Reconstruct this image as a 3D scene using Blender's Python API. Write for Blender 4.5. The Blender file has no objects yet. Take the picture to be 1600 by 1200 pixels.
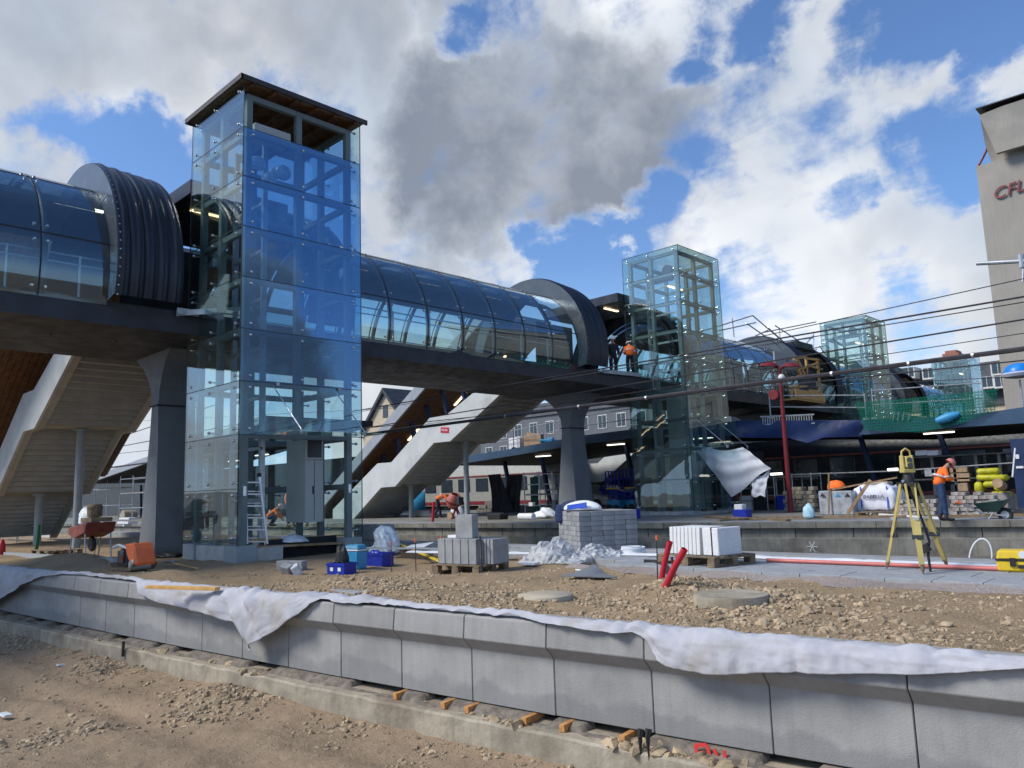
import bpy, bmesh, math, random
import numpy as np
from mathutils import Vector, Matrix, Euler
random.seed(7); rng = np.random.default_rng(7)
R = math.radians
SC = bpy.context.scene
COL = SC.collection
# ------------------------------------------------------------------ camera, sky, sun, exposure
F_PX, PITCH, ROLL, YAW = 1207.6, 0.1380, -0.0334, -0.7678
def cam_axes():
    cy, sy, cp, sp = math.cos(YAW), math.sin(YAW), math.cos(PITCH), math.sin(PITCH)
    w = Vector((sy*cp, cy*cp, sp)); r0 = Vector((cy, -sy, 0)); u0 = r0.cross(w)
    cr, sr = math.cos(ROLL), math.sin(ROLL)
    return cr*r0+sr*u0, -sr*r0+cr*u0, w
CR, CU, CW = cam_axes()
def ray(px, py): px, py = float(px), float(py); return CR*(px-800)-CU*(py-600)+CW*F_PX
def PY(px, py, y): d = ray(px, py); return d*(y/d.y)
def PX(px, py, x): d = ray(px, py); return d*(x/d.x)
def PZ(px, py, z): d = ray(px, py); return d*(z/d.z)
cd = bpy.data.cameras.new('camera'); cam = bpy.data.objects.new('camera', cd); COL.objects.link(cam)
cd.sensor_width = 36; cd.lens = 36*F_PX/1600; cd.clip_start = 0.05; cd.clip_end = 3000
cam.matrix_world = Matrix(((CR.x, CU.x, -CW.x, 0), (CR.y, CU.y, -CW.y, 0), (CR.z, CU.z, -CW.z, 0), (0, 0, 0, 1)))
SC.camera = cam

class G:
    """small helper round a node tree"""
    def __init__(s, nt): s.nt = nt; s.n = nt.nodes; s.l = nt.links
    def node(s, t, **kw):
        n = s.n.new(t)
        for k, v in kw.items(): setattr(n, k, v)
        return n
    def put(s, sock, v):
        if isinstance(v, bpy.types.NodeSocket): s.l.new(v, sock)
        elif v is not None: sock.default_value = v
    def m(s, op, a, b=None, c=None, clamp=False):
        n = s.node('ShaderNodeMath', operation=op, use_clamp=clamp)
        s.put(n.inputs[0], a); s.put(n.inputs[1], b); s.put(n.inputs[2], c); return n.outputs[0]
    def vm(s, op, a, b=None):
        n = s.node('ShaderNodeVectorMath', operation=op)
        s.put(n.inputs[0], a); s.put(n.inputs[1], b)
        return n.outputs['Value'] if op in ('DOT_PRODUCT', 'LENGTH') else n.outputs[0]
    def mr(s, v, a, b, c=0., d=1., smooth=True):
        n = s.node('ShaderNodeMapRange', interpolation_type='SMOOTHSTEP' if smooth else 'LINEAR')
        for i, q in enumerate((v, a, b, c, d)): s.put(n.inputs[i], q)
        return n.outputs[0]
    def mix(s, f, a, b):
        n = s.node('ShaderNodeMix', data_type='RGBA'); s.put(n.inputs[0], f); s.put(n.inputs[6], a); s.put(n.inputs[7], b)
        return n.outputs[2]
    def noise(s, v, sc, det=4, rough=.55, dist=0, col=False):
        n = s.node('ShaderNodeTexNoise'); s.put(n.inputs['Vector'], v); n.inputs['Scale'].default_value = sc
        n.inputs['Detail'].default_value = det; n.inputs['Roughness'].default_value = rough; n.inputs['Distortion'].default_value = dist
        return n.outputs['Color' if col else 'Fac']
    def sep(s, v): n = s.node('ShaderNodeSeparateXYZ'); s.put(n.inputs[0], v); return n.outputs
    def comb(s, x, y, z):
        n = s.node('ShaderNodeCombineXYZ')
        for i, q in enumerate((x, y, z)): s.put(n.inputs[i], q)
        return n.outputs[0]

SUN_EL, SUN_AZ = R(42), R(215)          # azimuth measured clockwise from +Y: behind the camera, to the left
wd = bpy.data.worlds.new('World'); SC.world = wd; wd.use_nodes = True
g = G(wd.node_tree); g.n.clear()
sky = g.node('ShaderNodeTexSky', sky_type='NISHITA', sun_disc=False, sun_elevation=SUN_EL, sun_rotation=SUN_AZ)
sky.air_density = 1.0; sky.dust_density = .6; sky.ozone_density = 2.2
tc = g.node('ShaderNodeTexCoord').outputs['Generated']
d0 = g.vm('NORMALIZE', tc)
dz = g.sep(d0)[2]
den = g.m('ADD', g.m('MAXIMUM', dz, 0.0), .18)
flat = g.comb(g.m('DIVIDE', g.sep(d0)[0], den), g.m('DIVIDE', g.sep(d0)[1], den), 0)
warpv = g.vm('SCALE', g.vm('SUBTRACT', g.noise(d0, 5.5, 6, .62, col=True), (.5, .5, .5)), None)
warpv.node.inputs['Scale'].default_value = .19
dw = g.vm('NORMALIZE', g.vm('ADD', d0, warpv))
def field(bl):
    tot = None
    for (px, py, rad, wt) in bl:
        c = (px if isinstance(px, Vector) else ray(px, py)).normalized()
        v = g.mr(g.vm('DOT_PRODUCT', dw, tuple(c)), math.cos(R(rad*1.25)), math.cos(R(rad*.3)), 0., wt)
        tot = v if tot is None else (g.m('MAXIMUM', tot, v) if wt > 0 else g.m('MINIMUM', tot, v))
    return tot
pos = [(700,180,7,1),(830,160,8,1),(960,170,8,1),(1050,175,5,.9),(780,270,7,1),(900,280,6,1),(640,220,5,.9),(640,320,5,.8),(720,330,5,.9),
 (690,400,4,.8),(610,385,4,.8),(780,410,2.5,.7),
 (60,20,7,.9),(250,20,9,1),(450,20,9,1),(620,10,7,1),(560,70,5,.8),(420,110,5,.7),(700,-20,7,.8),(880,0,4,.8),(1000,10,4,.8),(1130,10,3,.6),(850,50,3,.5),
 (60,110,5,.8),(170,120,4,.7),(290,160,2,.6),(25,250,4,.85),(250,215,1.5,.5),
 (1180,130,6,.75),(1280,130,7,.8),(1400,200,6,.65),(1240,230,6,.85),(1130,240,3,.7),(1350,370,8,1),(1460,400,7,.9),(1160,330,5,.8),(1060,375,4,.7),(1190,400,4,.6),
 (1200,470,5,.7),(1420,500,7,.8),(1500,330,4,.75),(1570,90,3,.6),(1500,20,3,.5),(1520,140,3,.5),(600,640,9,.9),(200,680,9,.9),
 (Vector((-18,-8.3,1.0)),0,9,.8),(Vector((-17,-9.5,4.6)),0,10,.7),(Vector((-18.8,-8.3,6.5)),0,9,.8),(Vector((16,8,1.2)),0,7,.5),(Vector((16.6,8.6,4.0)),0,6,1),(Vector((16.6,9.2,2.9)),0,5,.9),(Vector((1,-1,.8)),0,25,.8),(Vector((-.2,-1,1.4)),0,20,.8)]
neg = [(170,225,3.5,-1),(110,195,2.5,-.6),(900,410,3.5,-1),(960,460,3,-.8),(1060,110,2.0,-.5),(1190,25,3,-.7),(1320,310,2.5,-.7),(1470,240,4,-.8),(1380,40,3,-.6),(840,375,2,-.6),
 (1420,445,2,-.5),(750,40,2,-.5),(1010,330,2,-.4),(1540,60,2.5,-.6),(1130,300,2.,-.3),
 (Vector((16,12,10)),0,13,-1),(Vector((16,12,5)),0,6,-.8),(Vector((-17,-8,2.7)),0,4,-.6),(Vector((0,0,1)),0,25,-.5)]
fp, fn = field(pos), field(neg)
nA = g.noise(flat, 2.6, 8, .60, .3); nB = g.noise(d0, 8, 8, .60, .2); nC = g.noise(d0, 3.2, 3, .5); nE = g.noise(d0, 6.5, 4, .5, .3)
elong = g.vm('MULTIPLY', flat, (1.0, 2.2, 1)); nD = g.noise(elong, 4.2, 7, .62, 1.0)
dens = g.m('ADD', g.m('MULTIPLY', fp, .62), g.m('MULTIPLY', fn, .5))
dens = g.m('ADD', dens, g.m('MULTIPLY', g.m('SUBTRACT', nA, .5), .62))
dens = g.m('ADD', dens, g.m('MULTIPLY', g.m('SUBTRACT', nB, .5), 1.25))
dens = g.m('ADD', dens, g.m('MULTIPLY', g.m('SUBTRACT', nD, .5), .35))
alpha = g.mr(dens, .19, .56)
grey = field([(820,200,8.5,1),(900,250,8,1),(720,270,6,.9),(1010,190,5.5,.9),(760,330,4,.7),(690,180,4,.5),(250,-10,8,.40),(520,0,8,.45),(120,0,6,.32),(380,60,4,.45),(690,415,2.2,.5),(780,-30,6,.6),
   (Vector((16,8,3)),0,14,.9),(Vector((1,-1,.6)),0,22,.4)])
body = g.m('ADD', g.m('ADD', fp, g.m('MULTIPLY', fn, .6)), g.m('ADD', g.m('MULTIPLY', g.m('SUBTRACT', nE, .5), 1.0), g.m('MULTIPLY', g.m('SUBTRACT', nB, .5), .35)))
gfac = g.m('MULTIPLY', g.m('MULTIPLY', g.mr(grey, .05, .85), g.mr(body, .42, .98)), g.m('ADD', g.mr(nE, .30, .66, .78, .58), g.mr(nB, .35, .65, .0, .24)))
gfac = g.m('ADD', gfac, g.m('MULTIPLY', g.mr(nE, .38, .66, 0, .36), g.mr(body, .2, .8)), clamp=True)
white = g.mix(g.mr(nC, .35, .65), (.42, .475, .555, 1), (.74, .76, .79, 1))
ccol = g.mix(g.m('MULTIPLY', gfac, .93), white, (.165, .195, .25, 1))
low = g.mr(dz, .0, .30, 0., 1.)
skyc = g.node('ShaderNodeMix', data_type='RGBA', blend_type='MULTIPLY'); skyc.inputs[0].default_value = 1
g.l.new(sky.outputs[0], skyc.inputs[6]); skyc.inputs[7].default_value = (.088, .108, .134, 1)
base = g.mix(low, (.42, .58, .80, 1), skyc.outputs[2])
final = g.mix(alpha, base, ccol)
bg = g.node('ShaderNodeBackground'); g.l.new(final, bg.inputs[0]); bg.inputs[1].default_value = 1.0
out = g.node('ShaderNodeOutputWorld'); g.l.new(bg.outputs[0], out.inputs[0])
wd.cycles.sampling_method = 'MANUAL'; wd.cycles.sample_map_resolution = 512
sl = bpy.data.lights.new('sun', 'SUN'); sl.energy = 2.8; sl.angle = R(20); sl.color = (1, .95, .87)
so = bpy.data.objects.new('sun', sl); COL.objects.link(so)
sd = Vector((math.sin(SUN_AZ)*math.cos(SUN_EL), math.cos(SUN_AZ)*math.cos(SUN_EL), math.sin(SUN_EL)))
so.rotation_euler = sd.to_track_quat('Z', 'Y').to_euler()
SC.view_settings.view_transform = 'Standard'; SC.view_settings.look = 'None'
SC.view_settings.exposure = 0.42; SC.view_settings.gamma = 1
SC.cycles.transparent_max_bounces = 40; SC.cycles.max_bounces = 8; SC.cycles.glossy_bounces = 4

# ------------------------------------------------------------------ helpers
def tag(o, label=None, cat=None, group=None, kind=None):
    if label: o['label'] = label
    if cat: o['category'] = cat
    if group: o['group'] = group
    if kind: o['kind'] = kind
    return o
def thing(name, loc, label, cat, group=None, rz=0):
    o = bpy.data.objects.new(name, None); COL.objects.link(o); o.empty_display_size = .2
    o.location = loc; o.rotation_euler = (0, 0, rz); return tag(o, label, cat, group)
def tree_copy(o, parent=None, **kw):
    c = o.copy(); COL.objects.link(c)
    if parent is not None: c.parent = parent
    for ch in list(o.children): tree_copy(ch, c)
    return c
class MB:
    def __init__(s): s.v = []; s.f = []
    def add(s, vs, fs):
        k = len(s.v); s.v += [tuple(v) for v in vs]; s.f += [tuple(i+k for i in f) for f in fs]; return s
    def box(s, c, d, rot=None, taper=None):
        hx, hy, hz = d[0]/2, d[1]/2, d[2]/2; t = taper or (1, 1)
        vs = [Vector((x*hx*(t[0] if z > 0 else 1), y*hy*(t[1] if z > 0 else 1), z*hz)) for z in (-1, 1) for x, y in ((-1,-1),(1,-1),(1,1),(-1,1))]
        if rot is not None:
            M = rot if isinstance(rot, Matrix) else Euler(rot).to_matrix(); vs = [M@v for v in vs]
        c = Vector(c); return s.add([v+c for v in vs], [(0,3,2,1),(4,5,6,7),(0,1,5,4),(1,2,6,5),(2,3,7,6),(3,0,4,7)])
    def bb(s, x0, x1, y0, y1, z0, z1): return s.box(((x0+x1)/2, (y0+y1)/2, (z0+z1)/2), (abs(x1-x0), abs(y1-y0), abs(z1-z0)))
    def bar(s, p, q, w, h=None, up=(0, 0, 1)):
        p, q = Vector(p), Vector(q); d = q-p; L = d.length
        if L < 1e-6: return s
        d.normalize(); u = Vector(up)
        if abs(d.dot(u)) > .98: u = Vector((1, 0, 0))
        sx = d.cross(u).normalized(); uu = sx.cross(d)
        return s.box((p+q)/2, (w, L, h or w), Matrix((sx, d, uu)).transposed())
    def tube(s, pts, r, n=8, cap=True):
        pts = [Vector(p) for p in pts]; k = len(s.v); m = len(pts); prev = None
        for i, p in enumerate(pts):
            t = (pts[min(i+1, m-1)]-pts[max(i-1, 0)]).normalized()
            if prev is None: a = t.orthogonal().normalized()
            else: a = (prev-t*prev.dot(t)); a = a.normalized() if a.length > 1e-5 else t.orthogonal().normalized()
            prev = a; b = t.cross(a); rr = r[i] if isinstance(r, (list, tuple)) else r
            for j in range(n):
                q = 2*math.pi*j/n; s.v.append(tuple(p+(a*math.cos(q)+b*math.sin(q))*rr))
        for i in range(m-1):
            for j in range(n):
                j2 = (j+1) % n; s.f.append((k+i*n+j, k+i*n+j2, k+(i+1)*n+j2, k+(i+1)*n+j))
        if cap: s.f.append(tuple(k+j for j in reversed(range(n)))); s.f.append(tuple(k+(m-1)*n+j for j in range(n)))
        return s
    def prism(s, pts, axis, a, b):
        """pts 2-D outline; axis 'x': (y,z), 'y': (x,z), 'z': (x,y)"""
        def P(p, t): return {'x': (t, p[0], p[1]), 'y': (p[0], t, p[1]), 'z': (p[0], p[1], t)}[axis]
        n = len(pts); return s.add([P(p, a) for p in pts]+[P(p, b) for p in pts],
            [tuple(range(n)), tuple(range(2*n-1, n-1, -1))]+[(i, n+i, n+(i+1) % n, (i+1) % n) for i in range(n)])
    def lathe(s, prof, c=(0, 0, 0), n=16, M=None):
        k = len(s.v); c = Vector(c)
        for (r, z) in prof:
            for j in range(n):
                v = Vector((r*math.cos(2*math.pi*j/n), r*math.sin(2*math.pi*j/n), z))
                s.v.append(tuple((M@v if M else v)+c))
        for i in range(len(prof)-1):
            for j in range(n): j2 = (j+1) % n; s.f.append((k+i*n+j, k+i*n+j2, k+(i+1)*n+j2, k+(i+1)*n+j))
        return s
    def grid(s, P):
        k = len(s.v); a, b = len(P), len(P[0])
        for r_ in P: s.v += [tuple(p) for p in r_]
        for i in range(a-1):
            for j in range(b-1): s.f.append((k+i*b+j, k+i*b+j+1, k+(i+1)*b+j+1, k+(i+1)*b+j))
        return s
    def build(s, name, mat, parent=None, smooth=False, bevel=0, solid=0, **kw):
        me = bpy.data.meshes.new(name); off = Vector((0, 0, 0)); rz = 0
        if parent is not None:
            p = parent
            while p is not None: off = off+p.location; rz += p.rotation_euler.z; p = p.parent
        vs = s.v if kw.get('local') else [tuple(Matrix.Rotation(-rz, 3, 'Z')@(Vector(v)-off)) for v in s.v] if parent is not None else s.v
        me.from_pydata(vs, [], s.f)
        bm = bmesh.new(); bm.from_mesh(me); bmesh.ops.recalc_face_normals(bm, faces=bm.faces)
        if bevel: bmesh.ops.bevel(bm, geom=[e for e in bm.edges if len(e.link_faces) == 2 and e.calc_face_angle(0) > .5], offset=bevel, segments=1, affect='EDGES', clamp_overlap=True)
        if solid: bmesh.ops.solidify(bm, geom=bm.faces[:], thickness=solid)
        if smooth:
            for f in bm.faces: f.smooth = True
            for e in bm.edges:
                if len(e.link_faces) == 2 and e.calc_face_angle(0) > .9: e.smooth = False
        bm.to_mesh(me); bm.free()
        if mat: me.materials.append(mat)
        o = bpy.data.objects.new(name, me); COL.objects.link(o)
        if parent is not None: o.parent = parent
        return o
def one(mb, name, mat, label, cat, group=None, **kw):
    """a thing that is a single mesh: origin at the middle of its foot"""
    vs = np.array(mb.v); c = ((vs[:, 0].min()+vs[:, 0].max())/2, (vs[:, 1].min()+vs[:, 1].max())/2, vs[:, 2].min())
    mb.v = [tuple(q) for q in vs-np.array(c)]; o = mb.build(name, mat, **kw); o.location = c
    return tag(o, label, cat, group)
def text_mesh(txt, size, M, depth, mat, name, parent=None, shear=0, loc_parent=None):
    cu = bpy.data.curves.new('t', 'FONT'); cu.body = txt; cu.size = size; cu.extrude = depth; cu.shear = shear
    cu.align_x = 'CENTER'; cu.align_y = 'CENTER'
    t = bpy.data.objects.new('t', cu); COL.objects.link(t); dg = bpy.context.evaluated_depsgraph_get(); dg.update()
    me = bpy.data.meshes.new_from_object(t.evaluated_get(dg)); bpy.data.objects.remove(t)
    me.transform(M); off = parent.location if parent is not None else Vector((0, 0, 0)); me.transform(Matrix.Translation(-off))
    me.materials.clear(); me.materials.append(mat); o = bpy.data.objects.new(name, me); COL.objects.link(o)
    if parent is not None: o.parent = parent
    return o
FACE_Y = Matrix.Rotation(R(90), 4, 'X')      # text upright, read from -Y
def place(M, v): return Matrix.Translation(Vector(v))@M

# numpy noise
def vnoise(x, y, s, seed):
    r_ = np.random.default_rng(seed).random((256, 256)); x = x/s; y = y/s
    xi = np.floor(x).astype(int); yi = np.floor(y).astype(int); fx = x-xi; fy = y-yi
    fx = fx*fx*(3-2*fx); fy = fy*fy*(3-2*fy); q = lambda a, b: r_[a % 256, b % 256]
    return (q(xi, yi)*(1-fx)+q(xi+1, yi)*fx)*(1-fy)+(q(xi, yi+1)*(1-fx)+q(xi+1, yi+1)*fx)*fy-.5
def fbm(x, y, s, seed, o=4, k=.5):
    t = 0; a = 1
    for i in range(o): t = t+a*vnoise(x, y, s/2**i, seed+i); a *= k
    return t

# ------------------------------------------------------------------ materials
MATS = {}
def pm(name, col, rough=.7, metal=0, var=.15, vs=3., bump=.0, bs=30., spec=.4, streak=0, rand=0, dirt=None, dirt_s=1.2, coat=0, sheen=0, alpha=None, trans=0):
    m = bpy.data.materials.new(name); m.use_nodes = True; g = G(m.node_tree); b = g.n['Principled BSDF']
    o = g.node('ShaderNodeTexCoord').outputs['Object']; c = tuple(col)+(1,)
    lo = tuple(max(0, x*(1-var)) for x in col)+(1,); hi = tuple(min(1, x*(1+var)) for x in col)+(1,)
    cc = g.mix(g.mr(g.noise(o, vs, 5, .6), .3, .7), lo, hi)
    if streak:
        st = g.noise(g.vm('MULTIPLY', o, (14, 14, .7)), 1.0, 4, .6)
        cc = g.mix(g.mr(st, .42, .72, 0, streak), cc, tuple(x*.55 for x in col)+(1,))
    if dirt:
        cc = g.mix(g.mr(g.noise(o, dirt_s, 6, .65), .48, .68, 0, .75), cc, tuple(dirt)+(1,))
    if rand:
        ri = g.node('ShaderNodeObjectInfo').outputs['Random']
        hsv = g.node('ShaderNodeHueSaturation'); g.l.new(cc, hsv.inputs['Color']); g.l.new(g.m('ADD', g.m('MULTIPLY', ri, rand), 1-rand/2), hsv.inputs['Value']); cc = hsv.outputs[0]
    g.put(b.inputs['Base Color'], cc)
    g.put(b.inputs['Roughness'], g.mr(g.noise(o, vs*2.3, 4), .3, .7, max(.02, rough-.1), min(1, rough+.1)))
    b.inputs['Metallic'].default_value = metal; b.inputs['Specular IOR Level'].default_value = spec
    if coat: b.inputs['Coat Weight'].default_value = coat
    if trans: b.inputs['Transmission Weight'].default_value = trans
    if alpha is not None: b.inputs['Alpha'].default_value = alpha
    if bump:
        bn = g.node('ShaderNodeBump'); bn.inputs['Strength'].default_value = bump; bn.inputs['Distance'].default_value = .02
        g.l.new(g.noise(o, bs, 5, .6), bn.inputs['Height']); g.l.new(bn.outputs[0], b.inputs['Normal'])
    MATS[name] = m; return m
def glass(name, tint, ior, rough=.0, gloss=(1, 1, 1), dirt=.04):
    m = bpy.data.materials.new(name); m.use_nodes = True; g = G(m.node_tree); g.n.clear()
    o = g.node('ShaderNodeTexCoord').outputs['Object']
    t = g.node('ShaderNodeBsdfTransparent'); t.inputs[0].default_value = tuple(tint)+(1,)
    r_ = g.node('ShaderNodeBsdfGlossy'); r_.inputs['Roughness'].default_value = rough; r_.inputs['Color'].default_value = tuple(gloss)+(1,)
    bn = g.node('ShaderNodeBump'); bn.inputs['Strength'].default_value = .012; bn.inputs['Distance'].default_value = .2
    g.l.new(g.noise(o, .8, 2), bn.inputs['Height']); g.l.new(bn.outputs[0], r_.inputs['Normal'])
    ri = g.node('ShaderNodeObjectInfo').outputs['Random']; hs = g.node('ShaderNodeHueSaturation'); hs.inputs['Color'].default_value = tuple(gloss)+(1,); g.l.new(g.m('ADD', g.m('MULTIPLY', ri, .28), .84), hs.inputs['Value']); g.l.new(hs.outputs[0], r_.inputs['Color'])
    tl = g.vm('ADD', g.node('ShaderNodeNewGeometry').outputs['Normal'], g.comb(g.m('MULTIPLY', g.m('SUBTRACT', ri, .5), .02), 0, g.m('MULTIPLY', g.m('SUBTRACT', g.m('FRACT', g.m('MULTIPLY', ri, 7.3)), .5), .035))); g.l.new(tl, bn.inputs['Normal'])
    fr = g.node('ShaderNodeFresnel'); fr.inputs[0].default_value = ior
    # the fresnel node inverts the index on back faces; keep the same amount there
    gm = g.node('ShaderNodeNewGeometry').outputs['Backfacing']
    g.l.new(g.m('ADD', g.m('MULTIPLY', g.m('SUBTRACT', 1., gm), ior), g.m('MULTIPLY', gm, 1/ior)), fr.inputs[0])
    mx = g.node('ShaderNodeMixShader'); g.l.new(g.m('MINIMUM', fr.outputs[0], .9), mx.inputs[0]); g.l.new(t.outputs[0], mx.inputs[1]); g.l.new(r_.outputs[0], mx.inputs[2])
    df = g.node('ShaderNodeBsdfDiffuse'); df.inputs[0].default_value = (.55, .6, .6, 1)
    mx2 = g.node('ShaderNodeMixShader'); g.l.new(g.mr(g.noise(o, 1.7, 6, .7), .45, .85, dirt*.1, dirt*1.2), mx2.inputs[0])
    g.l.new(mx.outputs[0], mx2.inputs[1]); g.l.new(df.outputs[0], mx2.inputs[2])
    ou = g.node('ShaderNodeOutputMaterial'); g.l.new(mx2.outputs[0], ou.inputs[0]); MATS[name] = m; return m
def emit(name, col, s):
    m = bpy.data.materials.new(name); m.use_nodes = True; b = m.node_tree.nodes['Principled BSDF']
    b.inputs['Base Color'].default_value = tuple(col)+(1,); b.inputs['Emission Color'].default_value = tuple(col)+(1,); b.inputs['Emission Strength'].default_value = s
    MATS[name] = m; return m

M_conc = pm('concrete', (.23, .22, .19), .85, var=.22, vs=2, bump=.3, bs=25, dirt=(.10, .09, .075), streak=.5)
M_foot = pm('footing_concrete', (.34, .295, .225), .9, var=.25, vs=3, bump=.6, bs=14, dirt=(.17, .13, .09), streak=.35)
M_pav = pm('paving', (.27, .28, .29), .85, var=.12, vs=4, bump=.2, bs=40, dirt=(.2, .19, .17))
M_paver = pm('paver_stone', (.26, .275, .29), .85, var=.2, vs=6, bump=.3, bs=30, rand=.25)
M_steel = pm('painted_steel_charcoal', (.028, .031, .038), .42, metal=.0, var=.2, vs=1.5, spec=.5)
M_deck = pm('deck_steel', (.036, .036, .040), .55, var=.18, vs=1.2, spec=.4, streak=.2)
M_hood = pm('hood_cladding', (.009, .014, .026), .38, metal=.1, var=.15, vs=1, spec=.5)
M_pier = pm('pier_steel', (.17, .18, .195), .5, var=.08, vs=1, spec=.4, dirt=(.12, .13, .15), dirt_s=.8)
M_post = pm('post_steel', (.30, .33, .34), .5, var=.08, vs=2)
M_frame = pm('tower_frame', (.15, .185, .19), .5, var=.1, vs=2)
M_stair = pm('stair_paint', (.52, .535, .52), .55, var=.06, vs=1.2, dirt=(.38, .40, .40), dirt_s=.7)
M_stairu = pm('stair_soffit', (.36, .35, .32), .6, var=.1, vs=2)
M_wood = pm('soffit_wood', (.15, .068, .028), .6, var=.35, vs=6, bump=.2)
M_timber = pm('timber', (.55, .33, .12), .7, var=.2, vs=8, bump=.2)
M_timbero = pm('old_timber', (.22, .16, .10), .85, var=.3, vs=8, bump=.3, dirt=(.10, .08, .06))
M_plank = pm('plank', (.27, .17, .09), .8, var=.3, vs=6, bump=.3, dirt=(.40, .32, .22))
M_blue = pm('navy_steel', (.012, .028, .085), .45, var=.15, vs=1)
M_navy = pm('fascia_navy', (.035, .075, .135), .45, var=.15, vs=.6, spec=.5)
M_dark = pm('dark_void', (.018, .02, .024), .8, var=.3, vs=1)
M_white = pm('white_plastic', (.72, .74, .77), .5, var=.06, vs=4, bump=.2, bs=8)
M_chrome = pm('stainless', (.62, .63, .64), .25, metal=1, var=.05)
M_alu = pm('aluminium', (.60, .62, .65), .35, metal=.8, var=.08)
M_galv = pm('galvanised', (.42, .44, .47), .45, metal=.6, var=.15)
M_orange = pm('hi_vis', (.95, .17, .02), .7, var=.08, vs=6, bump=.3, bs=10)
M_reflect = pm('reflective_tape', (.55, .53, .50), .5)
M_jeans = pm('jeans', (.025, .05, .12), .85, var=.3, vs=8, bump=.3)
M_trouser = pm('work_trousers', (.02, .022, .035), .85, var=.3)
M_skin = pm('skin', (.42, .22, .15), .6, var=.08)
M_boot = pm('boots', (.03, .03, .035), .8)
M_helmet = pm('helmet', (.55, .20, .16), .4, var=.05)
M_hairm = pm('hair', (.03, .02, .015), .9)
M_rblock = pm('red_plastic', (.48, .02, .04), .45, var=.1)
M_bluep = pm('blue_plastic', (.012, .03, .33), .4, var=.1)
M_cyan = pm('light_blue_plastic', (.04, .28, .52), .4, var=.08)
M_yel = pm('yellow', (.72, .50, .03), .45, var=.1)
M_yleg = pm('tripod_yellow', (.50, .40, .13), .55, var=.12, vs=8, dirt=(.38, .31, .12))
M_black = pm('black_rubber', (.02, .02, .022), .6)
M_redst = pm('red_paint', (.17, .014, .02), .5, var=.12)
M_or = pm('orange_plastic', (.80, .16, .04), .5, var=.1, dirt=(.55, .16, .07))
M_pink = pm('pink_pipe', (.55, .16, .14), .5, var=.1)
M_card = pm('cardboard', (.36, .25, .16), .85, var=.2)
M_foil = pm('wrap_foil', (.62, .66, .70), .3, var=.2, vs=9, bump=.8, bs=6, spec=.6)
M_sheet = pm('plastic_sheet', (.50, .52, .54), .35, var=.25, vs=7, bump=1.0, bs=9, alpha=.75)
M_whites = pm('white_slab', (.66, .67, .68), .7, var=.08, vs=30)
M_slabside = pm('slab_side', (.33, .32, .30), .8, var=.15, vs=8)
M_cab = pm('cabinet_grey', (.40, .42, .41), .5, var=.04)
M_brown = pm('brick_face', (.30, .27, .25), .85, var=.35, vs=4, bump=.4, rand=.3)
M_bldg = pm('netted_wall', (.34, .315, .275), .9, streak=.25, var=.10, vs=.25, bump=.25, bs=1.2, dirt=(.20, .195, .18), dirt_s=.12)  # dark streaks paint the shading of vertical net folds into the colour
M_slate = pm('slate', (.05, .055, .065), .7, var=.25, vs=1.5)
M_beige = pm('beige_render', (.50, .42, .30), .85, var=.1)
M_win = pm('window_glass', (.03, .04, .05), .15, spec=.8)
M_lamp = emit('warm_tube', (1, .72, .42), 2.2)
M_lampw = emit('white_tube', (1, .93, .82), 1.8)
M_int = pm('deck_finish', (.10, .10, .10), .7)
M_liner = pm('ceiling_liner', (.06, .066, .075), .6, var=.2, vs=1)
G_clear = glass('clear_glass', (.84, .93, .92), 1.7, dirt=.03)
G_side = glass('side_glass', (.84, .93, .92), 1.9, dirt=.03)
G_skyrefl = glass('sky_reflect_glass', (.70, .84, .93), 3.0, gloss=(.31, .49, .74), dirt=.05)  # blue of the reflected sky put into gloss and tint
G_skyrefl2 = glass('pale_sky_reflect_glass', (.80, .91, .95), 2.0, gloss=(.60, .80, 1.0), dirt=.04)  # paler copy for the row where the painted sky reflection fades
G_tube = glass('tube_glass', (.86, .95, .94), 2.0, gloss=(.8, .9, 1), dirt=.02)
G_tubed = glass('tube_top_glass', (.30, .38, .46), 2.2)
G_canopy = glass('canopy_glass', (.80, .92, .90), 1.7)
# geotextile
M_cloth = pm('geotextile', (.43, .43, .46), .95, var=.07, vs=2.5, bump=.35, bs=9, spec=.1, dirt=(.33, .31, .29), dirt_s=1.8, sheen=1)

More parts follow.
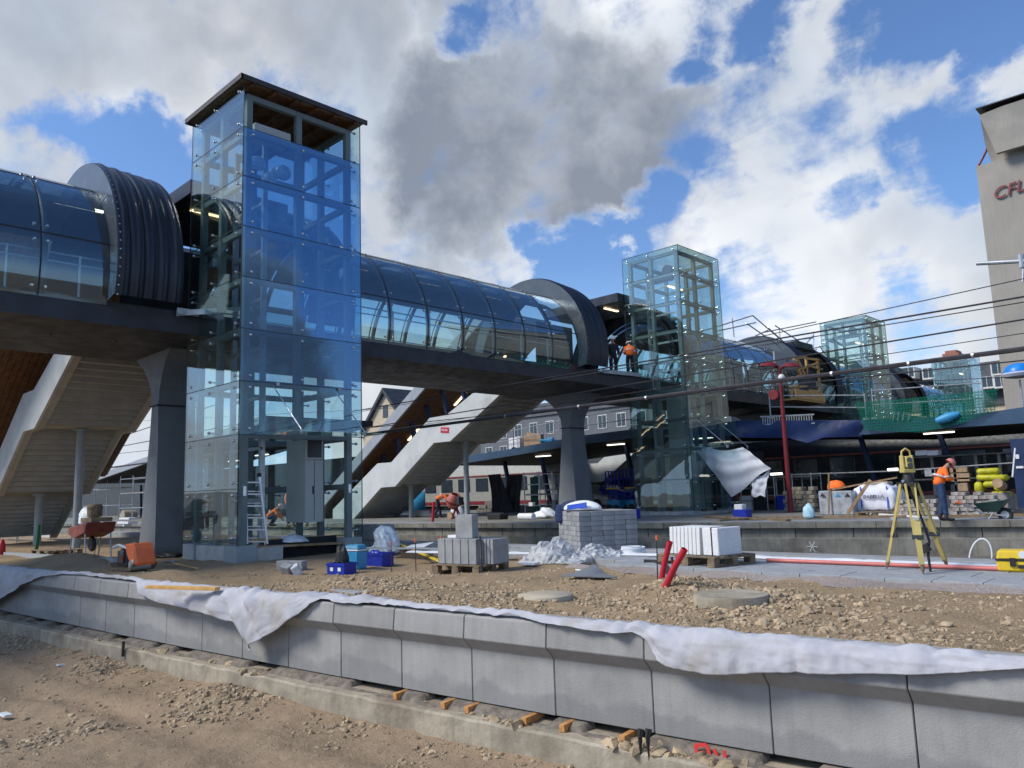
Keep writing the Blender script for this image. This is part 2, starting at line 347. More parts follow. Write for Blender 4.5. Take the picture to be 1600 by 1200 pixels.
def dirt(name, c1, c2, c3, stone, sc=28, amount=.5):
    m = bpy.data.materials.new(name); m.use_nodes = True; g = G(m.node_tree); b = g.n['Principled BSDF']
    o = g.node('ShaderNodeTexCoord').outputs['Object']
    a = g.noise(o, .55, 7, .62); f = g.noise(o, 9, 6, .7)
    c = g.mix(g.mr(a, .36, .62), tuple(c1)+(1,), tuple(c2)+(1,)); c = g.mix(g.mr(f, .45, .75, 0, .7), c, tuple(c3)+(1,))
    v = g.node('ShaderNodeTexVoronoi', feature='F1'); v.inputs['Scale'].default_value = sc; g.l.new(o, v.inputs['Vector'])
    v.inputs['Randomness'].default_value = 1
    vs = g.sep(v.outputs['Color'])[0]
    dens = g.mr(g.noise(o, .9, 4), .35, .65, .35, .85)
    st = g.m('MULTIPLY', g.mr(v.outputs['Distance'], .15, .42, 1, 0), g.m('LESS_THAN', vs, g.m('MULTIPLY', dens, amount)))
    v2 = g.node('ShaderNodeTexVoronoi', feature='F1'); v2.inputs['Scale'].default_value = sc*2.3; g.l.new(o, v2.inputs['Vector'])
    st2 = g.m('MULTIPLY', g.mr(v2.outputs['Distance'], .15, .45, 1, 0), g.m('LESS_THAN', g.sep(v2.outputs['Color'])[1], g.m('MULTIPLY', dens, amount)))
    sa = g.m('MAXIMUM', st, st2)
    hs = g.mix(g.sep(v.outputs['Color'])[2], tuple(x*.75 for x in stone)+(1,), tuple(min(1, x*1.3) for x in stone)+(1,))
    c = g.mix(g.m('MULTIPLY', sa, .8), c, hs); g.l.new(c, b.inputs['Base Color'])
    b.inputs['Roughness'].default_value = .95; b.inputs['Specular IOR Level'].default_value = .15
    h = g.m('ADD', g.m('MULTIPLY', sa, .9), g.m('MULTIPLY', g.noise(o, 16, 7, .75), 1.3))
    bn = g.node('ShaderNodeBump'); bn.inputs['Strength'].default_value = .9; bn.inputs['Distance'].default_value = .025
    g.l.new(h, bn.inputs['Height']); g.l.new(bn.outputs[0], b.inputs['Normal']); return m
M_dirt = dirt('platform_dirt', (.37, .265, .155), (.29, .21, .13), (.44, .335, .215), (.50, .41, .28))
M_track = dirt('track_dirt', (.36, .26, .17), (.28, .21, .14), (.40, .30, .20), (.45, .37, .26), 26, .22)
M_grav = dirt('pink_gravel', (.36, .30, .27), (.42, .36, .33), (.30, .25, .23), (.48, .43, .40), 60, .9)
M_far = dirt('far_ground', (.20, .18, .15), (.16, .14, .12), (.22, .2, .17), (.3, .28, .25), 9, .4)
M_rock = pm('limestone', (.37, .285, .185), .9, var=.35, vs=5, bump=.3, bs=60)

# ------------------------------------------------------------------ lines of the platforms
def sst(a, b, x): t = np.clip((x-a)/(b-a), 0, 1); return t*t*(3-2*t)
BL = []                                       # joints of the platform edge blocks, one metre apart
q = np.array([-17.88, 4.36]); BL.append(q.copy())
for i in range(24): h = .0685+.0038*i; q = q+[math.cos(h), math.sin(h)]; BL.append(q.copy())
q = np.array([-17.88, 4.36])
for i in range(1, 9): h = .0685-.0038*i; q = q-[math.cos(h), math.sin(h)]; BL.insert(0, q.copy())
BL = np.array(BL)
def ye(x): return np.interp(x, BL[:, 0], BL[:, 1])
def gz(x, y):
    x = np.asarray(x, float); y = np.asarray(y, float)
    z = -1.25-.13*sst(-8.5, -12.5, x)*sst(4.8, 6.6, y)
    z = z+.05*fbm(x, y, 1.7, 3)+.035*fbm(x, y, .35, 9, 3)
    z = z+.16*np.exp(-((x+13.6)/1.1)**2-((y-5.6)/.45)**2)+.13*np.exp(-((x+9.5)/1.3)**2-((y-6.3)/.4)**2)+.28*np.exp(-((x+18.5)/2.6)**2-((y-5.7)/.7)**2)
    for (cx, cy, r_, a) in ((-5.05, 8.0, .5, .16), (-3.9, 7.55, .9, .10), (-6.4, 6.5, .8, .05), (-2.2, 7.0, 1.6, .07)):
        z = z+a*np.exp(-((x-cx)**2+(y-cy)**2)/r_**2)
    e = np.clip((y-ye(x))/.35, 0, 1); return z*e+(1-e)*(-1.225)
def GP(px, py, lift=0):
    z = -1.25
    for _ in range(6): p = PZ(px, py, z); z = float(gz(p.x, p.y))
    p = PZ(px, py, z); return Vector((p.x, p.y, z+lift))
def gpt(x, y): return Vector((x, y, float(gz(x, y))))
def heightfield(name, mat, X, Y, Z, kind='structure'):
    a, b = X.shape; v = np.stack([X, Y, Z], -1).reshape(-1, 3)
    idx = np.arange(a*b).reshape(a, b); f = np.stack([idx[:-1, :-1], idx[1:, :-1], idx[1:, 1:], idx[:-1, 1:]], -1).reshape(-1, 4)
    me = bpy.data.meshes.new(name); me.from_pydata(v.tolist(), [], f.tolist()); me.polygons.foreach_set('use_smooth', [True]*len(f))
    me.materials.append(mat); o = bpy.data.objects.new(name, me); COL.objects.link(o); o['kind'] = kind; return o
xs = np.concatenate([np.linspace(-75, -26, 60), np.linspace(-25.9, -11, 260), np.linspace(-10.95, 6, 420)]); tt = np.concatenate([np.linspace(0, .5, 170), np.linspace(.505, 1, 90)])
X, T = np.meshgrid(xs, tt, indexing='ij'); Yg = ye(X)+.12+T*(12.6-ye(X)-.12)
Zg = gz(X, Yg); Zg = np.where((X > -9) & (Yg > 9.9), np.minimum(Zg, -1.27), Zg); heightfield('platform_ground', M_dirt, X, Yg, Zg)
xs = np.concatenate([np.linspace(-40, -13, 160), np.linspace(-12.9, 5, 420)]); tt = np.linspace(0, 1, 240)
X, T = np.meshgrid(xs, tt, indexing='ij'); Yg = -3+T*(ye(X)-.1+3)
def gt(x, y):
    d = ye(x)-y
    z = -2.42+.10*np.exp(-(np.asarray(d)/.45)**2)+.05*fbm(x, y, 1.3, 21)+.03*fbm(x, y, .3, 27, 4, .6)
    z = z+.13*np.exp(-((x+9.3)/.9)**2-((d-.55)/.35)**2)+.09*np.exp(-((x+12.8)/.8)**2-((d-.6)/.3)**2)
    return z+.04*np.sin(d*7+fbm(x, y, 2, 40)*3)*np.exp(-((d-1.6)/.6)**2)
heightfield('track_bed', M_track, X, Yg, gt(X, Yg))
big = MB(); big.grid([[(-1500, -600, -2.75), (-1500, 2400, -2.75)], [(1500, -600, -2.75), (1500, 2400, -2.75)]])
tag(big.build('ground', M_far), kind='structure')
# second track bed between the platforms
p2e = [(-90, 17.2), (-60, 17.4), (-27.6, 20.4), (-13, 22.0), (-5, 24.1), (6, 27.0), (14, 29.5)]
b2 = MB(); b2.grid([[(x, 12.0, -2.12), (x, 30, -2.12)] for x in (-90, -40, -10, 16)])
tag(b2.build('track_bed', M_far), kind='structure')
# rocks
ph = (1+5**.5)/2
ICO = np.array([(-1,ph,0),(1,ph,0),(-1,-ph,0),(1,-ph,0),(0,-1,ph),(0,1,ph),(0,-1,-ph),(0,1,-ph),(ph,0,-1),(ph,0,1),(-ph,0,-1),(-ph,0,1)])/1.9
ICF = np.array([(0,11,5),(0,5,1),(0,1,7),(0,7,10),(0,10,11),(1,5,9),(5,11,4),(11,10,2),(10,7,6),(7,1,8),(3,9,4),(3,4,2),(3,2,6),(3,6,8),(3,8,9),(4,9,5),(2,4,11),(6,2,10),(8,6,7),(9,8,1)])
def rocks(name, P, S, mat, label=None):
    n = len(P); r_ = np.random.default_rng(len(P))
    V = ICO[None]*(1+.75*(r_.random((n, 12, 1))-.5))*(.55+.9*r_.random((n, 1, 3)))*S[:, None, None]
    a = r_.random(n)*6.28; c, s = np.cos(a), np.sin(a); V[..., 2] *= .75
    x = V[..., 0]*c[:, None]-V[..., 1]*s[:, None]; y = V[..., 0]*s[:, None]+V[..., 1]*c[:, None]
    V = np.stack([x, y, V[..., 2]], -1)+P[:, None]; F = (ICF[None]+12*np.arange(n)[:, None, None]).reshape(-1, 3)
    me = bpy.data.meshes.new(name); me.from_pydata(V.reshape(-1, 3).tolist(), [], F.tolist()); me.materials.append(mat)
    o = bpy.data.objects.new(name, me); COL.objects.link(o); o['kind'] = 'stuff'; return o
def scatter(n, x0, x1, yf, zf, smin, smax, seed, thr=-.1, sc=.9, pw=2.5):
    r_ = np.random.default_rng(seed); x = x0+(x1-x0)*r_.random(n); y = yf(x, r_.random(n)); k = fbm(x, y, sc, seed+50, 3) > thr+.18*r_.random(n)
    x, y = x[k], y[k]; S = smin+(smax-smin)*r_.random(len(x))**pw
    return np.stack([x, y, zf(x, y)+S*.1], -1), S
A1 = scatter(20000, -15, 4, lambda x, t: ye(x)+.25+(t**1.3)*(9.6-ye(x)-.25), gz, .006, .027, 61, -.06, .7, 3)
A2 = scatter(5000, -12, 3, lambda x, t: ye(x)+.3+t*1.6, gz, .008, .035, 62, -.05, .5)
def clus(n, cx, cy, r_, smin, smax, zf, seed):
    q_ = np.random.default_rng(seed); a = q_.normal(size=(n, 2))*r_*.6+np.array([cx, cy]); S = smin+(smax-smin)*q_.random(n)**2
    return np.stack([a[:, 0], a[:, 1], zf(a[:, 0], a[:, 1])+S*.2], -1), S
cl = [clus(260, -5.05, 8.0, .55, .012, .042, gz, 1), clus(420, -4.0, 7.45, .8, .012, .042, gz, 2), clus(300, -6.6, 6.35, .7, .012, .036, gz, 3), clus(300, -8.6, 6.0, .9, .012, .042, gz, 5), clus(300, -3.2, 6.9, .8, .012, .042, gz, 6)]
UPX = [PZ(a, b, -1.165) for a, b in ((-30,891),(60,895),(142,901),(213,907),(300,917),(440,927),(520,928),(575,931),(645,945),(770,957),(900,971),(990,978),(1050,980),(1120,990),(1200,1005),(1300,1019),(1325,1022),(1370,1012),(1450,1022),(1600,1033),(1700,1046))]
def off_cloth(A):
    yb = np.interp(A[0][:, 0], [p.x for p in UPX], [p.y for p in UPX]); k = A[0][:, 1] > np.minimum(yb, ye(A[0][:, 0])+.8)+.02; return A[0][k], A[1][k]
A1, A2 = off_cloth(A1), off_cloth(A2); cl = [off_cloth(c) for c in cl]
rocks('gravel', np.concatenate([A1[0], A2[0]]+[c[0] for c in cl]), np.concatenate([A1[1], A2[1]]+[c[1] for c in cl]), M_rock)
B1 = scatter(3200, -19, 2, lambda x, t: ye(x)-.33-(t**1.8)*2.2, gt, .006, .032, 71, .04, .8, 3)
B2 = scatter(2600, -18, 0, lambda x, t: ye(x)-.30-(t**2)*.7, gt, .008, .04, 72, -.12, .6)
B3 = scatter(1600, -14, 1, lambda x, t: ye(x)-.02-t*.22, lambda x, y: -2.13+0*x, .015, .07, 73, -.0, .5)
cl = [clus(420, -9.3, 4.35, .55, .008, .038, gt, 11), clus(260, -9.6, 2.7, .5, .008, .034, gt, 12), clus(200, -12.6, 4.1, .6, .008, .034, gt, 13), clus(300, -16, 3.7, .8, .008, .035, gt, 14)]
rocks('gravel', np.concatenate([B1[0], B2[0], B3[0]]+[c[0] for c in cl]), np.concatenate([B1[1], B2[1], B3[1]]+[c[1] for c in cl]), M_rock)

# ------------------------------------------------------------------ platform edge blocks, footing, cloth
def block_mat():
    m = pm('edge_block', (.30, .295, .285), .82, var=.10, vs=2.5, bump=.25, bs=70, rand=.16, streak=.22)
    g = G(m.node_tree); b = g.n['Principled BSDF']; src = b.inputs['Base Color'].links[0].from_socket
    o = g.node('ShaderNodeTexCoord').outputs['Object']; z = g.sep(o)[2]
    gm = g.node('ShaderNodeNewGeometry').outputs['Position']
    wet = g.mr(g.m('ADD', z, g.m('MULTIPLY', g.m('SUBTRACT', g.noise(gm, 1.6, 5, .6), .5), -.55)), .12, .20, .42, 0)
    lt = g.mr(g.noise(gm, 1.1, 5, .6), .45, .7, 0, .5)
    c = g.mix(lt, src, (.41, .405, .395, 1)); c = g.mix(wet, c, (.155, .158, .165, 1)); g.l.new(c, b.inputs['Base Color']); return m
M_block = block_mat()
prof = [(.12, 0), (.12, .50), (.0, .62), (.02, .83), (.045, .845), (.40, .845), (.40, .72), (.34, .60), (.34, 0)]
def make_block(L):
    mb = MB(); mb.prism(prof, 'x', .004, L-.005); return mb
proto = None
for i in range(len(BL)-1):
    a, b = BL[i], BL[i+1]; hd = math.atan2(b[1]-a[1], b[0]-a[0])
    if proto is None: o = proto = make_block(1.0).build('platform_edge_block', M_block, bevel=.006)
    else: o = proto.copy(); COL.objects.link(o)
    o.location = (a[0]+.12*math.sin(hd), a[1]-.12*math.cos(hd), -2.045+random.uniform(-.003, .003)); o.rotation_euler = (0, 0, hd+random.uniform(-.003, .003))
    o['category'] = 'concrete block'; o['group'] = 'concrete edge blocks along the near platform'
    k = i-8
    o['label'] = ('grey concrete edge block, beyond the left end of the cloth' if k < 1 else
      {1: 'grey concrete edge block just right of the leftmost cloth fold', 2: 'grey concrete edge block, second right of the leftmost cloth fold', 3: 'grey concrete edge block, third right of the leftmost cloth fold',
       4: 'grey concrete edge block, fourth right of the leftmost cloth fold', 5: 'grey concrete edge block below the left end of the yellow timber', 6: 'grey concrete edge block below the middle of the yellow timber',
       7: 'grey concrete edge block with cloth hanging over it, right of the yellow timber', 8: 'grey concrete edge block behind the pointed hanging cloth tip', 9: 'grey concrete edge block just right of the pointed cloth tip',
       10: 'uncovered grey concrete edge block under the rolled up cloth', 11: 'uncovered grey concrete edge block, left of three above timber wedges', 12: 'uncovered grey concrete edge block with two timber wedges beneath its left side',
       13: 'uncovered grey edge block with long wet band, timber wedges below', 14: 'grey edge block left of the twisted cloth knot, single wedge and tar drips below', 15: 'grey edge block under the twisted cloth knot, red paint mark below its corner',
       16: 'large grey edge block under the widest cloth fold', 17: 'large grey edge block at the lower right corner of the picture'}.get(k, 'grey concrete edge block past the right edge of view'))
fb = MB(); N = 110; P = []
N = 420; fx = np.linspace(-24, 6, N)
for j, x in enumerate(fx):
    y = ye(x); n1 = vnoise(np.array([x]), np.array([0.]), .5, 5)[0]*.035; n2 = vnoise(np.array([x]), np.array([3.]), .22, 6)[0]*.045
    P.append([(x, y-.27+n1*.5, -2.7), (x, y-.262+n1*.5, -2.15+n2*.6), (x, y-.245+n1*.6, -2.128+n2*.5), (x, y+.05, -2.12), (x, y+.4, -2.12)])
fb.grid(P); tag(fb.build('footing', M_foot, smooth=False), kind='structure')
# rubble and bedding between footing and blocks
P = []
for x in np.linspace(-22, 5, 900):
    y = ye(x); a = vnoise(np.array([x]), np.array([9.]), .28, 8)[0]; b = vnoise(np.array([x]), np.array([5.]), .11, 12)[0]
    h = -2.055 if a > -.12 else -2.12
    P.append([(x, y-.16+.07*a+.03*b, -2.15), (x, y-.12+.05*b, -2.10+.03*a), (x, y-.03, h-.004), (x, y+.10, h)])
rb = MB(); rb.grid(P); tag(rb.build('bedding_mortar', pm('bedding', (.17, .145, .12), .95, var=.35, vs=9, bump=.8, bs=25), smooth=True), kind='structure')
# timber wedges
wpos = [(641, 1080, 1), (711, 1095, 1), (744, 1103, 0), (835, 1119, 1), (893, 1130, 0), (986, 1147, 0)]
wl = ['leftmost orange timber wedge under the edge blocks', 'orange timber wedge left of a block joint under the wall', 'orange timber wedge just right of a block joint under the wall',
      'orange timber wedge under the middle of a block, fourth from left', 'orange timber wedge, fifth from the left under the wall', 'rightmost orange timber wedge, left of the tar drips']
for (px, py, _), lb in zip(wpos, wl):
    p = PZ(px, py, -2.08); x = p.x; y = float(ye(x))
    mb = MB(); mb.box((x, y-.02, -2.085), (.055, .30, .062), (0, 0, .12)); mb.box((x+.012, y-.06, -2.128), (.05, .2, .03), (0.06, 0, .2))
    one(mb, 'timber_wedge', M_timber_w if 'M_timber_w' in globals() else pm('wedge_timber', (.50, .24, .08), .75, var=.25, vs=14), lb, 'wedge', 'timber wedges under the edge blocks', bevel=.003)
# red paint mark and tar drips
mp = MB()
M_spray = pm('red_spray', (.62, .05, .04), .8)
base = PY(1085, 1165, float(ye(-2.6))-.235)
for (a, b) in (((0, .0), (.10, .02)), ((.10, .02), (.12, -.05)), ((0, 0), (.02, -.06)), ((.16, 0), (.19, -.07)), ((.19, -.07), (.24, -.06)), ((.24, .0), (.25, -.08)), ((.02, -.06), (.08, -.04))):
    mp.bar(base+Vector((a[0], .006+a[0]*.12, a[1])), base+Vector((b[0], .006+b[0]*.12, b[1])), .03, .006, up=(0, 1, 0))
tag(one(mp, 'paint_mark', M_spray, 'red spray paint marking on the footing below the wall', 'paint mark'))
mt = MB()
for px in (1000, 1012):
    p0 = PY(px, 1152, float(ye(-3.9))-.25); mt.tube([p0+Vector((0, .02, .06)), p0, p0-Vector((0, 0, .10)), p0-Vector((0, -.005, .2))], [.03, .02, .010, .003], 6)
one(mt, 'tar_drip', M_black, 'black tar drips running down the footing', 'tar')

# cloth
low = [(-30,960),(0,943),(12,935),(30,925),(50,911),(70,902),(90,900),(120,898),(150,903),(170,904),(195,908),(213,910),(225,928),(240,936),(262,942),(290,948),(315,955),(345,963),(372,973),(388,981),(394,1010),(399,1022),(406,1008),(425,996),(445,984),(470,966),(490,945),(500,940),(530,945),(560,947),(585,948),(612,950),(640,952),(700,957),(730,960),(770,966),(800,968),(850,976),(900,982),(930,988),(960,991),(990,991),(1003,997),(1015,1006),(1025,1022),(1035,1033),(1050,1043),(1090,1050),(1130,1054),(1190,1052),(1250,1052),(1300,1054),(1400,1055),(1500,1054),(1560,1050),(1600,1048),(1700,1046)]
upp = [(-30,891),(0,893),(60,895),(100,897),(125,899),(142,901),(150,900),(172,901),(190,904),(213,907),(225,909),(300,917),(350,922),(440,927),(470,927),(485,925),(520,928),(560,935),(575,931),(610,935),(620,941),(645,945),(700,953),(770,957),(850,966),(900,971),(960,976),(990,978),(1020,977),(1050,980),(1120,990),(1200,1005),(1300,1019),(1325,1022),(1345,1018),(1370,1012),(1390,1014),(1450,1022),(1550,1028),(1600,1033),(1700,1046)]
def edge_s(px): return 0
cols = []
for px in np.concatenate([np.arange(-30, 380, 5), np.arange(380, 420, 2), np.arange(420, 1700, 5)]):
    ly = np.interp(px, *zip(*low)); uy = np.interp(px, *zip(*upp))
    # where does the column meet the block front plane (x, z)?
    d = ray(px, ly); x = -5.
    for _ in range(12):
        yp = float(ye(x))-.115; x = (d*(yp/d.y)).x
    z = (d*((float(ye(x))-.115)/d.y)).z
    dt = ray(px, uy); pu = dt*(-1.165/dt.z)
    cols.append((x, z, pu.x, pu.y, px))
P = []; m = 34
for (x, z, ux, uy_, px) in cols:
    hang = max(0., -1.20-z); w = 1.; back = max(.06, min(.9, uy_-(float(ye(ux))-.12))); fy = float(ye(x))-.12
    row = []
    if hang < .012:
        d = ray(px, np.interp(px, *zip(*low))); pf = d*(-1.195/d.z); fy0 = max(pf.y, fy+.015)
    else: fy0 = fy
    back = max(.10, min(.9, np.interp(x, [c_[2] for c_ in cols], [c_[3] for c_ in cols])-(float(ye(x))-.12))); Lt = max(.12, (float(ye(x))-.12+back)-fy0); tot = Lt+hang
    for j in range(m):
        s_ = j/(m-1)*tot
        lx = x+max(-.04, min(.04, ux-x))*(1-min(1, s_/Lt)) if s_ < Lt else x
        if s_ < Lt:
            t = s_/Lt; row.append([lx, fy0+Lt*(1-t), -1.188+.035*math.sin(math.pi*min(1, t*1.05))*(1 if hang < .02 else .55)+.006])
        else:
            h = s_-Lt; lean = .035*min(1, h/.05)+(.06 if z < -1.40 else .03)*math.sin(min(1, h/.25)*1.5)
            inset = max(0, h-.22)*.0
            row.append([lx, fy0-lean+inset, -1.188-h+.008])
    P.append(row)
P = np.array(P); U = P[..., 0]; V = np.cumsum(np.r_[np.zeros((1, m)), np.linalg.norm(np.diff(P, axis=0), axis=2)])[:0]
jj = np.linspace(0, 1, m)[None]
fold = .030*fbm(U*1.0, P[..., 2]*1.3+P[..., 1], .33, 81, 4)+.022*np.sin(U*9+6*fbm(U, P[..., 2], .8, 90, 2)+P[..., 2]*6)
fold += .016*fbm(U*2.4, P[..., 2]*.8+P[..., 1]*.8, .16, 95, 3)
fold += .007*fbm(U*3, P[..., 2]*3+P[..., 1]*3, .12, 99, 2)
fold += .034*(.25-np.abs(fbm(U*1.3+P[..., 2]*.9, P[..., 2]*1.6+P[..., 1], .24, 120, 3, .45)))
# long diagonal folds around the hanging tip and the knot
for (cx, wv, am) in ((float(cols[84][0]), .5, .05), (-3.9, .35, .045)):
    fold += am*np.sin((U-cx)*14+P[..., 2]*16)*np.exp(-((U-cx)/wv)**2)
hangm = (P[..., 2] < -1.2)
P[..., 1] -= np.where(hangm, fold*.9+.012, 0); P[..., 2] += np.where(~hangm, np.abs(fold)*.8, 0)
cl_ = MB(); cl_.grid([[tuple(q) for q in r_] for r_ in P]); 
cloth = cl_.build('geotextile_sheet', M_cloth, smooth=False, solid=.003)
for p in cloth.data.polygons: p.use_smooth = True
tag(cloth, 'long pale geotextile cloth draped and folded over the near platform edge', 'cloth')

# ------------------------------------------------------------------ footbridge
BX, TZ, TR, HZ, HR = -21.6, 5.4, 2.75, 5.6, 3.2
bridge = thing('footbridge', (BX, 8, -1.2), 'long footbridge with a round glass tube over a dark deck, crossing all the tracks', 'footbridge')
def arc(r, zc, a0, a1, n): return [(BX+r*math.cos(a), zc+r*math.sin(a)) for a in np.radians(np.linspace(a0, a1, n))]
def shell(mb, r, zc, a0, a1, y0, y1, n, th=.02):
    mb.prism(arc(r, zc, a0, a1, n)+arc(r-th, zc, a1, a0, n), 'y', y0, y1)
mb = MB(); hull = [(2.62, 4.60), (2.66, 4.16), (1.4, 4.06), (-1.4, 4.06), (-2.66, 4.30), (-2.62, 4.60)]
for y0, y1 in ((-14, 9.0), (9.01, 26.2), (26.21, 43.5), (43.51, 61), (61.01, 80)): mb.prism([(BX+a, z) for a, z in hull], 'y', y0, y1)
mb.build('deck_beam', M_deck, bridge)
mb = MB(); mb.bb(BX-2.5, BX+2.5, -14, 80, 4.602, 4.68); mb.build('deck_floor', M_int, bridge)
mb = MB(); mb.bb(-19.14, -19.05, -14, 80, 4.602, 4.74); mb.build('kick_plate', M_steel, bridge); mb = MB(); mb.bb(-24.15, -24.06, -14, 80, 4.602, 4.74); mb.build('kick_plate', M_steel, bridge)
mb = MB()
for y in np.arange(-13.5, 79, 1.45):
    for z in (4.3,): mb.lathe([(0, 0), (.03, 0), (.03, .03), (0, .03)], (BX+1.3, y, 4.03), 6)
mb.build('deck_lugs', M_steel, bridge)
def rib(y, parent):
    mb = MB(); pts = arc(TR-.13, TZ, -14, 194, 30); mb.tube([(a, y, z) for a, z in pts], .075, 6); return mb.build('rib', M_steel, parent, smooth=True)
def tube_section(y0, y1, pitch=1.47):
    n = max(1, round((y1-y0)/pitch)); ys = np.linspace(y0, y1, n+1)
    lo, lo2, up = MB(), MB(), MB(); sl_ = MB(); bo = MB()
    for i in range(n):
        a, b = ys[i]+.012, ys[i+1]-.012
        shell(lo, TR, TZ, -16.5, 14, a, b, 9); shell(lo2, TR, TZ, 166, 196.5, a, b, 9)
        shell(lo, TR, TZ, 14.4, 58, a, b, 12); shell(lo2, TR, TZ, 122, 165.6, a, b, 12); shell(up, TR, TZ, 58.4, 121.6, a, b, 14)
    lo.build('lower_glazing', G_tube, bridge, smooth=True); lo2.build('lower_glazing', G_tube, bridge, smooth=True); up.build('upper_glazing', G_tubed, bridge, smooth=True)
    for y in ys: sl_.prism(arc(TR+.006, TZ, -16, 196, 40)+arc(TR-.03, TZ, 196, -16, 40), 'y', y-.016, y+.016)
    for a in (14.2, 58.2, 121.8, 165.8):
        c, s = math.cos(R(a)), math.sin(R(a)); sl_.bar((BX+c*(TR-.01), y0, TZ+s*(TR-.01)), (BX+c*(TR-.01), y1, TZ+s*(TR-.01)), .03, .03)
    sl_.build('glazing_seal', M_black, bridge)
    for y in ys[1:-1]:
        for a in (10, 18, 54, 62, -12):
            for dy in (-.13, .13):
                c, s = math.cos(R(a)), math.sin(R(a)); mm = Vector((c, 0, s)).to_track_quat('Z', 'Y').to_matrix()
                bo.lathe([(0, .03), (.03, .025), (.035, 0), (.035, -.05), (0, -.05)], (BX+c*TR, y+dy, TZ+s*TR), 8, mm)
    tag(bo.build('glass_fixings', M_chrome, bridge), kind='stuff')
    for y in ys[:-1]+.1: rib(y, bridge)
    li = MB(); li.prism(arc(TR-.35, TZ, 50, 130, 24)+arc(TR-.39, TZ, 130, 50, 24), 'y', y0, y1); li.build('ceiling_liner', M_liner, bridge, smooth=True)
    for y in np.arange(y0+.7, y1-.8, 3.1):
        lm = MB(); lm.bb(BX+1.2, BX+1.32, y, y+1.1, 7.32, 7.36); lm.build('ceiling_light', M_lampw, bridge)
    for sx in (-1, 1):
        hr = MB()
        for z in (5.75, 5.55): hr.tube([(BX+sx*2.3, y0, z), (BX+sx*2.3, y1, z)], .025, 6)
        for y in np.arange(y0+.5, y1, 1.47): hr.bar((BX+sx*2.3, y, 4.7), (BX+sx*2.3, y, 5.78), .035, .05)
        hr.build('handrail', M_galv, bridge)
for y0, y1 in ((-14, 6.13), (12.7, 23.35), (31.2, 43.4), (49, 60.4), (66, 79)): tube_section(y0, y1)
def hood(y0, y1, face):
    prof_r = []; L = y1-y0; n = 56
    hs = []
    for i in range(n+1):
        t = i/n; y = y0+L*t; r = HR+.055*abs(math.sin(t*math.pi*5))+.012*math.sin(t*math.pi*2*14); r -= .10*t
        hs.append((y, r))
    mb = MB(); P = []
    A = np.radians(np.linspace(-14.5, 194.5, 56))
    for y, r in hs: P.append([(BX+r*math.cos(a), y, HZ+r*math.sin(a)) for a in A])
    mb.grid(P); mb.grid([[(BX+(r-.12)*math.cos(a), y, HZ+(r-.12)*math.sin(a)) for a in A] for y, r in (hs[0], hs[-1])][::-1])
    h = mb.build('corrugated_hood', M_hood, bridge, smooth=True)
    yf = y0 if face < 0 else y1; rr = hs[0][1] if face < 0 else hs[-1][1]
    rm = MB(); ring = [(BX+(rr+.005)*math.cos(a), HZ+(rr+.005)*math.sin(a)) for a in A]+[(BX+TR*.992*math.cos(a), TZ+TR*.992*math.sin(a)) for a in A[::-1]]
    k = len(A); rm.v += [(p[0], yf-.012, p[1]) for p in ring]+[(p[0], yf+.012, p[1]) for p in ring]; m2 = 2*k
    for i in range(k-1):
        j = m2-1-i; rm.f += [(i, i+1, j-1, j), (m2+i, m2+j, m2+j-1, m2+i+1), (i, m2+i, m2+i+1, i+1)]
    rm.build('rim_plate', M_rim, h)
    bl = MB()
    for a in A[::1]:
        bl.lathe([(0, .015), (.018, .01), (.02, 0)], (BX+(rr+.02)*math.cos(a), yf+.05*(1 if face < 0 else -1), HZ+(rr+.02)*math.sin(a)), 6, Vector((math.cos(a), 0, math.sin(a))).to_track_quat('Z', 'Y').to_matrix())
    tag(bl.build('rim_bolts', M_chrome, h), kind='stuff')
    return h
M_rim = pm('rim_panel', (.10, .11, .115), .22, metal=.4, var=.06, vs=1)
hood(6.13, 7.7, -1); hood(11.2, 12.7, 1); hood(23.35, 24.85, -1); hood(30, 31.2, 1); hood(43.4, 44.9, -1); hood(47.8, 49, 1); hood(60.4, 62, -1); hood(64.8, 66, 1)
def node_roof(y0, y1):
    mb = MB(); mb.bb(BX-2.4, -19.62, y0, y1, 8.12, 8.52); mb.build('node_roof', M_hood, bridge, bevel=.01)
    lm = MB(); lm.bb(BX+.8, BX+.92, y0+.5, y0+1.5, 8.08, 8.11); lm.build('ceiling_light', M_lamp, bridge)
    fl = MB(); fl.bb(BX+2.6, -19.62, y0, y1, 4.45, 4.6) if -19.62 > BX+2.6 else fl.bb(-19.0, -18.9, y0, y1, 4.45, 4.6)
    mb = MB(); mb.bb(BX-3.0, BX-2.9, y0, y1, 4.6, 8.1); mb.build('node_wall', M_dark, bridge)
node_roof(8.28, 11.15); node_roof(27.2, 29.9); node_roof(45.4, 47.7); node_roof(62.4, 64.7)
def edge_rail(y0, y1):
    mb = MB()
    mb.bb(-18.9, -18.85, y0, y1, 4.62, 4.78)
    mb.build('edge_channel', M_galv, bridge)
edge_rail(7.72, 8.25)
